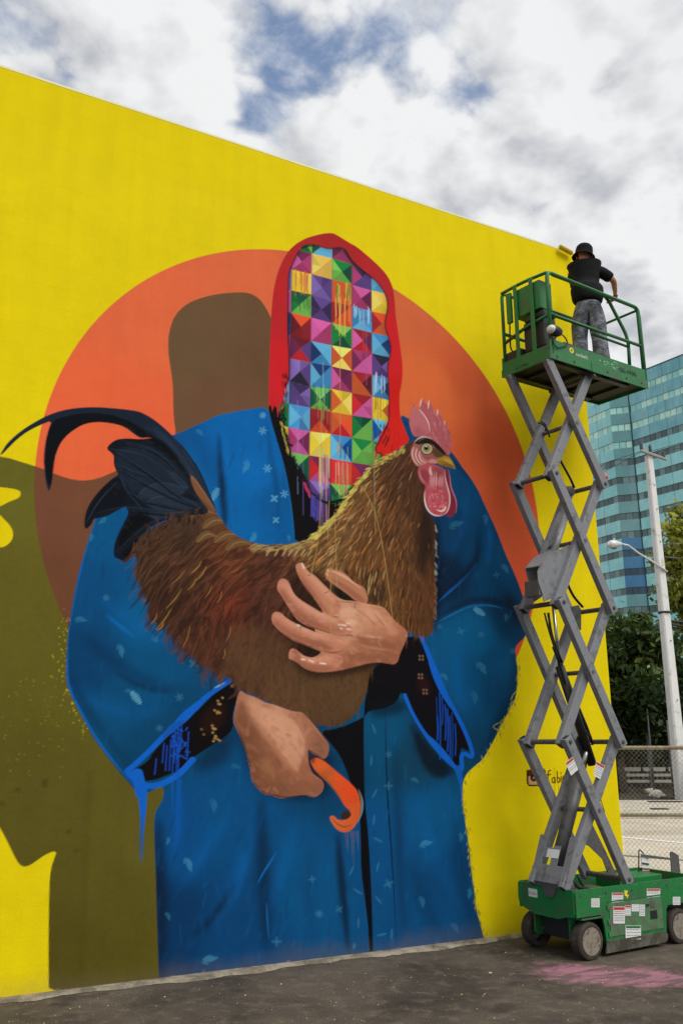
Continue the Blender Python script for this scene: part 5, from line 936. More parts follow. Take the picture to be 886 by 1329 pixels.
# trunnion bracket between the third and second joints
poly = [lv(x, y, .135) for x, y in Z(660, 680, 5.5375, [(372, 184), (300, 220), (235, 300), (215, 345), (222, 420), (250, 500), (262, 560), (300, 545), (352, 510), (400, 400), (462, 200), (440, 150)])]
for v_ in (.134, .312): MB().prism(poly if v_ < .2 else [p for k_, p in enumerate(poly) if k_ not in (3, 4, 5, 6)], lambda p, t, v_=v_: (p[0], v_ + t, p[1]), .008).build('bracket_plate', GREY, lift)
p0, p1 = poly[0], poly[2]; b = MB(); b.add([(p0[0], .142, p0[1]), (p0[0], .316, p0[1]), (p1[0], .316, p1[1]), (p1[0], .142, p1[1]), (p0[0] + .01, .142, p0[1] - .008), (p0[0] + .01, .316, p0[1] - .008), (p1[0] + .01, .316, p1[1] - .008), (p1[0] + .01, .142, p1[1] - .008)], [(0, 1, 2, 3), (4, 7, 6, 5), (0, 4, 5, 1), (1, 5, 6, 2), (2, 6, 7, 3), (3, 7, 4, 0)]); b.build('bracket_cover', GREY, lift)
q0, q1 = lv(701, 752, .135), lv(704, 773, .135); MB().box((min(q0[0], q1[0]) - .0, .145, q1[1]), (max(q0[0], q1[0]) + .04, .312, q0[1]), .006).build('bracket_box', GREYD, lift); MB().lathe([(.03, 0), (.03, .165)], (.25, .143, 3.44), (0, 1, 0), 12).build('cross_tube', GREYD, lift)
# gusset plates
def gusset(pts, v, m=GREYD, t=.008, nm='gusset_plate'): poly = [lv(x, y, v) for x, y in pts]; return MB().prism(poly, lambda p, q: (p[0], v + q, p[1]), t).build(nm, m, lift)
gusset(Z(660, 680, 5.5375, [(455, 600), (520, 585), (540, 620), (540, 760), (505, 790), (470, 760), (430, 690)]), .30); gusset(Z(660, 1000, 5.21, [(560, 330), (480, 480), (550, 510), (640, 600), (680, 720), (730, 700), (640, 500)]), .36, GREYD)
gusset(Z(660, 840, 5.5375, [(470, 740), (520, 640), (580, 640), (600, 740), (560, 960), (520, 900)]), .34, GREYD); gusset(Z(650, 540, 5.5375, [(455, 530), (490, 505), (530, 520), (520, 600), (490, 640), (470, 590)]), .36, GREY)
gusset(Z(660, 840, 5.5375, [(690, 830), (712, 860), (690, 960), (660, 1030), (650, 1000), (672, 900)]), .20, GREYD)
# lower front plate that ties the first pair of arms
b = MB(); n0 = Vector((-.03, 0, 0))
def tilt(v, z): return (-.045 + (z - .6) * .47, v, z)
for (v0, z0, v1, z1) in ((.06, .60, .49, .74), (.06, .74, .14, .98), (.40, .74, .49, .98), (.22, .74, .30, .90), (.30, .80, .40, .88)):
    a = [tilt(v0, z0), tilt(v1, z0), tilt(v1, z1), tilt(v0, z1)]; b.add(a + [(p[0] + .008, p[1], p[2]) for p in a], [(0, 1, 2, 3), (4, 7, 6, 5), (0, 4, 5, 1), (1, 5, 6, 2), (2, 6, 7, 3), (3, 7, 4, 0)])
b.build('tie_plate', GREY, lift)
a = [tilt(.22, .80), tilt(.36, .80), tilt(.36, .87), tilt(.22, .87)]; lb = MB().add([(p[0] - .003, p[1], p[2]) for p in a] + [(p[0] - .001, p[1], p[2]) for p in a], [(0, 1, 2, 3), (4, 7, 6, 5), (0, 4, 5, 1), (1, 5, 6, 2), (2, 6, 7, 3), (3, 7, 4, 0)]).build('warning_label', WHT, lift)
# hoses
def hose(pts, v, r=.009, m=BLACK, n_='hose'): MB().tube(bend([(lv(x, y, v)[0], v, lv(x, y, v)[1]) for x, y in pts], .15, 5), r, 7).build(n_, m, lift)
hose(Z(650, 540, 5.5375, [(410, 260), (470, 370), (520, 460), (545, 520)]), .30, .012); hose(Z(660, 680, 5.5375, [(405, 350), (440, 430), (480, 520), (550, 600)]), .30, .013); hose(Z(660, 840, 5.5375, [(345, 0), (370, 90), (400, 180), (420, 260)]), .26, .011); hose(Z(660, 840, 5.5375, [(470, 430), (530, 540), (580, 620), (610, 650)]), .26, .010)
hose(Z(650, 540, 5.5375, [(275, 50), (310, 60), (345, 100), (360, 155)]), .18, .009); hose(Z(650, 540, 5.5375, [(300, 40), (340, 70), (330, 110)]), .2, .008); hose(Z(660, 680, 5.5375, [(300, 640), (320, 780), (350, 880), (400, 1000)]), .24, .012); hose(Z(660, 680, 5.5375, [(270, 640), (300, 760), (345, 900), (380, 1000)]), .2, .009); hose(Z(630, 840, 3.164, [(290, 0), (330, 90), (380, 220), (430, 340), (450, 400)]), .3, .016)
hose(Z(660, 1000, 5.21, [(440, 330), (430, 380), (400, 400)]), .25, .006); hose(Z(660, 1000, 5.21, [(610, 120), (625, 200), (650, 280)]), .1, .0035); hose(Z(660, 1120, 3.92, [(350, 60), (375, 120), (420, 130), (440, 110)]), .35, .010); hose(Z(660, 1120, 3.92, [(330, 90), (345, 120), (400, 140)]), .28, .012)
# round red beacon near the top joint
MB().lathe([(.0, -.032), (.03, -.03), (.04, -.01), (.042, .01), (.03, .032), (.012, .044), (0, .046)], (lv(783, 619.5, .1)[0] + .014, .10, lv(783, 619.5, .1)[1]), (0, -.3, 1), 16).build('beacon', mat('red plastic', L(200, 82, 84), .35, var=.05), lift)
gusset([(800, 947), (804, 946), (806, 962), (803, 963)], .07, REDD, .004, 'tag')

# chassis: side plates, ends and deck
CH = .565
def sideplate(v0, v1, nm):
    prof = [(.0, .33), (.0, CH - .02), (.02, CH), (1.66, CH), (1.68, CH - .02), (1.68, .30), (1.56, .30), (1.52, .26), (1.50, .14), (1.30, .14)]
    # lower edge with two wheel arches
    prof = [(0, .345), (0, CH - .02), (.02, CH), (1.66, CH), (1.68, CH - .02), (1.68, .345), (1.16 + .42, .345), (1.53, .34), (1.50, .30), (1.50, .345), (1.18, .345), (1.155, .30), (1.14, .22), (1.14, .125), (.345, .125), (.345, .24), (.33, .31), (.29, .345)]
    prof = [(0, .345), (0, CH - .02), (.02, CH), (1.66, CH), (1.68, CH - .02), (1.68, .345), (1.19, .345), (1.165, .31), (1.15, .22), (1.14, .125), (.345, .125), (.335, .24), (.32, .31), (.29, .345)]
    return MB().prism(prof, lambda p, t: (p[0], v0 + t, p[1]), v1 - v0).build(nm, GREEN, lift)
sideplate(.0, .018, 'chassis_side'); sideplate(.672, .69, 'chassis_side')
# door in the side between the wheels
MB().box((.40, -.006, .16), (1.10, -.001, .43), .002).build('side_door', GREEND, lift)
MB().box((.385, -.004, .435), (1.12, .0, .447)).build('door_edge', GREEN, lift)
MB().box((.93, -.010, .25), (1.02, -.0065, .32)).build('vent', BLKP, lift); MB().box((.94, -.010, .345), (1.0, -.0065, .40)).build('vent', GREYD, lift); MB().box((.88, -.010, .36), (.92, -.0065, .38)).build('vent', BLKP, lift)
for z_ in (.18, .28, .40): MB().box((.372, -.012, z_ - .02), (.395, -.001, z_ + .02), .003).build('hinge', GREEND, lift)
MB().prism([(.34, .03), (.34, .11), (.36, .13), (1.12, .13), (1.15, .10), (1.15, .05), (1.12, .035)], lambda p, t: (p[0], -.012 + t + (.13 - p[1]) * .2, p[1]), .014).build('pothole_guard', mat('scuffed guard', L(104, 106, 92), .85, var=.25, vscale=15, dirt=L(70, 64, 54), dirt_amt=.6), lift)
# front end plate with rounded lower corners
prof = [(0.019, CH), (.671, CH), (.684, CH - .02), (.688, .42), (.67, .37), (.61, .345), (.49, .31), (.20, .31), (.12, .335), (.03, .345), (.019, .37)]
MB().prism(prof, lambda p, t: (-.014 + t, p[0], p[1]), .016).build('front_end_plate', GREEN, lift)
MB().lathe([(.075, 0), (.075, .012), (.0, .012), (0, 0)], (-.028, .28, CH - .015), (1, 0, 0), 18).build('round_boss', GREYD, lift)
MB().box((-.03, .10, CH - .005), (.10, .50, CH + .045), .006).build('pivot_block', GREYD, lift)
MB().box((1.662, .02, .2), (1.678, .67, CH), .004).build('rear_end_plate', GREEN, lift)
MB().box((.02, .02, .44), (1.655, .67, .455)).build('deck', GREYD, lift); MB().box((.10, .12, .13), (1.60, .50, .42), .01).build('battery_tray', BLKP, lift)
MB().box((.16, .20, .15), (.26, .42, .30), .01).build('steering_gear', BLKP, lift); MB().tube([(.14, .08, .17), (.14, .62, .17)], .022, 10).build('axle', GREYD, lift); MB().tube([(1.337, .08, .15), (1.337, .62, .15)], .022, 10).build('axle', GREYD, lift)
for v_ in (.13, .55): MB().prism([(.05, .34), (.05, .14), (.09, .12), (.16, .12), (.20, .16), (.20, .34)], lambda p, t, v_=v_: (p[0], v_ + t, p[1]), .02).build('wheel_yoke', GREEN, lift)
MB().box((.06, .0, .318), (.34, .12, .334), .004).build('yoke_top', GREEN, lift)
MB().box((.45, .23, .455), (.62, .40, .52), .01).build('valve_block', GREYD, lift); MB().box((.9, .28, .455), (1.5, .58, .56), .008).build('deck_box', GREEN, lift)
for u_, v_, sgn in ((.143, -.012, 1), (1.337, -.004, 1), (.143, .702, -1), (1.337, .694, -1)):
    R_ = .15; wd = .105 * sgn
    wh = empty('wheel', (u_, v_, R_), 0, parent=lift)
    MB().lathe([(.105, 0.002 * sgn), (.128, -.002 * sgn), (.145, .004 * sgn), (.15, .014 * sgn), (.15, wd - .014 * sgn), (.143, wd), (.105, wd), (.105, .002 * sgn)], (0, 0, 0), (0, 1, 0), 36).build('tyre', TYRE, wh)
    MB().lathe([(.112, -.004 * sgn), (.106, -.006 * sgn), (.102, .004 * sgn), (.096, .030 * sgn), (.050, .034 * sgn), (.044, .010 * sgn), (.022, .002 * sgn), (0, .002 * sgn)], (0, 0, 0), (0, 1, 0), 28).build('rim', RIM, wh)
    bb = MB()
    for k in range(5): t = 2 * pi * k / 5; bb.lathe([(0, -.004), (.008, -.004), (.008, .012), (0, .012)], (.066 * cos(t), .016 * sgn, .066 * sin(t)), (0, sgn, 0), 6)
    bb.build('wheel_nuts', GREYD, wh)['kind'] = 'stuff'
# side stickers
for (x0, y0, x1, y1, hd_, v_, ln) in ((418, 180, 460, 225, None, -.0005, 4), (522, 152, 580, 206, REDD, -.0005, 3), (700, 131, 768, 184, REDD, -.0005, 4), (832, 172, 870, 213, None, -.0005, 4), (530, 222, 588, 308, REDD, -.0062, 6), (590, 216, 619, 268, REDD, -.0062, 4), (623, 210, 660, 246, None, -.0062, 2), (662, 212, 690, 270, None, -.0062, 4), (592, 318, 670, 388, GREEN, -.0062, 6)):
    decal(660 + x0 / 3.92, 1120 + y0 / 3.92, 660 + x1 / 3.92, 1120 + y1 / 3.92, v_, None, 'sticker', hd_, None, ln)
yb = MB(); yb.prism([lv(660 + x / 3.92, 1120 + y / 3.92, 0) for x, y in ((585, 140), (603, 140), (598, 160), (608, 162), (598, 188), (600, 170), (588, 168))], lambda p, t: (p[0], -.002 + t, p[1]), .0015); yb.build('yellow_mark', YEL, lift)
b = MB().box((-.0165, .44, .45), (-.0145, .55, .52)); o = b.build('sticker', WHT, lift); text_mesh('sticker_text', 'S.CON', .03, INK, o, Matrix.Translation((-.0168, .545, .47)) @ Matrix.Rotation(-pi / 2, 4, 'Z') @ Matrix.Rotation(pi / 2, 4, 'X'), .0002)
# raised brackets and rail at the rear of the chassis
b = MB(); b.tube(bend([(lv(830, 1143, .5)[0], .5, .56), (lv(830, 1102, .5)[0], .5, lv(830, 1101, .5)[1]), (lv(836, 1108, .5)[0], .5, lv(836, 1108, .5)[1])], .03, 3), .007, 6)
b.build('bracket_frame', GREYD, lift)
def plate(pts, v, m, nm): return gusset(pts, v, m, .006, nm)
plate([(833, 1108), (842, 1112), (843.5, 1143), (835, 1143)], .5, WHT, 'bracket_sign'); plate([(834.5, 1130), (843.2, 1130), (843.6, 1143.5), (835, 1143.5)], .492, REDD, 'bracket_sign'); plate([(833, 1119), (842.6, 1120.5), (842.7, 1122.5), (833.2, 1121)], .492, INK, 'bracket_sign'); plate([(833.5, 1126.5), (843, 1127), (843.1, 1128.6), (833.7, 1128)], .492, INK, 'bracket_sign')
plate([(870, 1106), (873, 1105), (881, 1110), (884, 1141), (872, 1141)], .45, GREYD, 'bracket_plate')
u0, z0 = lv(833, 1110, .5); u1, z1 = lv(872, 1115, .45); MB().bar((u0, .5, z0), (u1, .45, z1), .014, .022).build('bracket_rail', GREYD, lift)

# platform
U0, U1, V0, V1, PB, PT = .16, 1.655, -.0, .63, 5.65, 5.862
MB().box((U0 + .02, V0 + .02, PB + .02), (U1 - .02, V1 - .02, PB + .04)).build('platform_floor', UNDER, lift)
for u_ in (.42, .75, 1.08, 1.40): MB().box((u_ - .02, V0 + .02, PB - .012), (u_ + .02, V1 - .02, PB + .019)).build('floor_beam', UNDER, lift)
for v_ in (.07, .54): MB().box((U0 + .02, v_ - .03, PB - .03), (U1 - .25, v_ + .03, PB - .0125)).build('roller_track', mat('dark track', L(36, 40, 38), .5), lift)
MB().box((U0, V0 - .004, PB - .012), (U1, V0 + .012, PT), .003).build('toe_board', GREEN, lift); MB().box((U0 + .6, V0 - .010, PB - .022), (U1 + .004, V0 - .0045, PB + .085), .002).build('deck_rail', GREEN, lift)
MB().box((U0, V1 - .012, PB - .012), (U1, V1, PT), .003).build('toe_board', GREEN, lift); MB().box((U1 - .010, V0 + .014, PB - .012), (U1, V1 - .014, PT), .003).build('toe_board', GREEN, lift)
MB().box((U0 - .002, V0 + .014, PB - .02), (U0 + .014, V1 - .014, PT - .06), .003).build('toe_board', GREEN, lift); MB().box((U0 - .012, V0, PB - .02), (U0 - .0025, V1, PB + .07), .002).build('front_channel', GREEN, lift)
RT = 6.662; RM = 6.162; TR = .0185
def rail(pts, nm='guard_rail', r=TR, rb=.07, m=GREEN): return MB().tube(bend(pts, rb, 5), r, 10).build(nm, m, lift)
ul = .195
rail([(ul, .015, 5.70), (ul + .012, .015, RT), (U1 - .012, .015, RT - .02), (U1 - .012, .015, 5.68)], r=.021)
rail([(ul + .01, .015, RM), (U1 - .012, .015, RM)], r=.018)
rail([(ul, .615, 5.70), (ul, .615, RT), (U1 - .012, .615, RT), (U1 - .012, .615, 5.68)]); rail([(ul, .615, RM), (U1 - .012, .615, RM)])
rail([(ul, .615, RT - .005), (ul + .005, .33, RT + .012), (ul + .01, .015, RT - .01)], rb=.2); rail([(ul, .615, RM - .12), (ul, .33, RM - .04), (ul + .01, .015, RM)], rb=.1)
rail([(U1 - .012, .015, RT - .045), (U1 - .012, .615, RT - .045)], r=.015); rail([(U1 + .028, .03, 5.66), (U1 + .025, .03, 6.56), (U1 - .005, .03, 6.60)], r=.017)
pp = [lv(x, y, .06) for x, y in ((717, 357), (786, 383), (815, 439), (817, 474))]; rail([(p[0], .06, p[1]) for p in pp], rb=.12, r=.018); rail([(pp[1][0] * .5 + .3, .06, RM - .03), (pp[2][0], .06, RM - .035)], r=.014)
rail([(.86, .61, 5.70), (.86, .61, RM)], r=.015)
for v_, w_ in ((.19, .045), (.40, .045)): MB().box((U0 - .008, v_ - w_ / 2, 5.72), (U0 + .004, v_ + w_ / 2, RT - .01), .002).build('upright', GREEN, lift)
MB().box((U0 + .02, .10, 6.27), (U0 + .20, .44, 6.60), .006).build('document_box', GREEN, lift); MB().box((U0 + .0, .47, 6.24), (U0 + .03, .53, 6.60), .003).build('document_box_flap', GREEN, lift)
cb = MB().box((U0 + .05, .10, 5.84), (U0 + .22, .36, 6.18), .012).build('control_box', BLKP, lift); MB().box((U0 + .04, .08, 6.18), (U0 + .22, .34, 6.25), .015).build('joystick_housing', BLKP, cb); MB().tube([(U0 + .12, .2, 6.24), (U0 + .13, .2, 6.31)], .014, 8).build('joystick', BLKP, cb)
MB().box((U0 + .03, .40, 5.80), (U0 + .16, .60, 5.92), .02).build('cable_box', BLKP, lift); MB().box((U0 + .25, .03, 5.855), (U0 + .95, .05, 5.90), .004).build('dark_rail', BLKP, lift)
for _ in range(1):
    hs = [(U0 + .05, .52, 6.5), (U0 + .045, .54, 6.2), (U0 + .05, .55, 5.95), (U0 + .1, .5, 5.86)]; MB().tube(bend(hs, .1, 4), .009, 6).build('control_cable', BLACK, lift)
    hs = [lv(x, y, -.02) for x, y in Z(640, 330, 7.383, [(600, 790), (560, 830), (600, 900), (660, 880), (715, 875), (690, 800), (640, 760)])]; MB().tube(bend([(p[0], -.02, p[1]) for p in hs], .06, 4), .007, 6).build('control_cable', BLACK, lift)
    hs = [lv(x, y, -.01) for x, y in Z(640, 330, 7.383, [(545, 520), (580, 570), (585, 640), (590, 690)])]; MB().tube([(p[0], -.01, p[1]) for p in hs], .003, 5).build('control_cable', BLACK, lift)
lu, lz = lv(717, 428.5, -.03); lamp_ = MB().lathe([(0, -.01), (.03, -.008), (.052, .02), (.056, .07), (.045, .12), (0, .13)], (lu - .03, -.035, lz), (1, .1, 0), 18).build('work_light', BLKP, lift); MB().lathe([(0, -.045), (.028, -.038), (.045, -.018), (.05, -.002), (0, -.002)], (lu - .032, -.035, lz), (1, .1, 0), 18).build('lens', mat('frosted lens', L(214, 214, 206), .25, var=.03), lamp_)
# lettering on the platform
def side_text(body, px_, py_, size, m, nm, v=-.0065): u_, z_ = lv(px_, py_, v); return text_mesh(nm, body, size, m, lift, Matrix.Translation((u_, v, z_)) @ Matrix.Rotation(pi / 2, 4, 'X'), .0006)
side_text('sunbelt', 746.5, 461.5, .062, WHT, 'lettering'); side_text('GS-1930', 803, 482, .080, mat('black lettering', L(24, 30, 26), .6), 'lettering', -.0115)
th = np.linspace(0, 2 * pi, 24, endpoint=False); gu, gz = lv(740.5, 455, 0)
g_ = MB(); ring = [(gu + (.030 if k % 3 else .036) * cos(t), gz + (.030 if k % 3 else .036) * sin(t)) for k, t in enumerate(th)]; inn = [(gu + .014 * cos(t), gz + .014 * sin(t)) for t in th]
for k in range(24):
    q = [ring[k], ring[(k + 1) % 24], inn[(k + 1) % 24], inn[k]]; g_.prism(q, lambda p, t: (p[0], -.0065 + t, p[1]), .002)
g_.build('sun_emblem', YEL, lift)
mk = MB()
for _ in range(26):
    x, y = rng.uniform(776, 800), 0; y = 466 + (x - 776) * .37 + rng.uniform(-4, 6); u_, z_ = lv(x, y, 0); w_, h_ = rng.uniform(.006, .02), rng.uniform(.004, .012); mk.box((u_, -.0055, z_), (u_ + w_, -.0045, z_ + h_))
mk.build('worn_lettering', mat('worn white paint', L(176, 200, 180), .6), lift)['kind'] = 'stuff'
text_mesh('lettering', '611994', .055, mat('black lettering', L(24, 30, 26), .6), lift, Matrix.Translation((U0 - .0135, .44, PB - .0)) @ Matrix.Rotation(-pi / 2, 4, 'Z') @ Matrix.Rotation(pi / 2, 4, 'X'), .0006)

fl = MB()
for _ in range(130):
    k = rng.integers(0, 4); (ul_, ur_, zt2_), (bl_, br2, zb3) = J[k], J[k + 1]; t = rng.random(); u_ = ul_ * (1 - t) + br2 * t; z_ = zt2_ * (1 - t) + zb3 * t; o_ = rng.uniform(-.03, .03); s_ = rng.uniform(.0015, .005)
    fl.box((u_ + o_, .0165, z_ + o_ * .4), (u_ + o_ + s_, .0185, z_ + o_ * .4 + s_ * rng.uniform(.6, 3)))
fl.build('paint_specks', mat('dried paint specks', L(196, 184, 96), .8, var=.4, vscale=30), lift)['kind'] = 'stuff'
fl = MB()
for _ in range(160):
    u_, z_ = rng.uniform(.02, 1.6), rng.uniform(.36, .56); s_ = rng.uniform(.001, .004); fl.box((u_, -.0012, z_), (u_ + s_ * rng.uniform(1, 6), .0002, z_ + s_))
for _ in range(120):
    u_, z_ = rng.uniform(.2, 1.6), rng.uniform(5.66, 5.85); s_ = rng.uniform(.001, .0035); fl.box((u_, -.0112 if z_ < 5.735 and u_ > .76 else -.0052, z_), (u_ + s_ * rng.uniform(1, 5), -.003, z_ + s_))
fl.build('paint_chips', mat('chipped paint', L(128, 150, 124), .85, var=.5, vscale=30), lift)['kind'] = 'stuff'
for u_ in (.25, .5, 1.0, 1.3, 1.55): MB().lathe([(0, 0), (.010, 0), (.010, -.008), (0, -.008)], (u_, -.0115, PB + .03), (0, 1, 0), 6).build('bolt_head', GREYD, lift)
for u_ in (.06, .38, .72, 1.2, 1.6): MB().lathe([(0, 0), (.010, 0), (.010, -.008), (0, -.008)], (u_, -.0, .52), (0, 1, 0), 6).build('bolt_head', GREYD, lift)

def skew(o):
    for c in o.children:
        if c.type == 'MESH':
            for v in c.data.vertices: v.co.x -= v.co.y * (.02 + .12 * min(max((v.co.z - .6) / 1.2, 0), 1))
            skew(c)
skew(lift)

# ================================================================== THE PAINTER ON THE PLATFORM
MO = LO + LU * 1.09 + LV * .27; MO.z = 5.70; mdir = (MO - CAM); mdir.z = 0; mdir.normalize(); mrt = Vector((mdir.y, -mdir.x, 0))
def mp(x, y, off=0.0):
    r = ray(x, y); t = (MO - CAM).dot(mdir) / r.dot(mdir); q = CAM + r * t + mdir * off
    return q
def local(p): return p - MO
def skin(name, verts, edges, radii, root, m, parent, sub=2, smooth=1.0):
    me = bpy.data.meshes.new(name); me.from_pydata([tuple(v) for v in verts], edges, []); o = link(name, me, parent)
    md = o.modifiers.new('skin', 'SKIN'); md.use_smooth_shade = True; md.branch_smoothing = smooth
    for i, r_ in enumerate(radii): me.skin_vertices[0].data[i].radius = r_ if hasattr(r_, '__len__') else (r_, r_)
    me.skin_vertices[0].data[root].use_root = True
    sb = o.modifiers.new('sub', 'SUBSURF'); sb.levels = sb.render_levels = sub; me.materials.append(m); return o
man = empty('person', MO, 0, 'person in black shirt, bucket hat and grey jeans painting from the lift platform', 'person')
SKIN = mat('tanned skin', L(176, 122, 96), .5, var=.06)
pel = local(mp(762.5, 397)); chest = local(mp(758.5, 360, .02)); up_ = local(mp(757.5, 348, .03)); nk = local(mp(757.5, 338, .04)); hdp = local(mp(757.5, 327, .05)); htop = local(mp(757.5, 321.5, .05))
sl_, sr_ = local(mp(743.5, 347.5, .03)), local(mp(775, 347.5, .03)); el_, hl_ = local(mp(740.5, 352, .27)), local(mp(748, 340, .47)); er_, hr_ = local(mp(795.5, 359.5, .08)), local(mp(797.5, 364.5, .28))
hpl, hpr = local(mp(753.5, 401)), local(mp(772, 402)); kl, kr = local(mp(751, 431, .06)), local(mp(776.5, 433, .05))
al, ar = Vector((kl.x, kl.y, .09)) - mdir * .04, Vector((kr.x, kr.y, .09)) - mdir * .04; al += mrt * .0; ar += mrt * .03; tl, tr_ = al + mdir * .17 + Vector((0, 0, -.05)) - mrt * .02, ar + mdir * .16 + Vector((0, 0, -.05)) + mrt * .05
V = [pel, chest, up_, nk, hdp, htop, sl_, el_, hl_, sr_, er_, hr_, hpl, kl, al, hpr, kr, ar]
E_ = [(0, 1), (1, 2), (2, 3), (3, 4), (4, 5), (2, 6), (6, 7), (7, 8), (2, 9), (9, 10), (10, 11), (0, 12), (12, 13), (13, 14), (0, 15), (15, 16), (16, 17)]
R_ = [(.13, .10), (.14, .10), (.11, .08), .052, (.078, .092), (.06, .07), .05, .038, .026, .05, .038, .026, .075, .055, .04, .075, .055, .04]
# hands: palm and five fingers each, grown on the same body
def add_hand(i_wr, d, side, palmn, curl):
    """extend the body skeleton with a palm and five bent fingers"""
    w0 = V[i_wr]; d = d.normalized(); side = side.normalized(); c0 = w0 + d * .055; V.append(c0); R_.append((.026, .016)); E_.append((i_wr, len(V) - 1)); pi__ = len(V) - 1
    for k, (o_, l_) in enumerate(((-.030, .062), (-.010, .074), (.011, .070), (.030, .055))):
        a = c0 + d * .035 + side * o_; V.append(a); R_.append(.0095); E_.append((pi__, len(V) - 1)); j = len(V) - 1
        d1 = (d + palmn * curl * .6).normalized(); b_ = a + d1 * l_ * .45; V.append(b_); R_.append(.0085); E_.append((j, len(V) - 1)); j = len(V) - 1
        d2 = (d1 + palmn * curl).normalized(); V.append(b_ + d2 * l_ * .55); R_.append(.0072); E_.append((j, len(V) - 1))
    a = w0 + d * .03 - side * .035; V.append(a); R_.append(.011); E_.append((pi__, len(V) - 1)); j = len(V) - 1
    V.append(a + (d * .7 - side * .5 + palmn * .4).normalized() * .045); R_.append(.009); E_.append((j, len(V) - 1))
add_hand(11, (mdir * .75 - up * .5 - mrt * .35), mrt * -1 + mdir * .2, -mrt - mdir * .3, .9)
add_hand(8, (mdir * .8 + up * .35 - mrt * .2), mrt, up * -1, 1.3)
body = skin('body', V, E_, R_, 0, SKIN, man, 2)
SHIRT = mat('black cotton', L(18, 19, 21), .85, var=.3, vscale=9, bump=1.0, bscale=11, spec=.2); 
def jeans_mat():
    m = bpy.data.materials.new('faded grey jeans'); m.use_nodes = True; m.node_tree.nodes.clear(); N = NT(m.node_tree); tc = N.node('ShaderNodeTexCoord').outputs['Object']
    n1 = N.noise(tc, 7, 5, .6, .6); n2 = N.noise(N.node('ShaderNodeMapping', {'Vector': tc, 'Scale': (14, 14, 42)}).outputs[0], 1.0, 5, .6, 1.4); c = N.ramp(n1, [(.32, L(66, 74, 90)), (.5, L(128, 132, 140)), (.66, L(178, 184, 194))]); c = N.mix(N.math('MULTIPLY', N.smooth(n2, .5, .62), .65), c, L(46, 50, 60))
    b = N.node('ShaderNodeBsdfPrincipled', {'Base Color': c, 'Roughness': .9}); bn = N.node('ShaderNodeBump', {'Height': n2, 'Strength': .9, 'Distance': .02}); N.l.new(bn.outputs[0], b.inputs['Normal']); N.l.new(b.outputs[0], N.node('ShaderNodeOutputMaterial').inputs[0]); return m
JEANS = jeans_mat()
mid = lambda a, b, t: a * (1 - t) + b * t
sV = [local(mp(762, 398)), local(mp(762, 386)), local(mp(760.5, 373)), chest, up_ + up * -.005, mid(up_, nk, .55), sl_, mid(sl_, el_, .55), el_, sr_, mid(sr_, er_, .6), mid(sr_, er_, .92)]
skin('shirt', sV, [(0, 1), (1, 2), (2, 3), (3, 4), (4, 5), (4, 6), (6, 7), (7, 8), (4, 9), (9, 10), (10, 11)], [(.185, .145), (.195, .15), (.215, .15), (.215, .145), (.165, .12), .062, .088, .072, .066, .088, .070, .064], 3, SHIRT, man, 2)
jV = [local(mp(762, 387)), local(mp(762, 398)), mid(hpl, kl, .1), mid(hpl, kl, .5), kl, mid(kl, al, .5), al + up * .02, mid(hpr, kr, .1), mid(hpr, kr, .5), kr, mid(kr, ar, .5), ar + up * .02]
skin('jeans', jV, [(0, 1), (1, 2), (2, 3), (3, 4), (4, 5), (5, 6), (1, 7), (7, 8), (8, 9), (9, 10), (10, 11)], [(.185, .135), (.19, .14), .125, .115, .095, .088, .09, .12, .115, .095, .088, .09], 1, JEANS, man, 2)
SHOE = mat('black shoes', L(24, 24, 25), .7, var=.1)
for a, t_ in ((al, tl), (ar, tr_)): skin('shoe', [a - mdir * .05 + up * -.02, a + mdir * .06 - up * .03, t_], [(0, 1), (1, 2)], [(.045, .05), (.045, .042), (.045, .025)], 0, SHOE, man, 2)
HAT = mat('black hat cloth', L(20, 20, 22), .9, var=.25, vscale=30, bump=.3, bscale=80, spec=.15)
hc = local(mp(757.3, 321.5, .05)); ax_ = (up + mrt * .16 - mdir * -.05).normalized()
MB().lathe([(0, .070), (.04, .068), (.075, .052), (.094, .025), (.100, -.01), (.101, -.05), (.106, -.064), (.120, -.085), (.134, -.104), (.130, -.106), (.114, -.085), (.100, -.066), (.096, -.05)], hc - up * .0, ax_, 26).build('bucket_hat', HAT, man, True)
ear = local(mp(757.5, 330, .05))
for s_ in (-1, 1): MB().lathe([(0, -.008), (.016, -.006), (.02, .002), (.012, .008), (0, .008)], ear + mrt * s_ * .085, mrt, 10).build('ear', SKIN, man, True)
skin('nose', [ear + mdir * .085 + up * .01, ear + mdir * .112 - up * .012], [(0, 1)], [.010, .014], 0, SKIN, man, 1)
for s_ in (-1, 1): MB().lathe([(0, -.011), (.009, -.007), (.011, 0), (.009, .007), (0, .011)], ear + mdir * .086 + mrt * s_ * .032 + up * .018, mdir, 10).build('eye', mat('eye white', L(225, 222, 216), .3), man, True)
MB().tube([ear + mdir * .088 + mrt * -.024 - up * .045, ear + mdir * .096 - up * .048, ear + mdir * .088 + mrt * .024 - up * .045], .006, 6).build('mouth', mat('lips', L(150, 84, 78), .5), man)
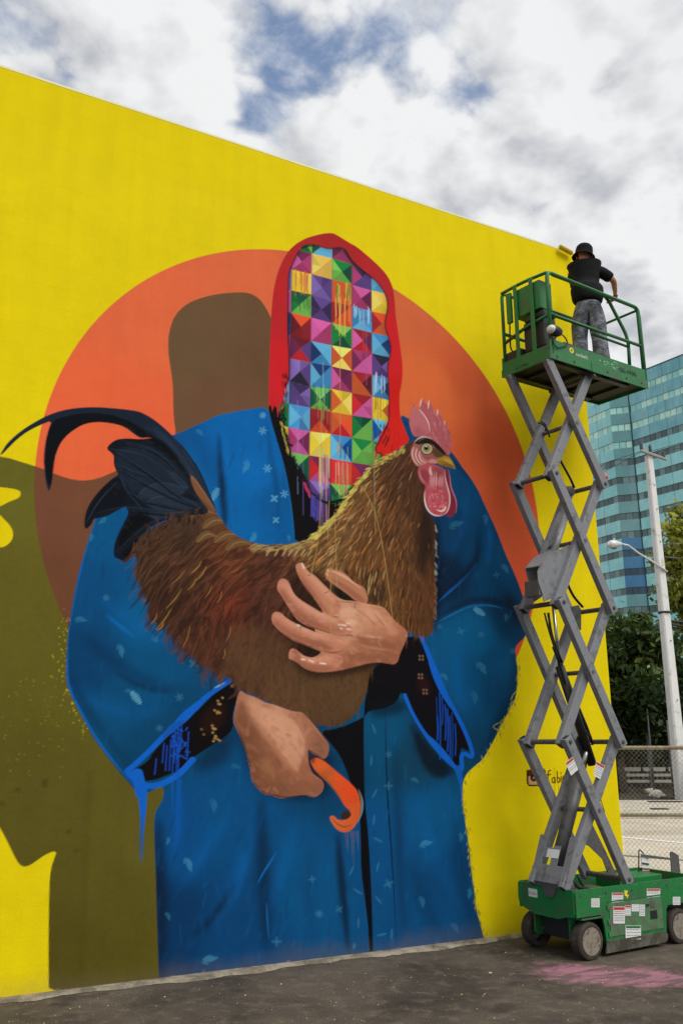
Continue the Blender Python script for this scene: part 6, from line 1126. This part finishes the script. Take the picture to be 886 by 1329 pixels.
# the roller held against the wall
ra, rb_ = onwall(725.5, 319.8, -.055), onwall(741.5, 328.6, -.055); ra.z = min(ra.z, 7.93)
roller = empty('paint_roller', ra, 0, 'yellow paint roller pressed against the top edge of the wall', 'paint roller')
rd = (rb_ - ra); prof = [(0, 0), (.022, 0), (.03, .006), (.031, rd.length - .006), (.022, rd.length), (0, rd.length)]
MB().lathe(prof, (0, 0, 0), rd, 20).build('roller_sleeve', mat('paint soaked nap', L(206, 178, 30), .75, var=.2, vscale=60, bump=.8, bscale=260), roller)
hw = MO + V[8] + mdir * .06 + up * .02
knee = rb_ + rd.normalized() * .03; fr = [rb_, knee, knee + Vector((.01, -.10, -.06)), hw + Vector((0, .12, .05)) - ra + ra]
MB().tube([Vector(p) - ra for p in bend(fr, .04, 4)], .005, 7).build('wire_frame', STEEL, roller)
MB().tube([fr[-1] - ra, hw - ra, hw - ra + (hw - fr[-1]).normalized() * .08], [.012, .016, .014], 10).build('handle', mat('roller handle', L(120, 86, 40), .5), roller)

# ================================================================== CHAIN-LINK FENCE
FF = 9.72; FL0, FL1 = 3.02, 8.2
zt_, zm_ = atfwd(840, 970.5, FF).z, atfwd(840, 1057.6, FF).z
fo = atfw(FL0, FF); fence = empty('chain_link_fence', fo, atan2(rt.y, rt.x), 'rusty galvanised chain-link fence running right from the wall corner behind the lift', 'fence')
GALV = mat('galvanised wire', L(160, 152, 138), .6, .1, var=.3, vscale=6, dirt=L(92, 66, 46), dirt_amt=.6, dirt_scale=2.2)
FW = FL1 - FL0
RUST = mat('weathered fence rail', L(196, 186, 166), .7, .0, var=.2, vscale=5, dirt=L(150, 108, 74), dirt_amt=.4, dirt_scale=1.6)
for z_, r_ in ((zt_, .021), (zm_, .019)): MB().tube([(-.02, .0, z_), (FW, .0, z_)], r_, 10).build('rail', RUST, fence)
for x_ in (.02, 2.6, FW): 
    if x_ > .1: MB().tube([(x_, .045, 0), (x_, .045, zt_ + .05)], .028, 10).build('post', RUST, fence)
b = MB(); cell = .052; nx = int(FW / cell); zb_, zt2 = .03, zt_ + .035; nz = int((zt2 - zb_) / cell * 2.0)
for sgn in (1, -1):
    for i in range(-nz, nx + nz + 1):
        pts = []
        for j in range(nz + 1):
            x = i * cell + sgn * j * cell * .5; z = zb_ + j * cell * .5
            if 0 <= x <= FW: pts.append((x, z, j))
        if len(pts) < 2: continue
        (xa, za, _), (xb, zb2, _) = pts[0], pts[-1]; w_ = .0019; y_ = -.024 + .002 * sgn
        b.add([(xa - w_, y_, za), (xa + w_, y_, za), (xa, y_ + .0028, za), (xb - w_, y_, zb2), (xb + w_, y_, zb2), (xb, y_ + .0028, zb2)], [(0, 1, 4, 3), (1, 2, 5, 4), (2, 0, 3, 5)])
o = b.build('wire_mesh', GALV, fence); o['kind'] = 'stuff'

# ================================================================== UTILITY POLE, LAMP, WIRES
pb = onz(885.5, 1038); R_p = math.hypot(pb.x - CAM.x, pb.y - CAM.y); fwp = latfwd(pb)[1]
ptop = atfwd(846.5, 592, fwp); H_p = ptop.z
pole = empty('utility_pole', pb, atan2(rt.y, rt.x) + .25, 'tall pale concrete utility pole with a crossarm on top', 'utility pole')
CONC = mat('pale pole concrete', L(214, 215, 214), .8, var=.1, vscale=1.5, dirt=L(150, 140, 124), dirt_amt=.3, dirt_scale=2)
shaft = MB(); vs = []; a0, a1 = .195, .115
for z_, a in ((0, a0), (H_p, a1)):
    c_ = a * .28; vs += [(x, y, z_) for x, y in ((-a + c_, -a), (a - c_, -a), (a, -a + c_), (a, a - c_), (a - c_, a), (-a + c_, a), (-a, a - c_), (-a, -a + c_))]
shaft.add(vs, [tuple(range(7, -1, -1)), tuple(range(8, 16))] + [(i, (i + 1) % 8, (i + 1) % 8 + 8, i + 8) for i in range(8)]); shaft.build('shaft', CONC, pole)
lean = Vector((0, 0, 0))
xa = MB().bar((-.42, -.16, H_p + .13), (.62, -.16, H_p - .13), .09, .09, bev=.01).build('crossarm', mat('grey timber', L(150, 148, 142), .8, var=.2), pole)
for x_, z_ in ((-.38, .30), (-.02, .24), (.50, .06)):
    MB().lathe([(0, 0), (.05, 0), (.06, .02), (.06, .20), (.04, .23), (.02, .24), (.02, .28), (0, .28)], (x_, -.16, H_p + z_ - .12), (0, 0, 1), 12).build('insulator', mat('dark insulator', L(62, 62, 64), .4), pole)
bolts = MB()
for z_ in (1.6, 3.2, 5.2, 8.7, 9.9, 10.8): bolts.lathe([(0, 0), (.02, 0), (.02, .03), (0, .03)], (.03, -.25 + z_ * .0095, z_), (0, 1, 0), 6)
bolts.build('bolts', GREYD, pole)['kind'] = 'stuff'
MB().tube([(.12, -.1, 8.15), (.75, -.15, 8.12)], .025, 6).build('side_bracket', GREYD, pole)
br_ = MB(); br_.lathe([(.2, 0), (.215, .01), (.215, .06), (.2, .07)], (0, 0, 6.15), (0, 0, 1), 10); br_.build('cable_clamp', BLACK, pole)
# street lamp on its arm
hA = atfwd(864.5, 742, fwp - .1); hB = atfwd(806, 706, fwp - 1.2); hM = atfwd(828, 718, fwp - .8); hC = atfwd(788, 706.5, fwp - 1.4)
slp = empty('street_lamp', hA, 0, 'cobra-head street lamp with curved arm mounted on the concrete pole', 'street lamp')
ALU = mat('pale lamp metal', L(200, 203, 206), .45, .2, var=.05)
MB().tube([p - hA for p in (hA, mid(hA, hM, .5) + up * .03, hM, mid(hM, hB, .6) + up * .08, hB)], [.045, .04, .036, .034, .034], 10).build('arm', ALU, slp)
hdv = (hC - hB); M_ = []
MB().lathe([(0, -.02), (.05, 0), (.09, .12), (.14, .28), (.145, .42), (.10, .54), (0, .58)], hB - hA, hdv, 16).build('lamp_head', ALU, slp, True); MB().lathe([(0, 0), (.11, .01), (.10, -.07), (0, -.11)], (hB - hA) + hdv.normalized() * .33 - up * .08, up, 14).build('lamp_lens', mat('lamp glass', L(120, 118, 112), .2), slp, True); MB().lathe([(0, 0), (.03, 0), (.03, .1), (0, .11)], (hB - hA) + hdv.normalized() * .3 + up * .1, up, 8).build('photocell', ALU, slp)
def wire(name, a, b_, sag, r, label, m=BLACK):
    pts = [a * (1 - t) + b_ * t - up * sag * 4 * t * (1 - t) for t in [k / 14 for k in range(15)]]; o = MB().tube(pts, r, 5).build(name, m); return tag(o, label, 'cable', 'cables on the utility pole')
wm_ = mat('overhead wire', L(58, 62, 64), .6)
tp = ptop + up * .2
wire('power_line', tp - rt * .35, atfwd(520, 640, 70), .8, .012, 'overhead wire leaving the crossarm, the highest on the left', wm_); wire('power_line', tp + rt * .45, atfwd(1150, 500, 40), .3, .012, 'overhead wire leaving the right end of the crossarm', wm_); wire('power_line', tp - rt * .0, atfwd(1150, 480, 40), .2, .012, 'overhead wire leaving the middle insulator rightward', wm_); wire('power_line', tp - rt * .35, atfwd(560, 700, 70), .6, .010, 'overhead wire leaving the crossarm, the lower on the left', wm_)
cb_ = atfwd(868, 806, fwp); wire('cable', cb_, atfwd(1100, 800, 34), .2, .045, 'thick black cable leaving the pole rightward', BLACK); wire('cable', cb_ - up * .12, atfwd(1100, 812, 34), .2, .03, 'thinner black cable just under the thick one', BLACK); wire('cable', cb_ - up * .05, atfwd(600, 850, 60), .6, .016, 'thin cable sagging leftward in front of the tree', wm_); wire('cable', cb_ - up * .1, atfwd(905, 850, 31), .1, .02, 'short cable dropping to the right of the pole', BLACK)

# ================================================================== TREES
def leaf_mat(name, dark, light, tip):
    m = bpy.data.materials.new(name); m.use_nodes = True; m.node_tree.nodes.clear(); N = NT(m.node_tree)
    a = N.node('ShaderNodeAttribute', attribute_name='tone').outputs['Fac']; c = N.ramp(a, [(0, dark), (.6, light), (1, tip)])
    b = N.node('ShaderNodeBsdfPrincipled', {'Base Color': c, 'Roughness': .55, 'Specular IOR Level': .35}); t = N.node('ShaderNodeBsdfTranslucent', {'Color': c}); ad = N.node('ShaderNodeMixShader', {0: .25, 1: b.outputs[0], 2: t.outputs[0]})
    N.l.new(ad.outputs[0], N.node('ShaderNodeOutputMaterial').inputs[0]); return m
BARK = mat('grey brown bark', L(92, 80, 66), .95, var=.3, vscale=4, bump=.5, bscale=12)
def tree(lat, fwd, h, rx, rz, cz, n_cl, per, lsz, lm, label, seed, trunk_r=.22, name='tree', top=True, cx=0.0, litter=.9):
    g = np.random.default_rng(seed); base = atfw(lat, fwd); t = empty(name, base, 0, label, 'tree')
    b = MB(); b.tube([(0, 0, 0), (.05, .02, h * .2), (-.04, .06, h * .45), (cx * .3, .0, h * .7)], [trunk_r, trunk_r * .8, trunk_r * .6, trunk_r * .25], 10)
    # clump centres fill an uneven ellipsoid shell and its inside
    C_ = []
    while len(C_) < n_cl:
        p = g.normal(0, 1, 3); p /= np.linalg.norm(p); r_ = g.uniform(.25, 1) ** .5; q = p * r_ * (rx, rx, rz) * g.uniform(.8, 1.12)
        if cz + q[2] < .9: continue
        C_.append((q[0] + cx, q[1], q[2] + cz, r_))
    for k in g.choice(len(C_), min(16, len(C_)), replace=False):
        c = Vector(C_[k][:3]); st = Vector((0, 0, h * g.uniform(.22, .5))); md_ = (st + c) / 2 + Vector((g.normal(0, .2), g.normal(0, .2), .2)); b.tube([st, md_, c], [trunk_r * .42, trunk_r * .25, .02], 6)
    b.build('trunk', BARK, t)
    n = n_cl * per; cc = np.array(C_)[np.repeat(np.arange(n_cl), per)]; spread = g.uniform(.55, 1.1, n_cl)[np.repeat(np.arange(n_cl), per)] * litter
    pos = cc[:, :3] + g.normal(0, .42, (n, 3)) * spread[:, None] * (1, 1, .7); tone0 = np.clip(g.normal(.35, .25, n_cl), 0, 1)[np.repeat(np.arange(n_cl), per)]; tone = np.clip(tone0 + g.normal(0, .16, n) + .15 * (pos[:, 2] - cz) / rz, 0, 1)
    nr = g.normal(0, 1, (n, 3)) + (0, 0, .8); nr /= np.linalg.norm(nr, axis=1)[:, None]; ax = np.cross(nr, g.normal(0, 1, (n, 3))); ax /= np.linalg.norm(ax, axis=1)[:, None]; ay = np.cross(nr, ax); s_ = (lsz * g.uniform(.6, 1.4, n))[:, None]
    vs = np.stack([pos - ax * s_, pos + ay * s_ * .45 - ax * s_ * .1, pos + ax * s_, pos - ay * s_ * .45 - ax * s_ * .1], 1).reshape(-1, 3)
    me = bpy.data.meshes.new('crown'); me.vertices.add(4 * n); me.vertices.foreach_set('co', vs.astype(np.float32).ravel()); me.loops.add(4 * n); me.loops.foreach_set('vertex_index', np.arange(4 * n, dtype=np.int32)); me.polygons.add(n); me.polygons.foreach_set('loop_start', np.arange(0, 4 * n, 4, dtype=np.int32)); me.polygons.foreach_set('loop_total', np.full(n, 4, np.int32)); me.update(calc_edges=True)
    at = me.attributes.new('tone', 'FLOAT', 'POINT'); at.data.foreach_set('value', np.repeat(tone, 4).astype(np.float32)); me.materials.append(lm); link('crown', me, t)['kind'] = 'stuff'; return t
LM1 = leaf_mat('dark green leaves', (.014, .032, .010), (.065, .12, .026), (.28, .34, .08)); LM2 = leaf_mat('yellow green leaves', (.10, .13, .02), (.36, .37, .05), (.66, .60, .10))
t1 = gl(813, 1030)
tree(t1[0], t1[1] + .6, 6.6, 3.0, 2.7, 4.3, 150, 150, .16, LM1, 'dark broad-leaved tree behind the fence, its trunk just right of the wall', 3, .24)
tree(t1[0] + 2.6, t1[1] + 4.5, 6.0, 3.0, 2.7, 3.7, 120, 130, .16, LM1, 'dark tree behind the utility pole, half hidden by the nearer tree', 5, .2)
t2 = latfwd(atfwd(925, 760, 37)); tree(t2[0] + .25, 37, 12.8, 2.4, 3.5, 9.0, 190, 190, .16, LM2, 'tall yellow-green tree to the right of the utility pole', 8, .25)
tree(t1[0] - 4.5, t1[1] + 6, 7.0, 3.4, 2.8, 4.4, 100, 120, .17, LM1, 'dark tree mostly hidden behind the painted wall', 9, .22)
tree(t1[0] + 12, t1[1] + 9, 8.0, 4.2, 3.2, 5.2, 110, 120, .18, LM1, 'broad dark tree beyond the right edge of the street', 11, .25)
# hedge and the far tree line
def leaf_mass(name, boxes, n, lsz, m, label, cat, seed):
    g = np.random.default_rng(seed); bx = np.array(boxes, float); k = g.integers(0, len(bx), n); u = g.random((n, 3)); la = bx[k, 0] + u[:, 0] * (bx[k, 1] - bx[k, 0]); f = bx[k, 2] + u[:, 1] * (bx[k, 3] - bx[k, 2])
    z = bx[k, 4] + u[:, 2] * (bx[k, 5] - bx[k, 4]) * (.75 + .25 * np.sin(la * 1.3 + np.cos(la * 2.9)) + .12 * np.sin(la * 7)); pos = np.array([CAM.x, CAM.y, 0]) + la[:, None] * np.array(rt) + f[:, None] * np.array(hd); pos[:, 2] = z
    nr = g.normal(0, 1, (n, 3)) + (0, 0, .5); nr /= np.linalg.norm(nr, axis=1)[:, None]; ax = np.cross(nr, g.normal(0, 1, (n, 3))); ax /= np.linalg.norm(ax, axis=1)[:, None]; ay = np.cross(nr, ax); s_ = (lsz * g.uniform(.6, 1.4, n))[:, None]
    vs = np.stack([pos - ax * s_, pos + ay * s_ * .5, pos + ax * s_, pos - ay * s_ * .5], 1).reshape(-1, 3)
    me = bpy.data.meshes.new(name); me.vertices.add(4 * n); me.vertices.foreach_set('co', vs.astype(np.float32).ravel()); me.loops.add(4 * n); me.loops.foreach_set('vertex_index', np.arange(4 * n, dtype=np.int32)); me.polygons.add(n); me.polygons.foreach_set('loop_start', np.arange(0, 4 * n, 4, dtype=np.int32)); me.polygons.foreach_set('loop_total', np.full(n, 4, np.int32)); me.update(calc_edges=True)
    at = me.attributes.new('tone', 'FLOAT', 'POINT'); at.data.foreach_set('value', np.repeat(np.clip(g.normal(.25, .2, n), 0, 1), 4).astype(np.float32)); me.materials.append(m); return tag(link(name, me), label, cat, kind='stuff')
leaf_mass('undergrowth', [(t1[0] + .9, t1[0] + 14, 28.6, 30.5, 0, 1.5), (t1[0] - 8, t1[0] + 16, 39, 41, 0, 3.0)], 26000, .10, LM1, 'dark undergrowth beneath the trees beyond the pavement', 'undergrowth', 21)
leaf_mass('far_trees', [(-10, 90, 70, 78, 0, 5.5), (20, 130, 90, 100, 0, 8)], 40000, .35, LM1, 'distant dark line of trees along the horizon', 'trees', 22)
# low barrier of pale blocks and rails under the trees
bar_o = empty('barrier', atfw(t1[0] - 2, 33.5), atan2(rt.y, rt.x), 'low pale barrier of blocks and two rails under the trees', 'barrier'); PALE = mat('pale barrier', L(176, 176, 168), .8, var=.15)
zb1, zb0 = atfwd(840, 996, 33.5).z, atfwd(840, 1001, 33.5).z
for k in range(14): MB().box((k * .95, 0, zb0), (k * .95 + rng.uniform(.55, .85), .12, zb1), .01).build('block', PALE, bar_o)
for y_ in (1006, 1014): z_ = atfwd(840, y_, 33.5).z; MB().box((0, .05, z_ - .05), (13, .10, z_ + .05)).build('rail', PALE, bar_o)
for k in range(5): MB().box((k * 3.1 - .04, .0, 0), (k * 3.1 + .04, .05, 2.2 if k % 2 else 1.2)).build('post', GREYD, bar_o)
for nm_, px_, la_ in (('sign_post', 849, 'thin grey pole left of the utility pole behind the fence'), ('sign_post', 874, 'thin dark pole directly beside the utility pole foot')):
    p_ = onz(px_, 1033); q = MB().tube([(0, 0, 0), (0, 0, 3.0 if px_ == 849 else 2.6)], .035, 8).build(nm_, GREYD); q.location = p_; tag(q, la_, 'pole')
rb2 = MB()
for k, (x, y) in enumerate(((843, 1030), (851, 1033), (856, 1036), (848, 1035))):
    o = lump('rubble', x, y, rng.uniform(.18, .28), mat('pale rubble', L(186, 180, 168), .9), ['pale slab of rubble by the trees, the farthest', 'pale rubble chunk by the trees, the third from the left', 'pale rubble chunk by the trees, nearest the utility pole', 'pale rubble chunk by the trees, second from the left'][k], 'rubble')
for x, y, w_ in ((863, 1041, .5), (855, 1050.5, .22)):
    q = MB().box((-w_, -.12, 0), (w_, .12, .03), .01).build('drain_cover', mat('dark drain', L(60, 54, 46), .9)); q.location = onz(x, y, .12); q.rotation_euler = (0, 0, atan2(rt.y, rt.x)); tag(q, 'dark drain slot in the pale pavement, the %s one' % ('larger' if w_ > .3 else 'smaller'), 'drain')

# ================================================================== GLASS OFFICE TOWER
S_ = Vector((61.3, 169.3)); MID = S_ + Vector((-.949, .316)) * 3.94; LEFT = MID + Vector((-.482, .876)) * 36; RIGHT = S_ + Vector((.579, -.815)) * 62
tower = empty('glass_tower', atfw(S_.x, S_.y), 0, 'teal glass office tower with horizontal window bands behind the trees', 'building')
TO = atfw(S_.x, S_.y)
def tw(p, z=0): return atfw(p.x, p.y, z) - TO
ROOF = 77.8; FLH = 3.9; WH = 1.42
def panel_mat(name, a, b, rough=.28):
    m = bpy.data.materials.new(name); m.use_nodes = True; m.node_tree.nodes.clear(); N = NT(m.node_tree); g = N.node('ShaderNodeNewGeometry').outputs['Position']
    n1 = N.noise(N.node('ShaderNodeMapping', {'Vector': g, 'Scale': (1, 1, .35)}).outputs[0], .16, 8, .68, .6); c = N.mix(N.smooth(n1, .34, .66), a, b); pl = N.node('ShaderNodeTexWhiteNoise', {'Vector': N.node('ShaderNodeVectorMath', {0: N.node('ShaderNodeVectorMath', {0: g, 'Scale': .77}, operation='SCALE').outputs[0]}, operation='FLOOR').outputs[0]}).outputs[0]; c = N.node('ShaderNodeVectorMath', {0: c, 'Scale': N.math('ADD', .93, N.math('MULTIPLY', pl, .12))}, operation='SCALE').outputs[0]  # streaky tone imitates reflections, put into the panel colour
    bs = N.node('ShaderNodeBsdfPrincipled', {'Base Color': c, 'Roughness': rough, 'Specular IOR Level': .6}); N.l.new(bs.outputs[0], N.node('ShaderNodeOutputMaterial').inputs[0]); return m
SPA = panel_mat('teal spandrel glass', L(104, 176, 190), L(144, 206, 212)); SPB = panel_mat('light teal spandrel glass', L(138, 214, 218), L(164, 230, 230)); SPM = panel_mat('grey teal spandrel glass', L(98, 156, 160), L(122, 174, 176)); SPBL_REFL = panel_mat('painted blue reflection spandrel', L(48, 116, 168), L(66, 136, 180))  # blue spandrels: a reflection painted as base colour
SKY_REFL = [panel_mat('painted sky reflection window %d' % k, L(*c), L(*[min(255, x + 14) for x in c]), .2) for k, c in enumerate(((166, 226, 218), (184, 236, 222), (150, 214, 208), (196, 240, 222)))]; DARKW = [panel_mat('dark window glass %d' % k, L(*c), L(*[x + 14 for x in c]), .2) for k, c in enumerate(((72, 100, 102), (86, 116, 116), (60, 86, 90), (108, 138, 136)))]; NAVY_REFL = [panel_mat('painted navy reflection window %d' % k, L(*c), L(*[x + 10 for x in c]), .2) for k, c in enumerate(((22, 60, 84), (30, 70, 92), (20, 54, 78), (34, 72, 94)))]  # mint and navy panes: reflections painted into the glass colour
MULL = mat('dark mullion', L(52, 86, 92), .5)
def facade(P, Q_, kind):
    d = (Q_ - P); Ln = d.length; d = d.normalized(); nrm = Vector((d.y, -d.x))
    if nrm.dot(-P) < 0: nrm = -nrm
    W3 = lambda s, o, z: tw(P + d * s + nrm * o, z)
    def slab(s0, s1, z0, z1, o0, o1, b): vs = [W3(s, o, z) for z in (z0, z1) for o in (o0, o1) for s in (s0, s1)]; return b.add(vs, [(0, 2, 3, 1), (4, 5, 7, 6), (0, 1, 5, 4), (2, 6, 7, 3), (0, 4, 6, 2), (1, 3, 7, 5)])
    nfl = 20; ww = Ln / max(round(Ln / 1.32), 1); nw = int(round(Ln / ww))
    for k in range(nfl):
        zc = 74.4 - FLH * k
        if zc < 3: break
        z0, z1 = zc - WH / 2, zc + WH / 2; ztop = ROOF if k == 0 else zc + FLH - WH / 2
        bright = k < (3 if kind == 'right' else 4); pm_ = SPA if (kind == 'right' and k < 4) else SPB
        if kind == 'mid': pm_ = SPBL_REFL if k in (9, 10, 11) else SPM
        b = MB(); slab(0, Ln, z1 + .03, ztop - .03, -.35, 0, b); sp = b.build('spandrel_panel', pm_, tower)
        se = MB(); npn = max(int(Ln / 3.9), 1)
        for j in range(1, npn): slab(j * Ln / npn - .03, j * Ln / npn + .03, z1 + .04, ztop - .04, 0, .012, se)
        if se.v: se.build('panel_seam', MULL, sp)['kind'] = 'stuff'
        vis = (6, nw) if kind != 'left' else (0, 0)
        nsee = 11 if kind == 'right' else nw if kind == 'mid' else 9
        rest = MB(); dark = NAVY_REFL if (kind == 'mid' and k in (9, 10, 11)) else DARKW
        for j in range(nw):
            dst = None
            if j < nsee and k < 14:
                q = MB(); slab(j * ww + .05, (j + 1) * ww - .05, z0, z1, -.2, -.12, q); q.build('window_pane', (SKY_REFL if bright else dark)[int(rng.integers(4))] if rng.random() > .012 else DARKW[0], tower)
            else: slab(j * ww + .05, (j + 1) * ww - .05, z0, z1, -.2, -.12, rest)
        if rest.v: rest.build('window_band', (SKY_REFL if bright else dark)[0], tower)['kind'] = 'stuff'
        mu = MB(); slab(0, Ln, z0 - .03, z1 + .03, -.35, -.21, mu)
        mu.build('window_frame', MULL, tower)
facade(MID, LEFT, 'left'); facade(S_, MID, 'mid'); facade(S_ + Vector((.579, -.815)) * .22, RIGHT, 'right')
b = MB(); q = [S_ + Vector((.1, .7)), MID + Vector((.2, .5)), LEFT + Vector((.5, 0)), LEFT + Vector((40, 10)), RIGHT + Vector((40, 12)), RIGHT + Vector((.6, .3))]
b.prism(q, lambda p, t: tuple(tw(p, t)), ROOF - .4); b.build('core', MULL, tower)
b = MB(); 
for P, Q_ in ((MID, LEFT), (S_, MID), (S_ + Vector((.579, -.815)) * .22, RIGHT)):
    d = (Q_ - P); nrm = Vector((d.y, -d.x)).normalized(); nrm = nrm if nrm.dot(-P) > 0 else -nrm
    vs = [tw(P + nrm * o + (Q_ - P) * s, z) for z in (ROOF - .025, ROOF + .25) for o in (-.4, .04) for s in (0, 1)]; b.add(vs, [(0, 2, 3, 1), (4, 5, 7, 6), (0, 1, 5, 4), (2, 6, 7, 3), (0, 4, 6, 2), (1, 3, 7, 5)])
b.build('roof_edge', MULL, tower)
b = MB(); s0 = S_ + Vector((.579, -.815)) * .1; b.prism([s0 + Vector((-.14, .4)), s0 + Vector((.14, .4)), s0 + Vector((.14, -.0)), s0 + Vector((-.14, -.0))], lambda p, t: tuple(tw(p, t)), ROOF); b.build('corner_groove', mat('dark groove', L(22, 74, 84), .4), tower)
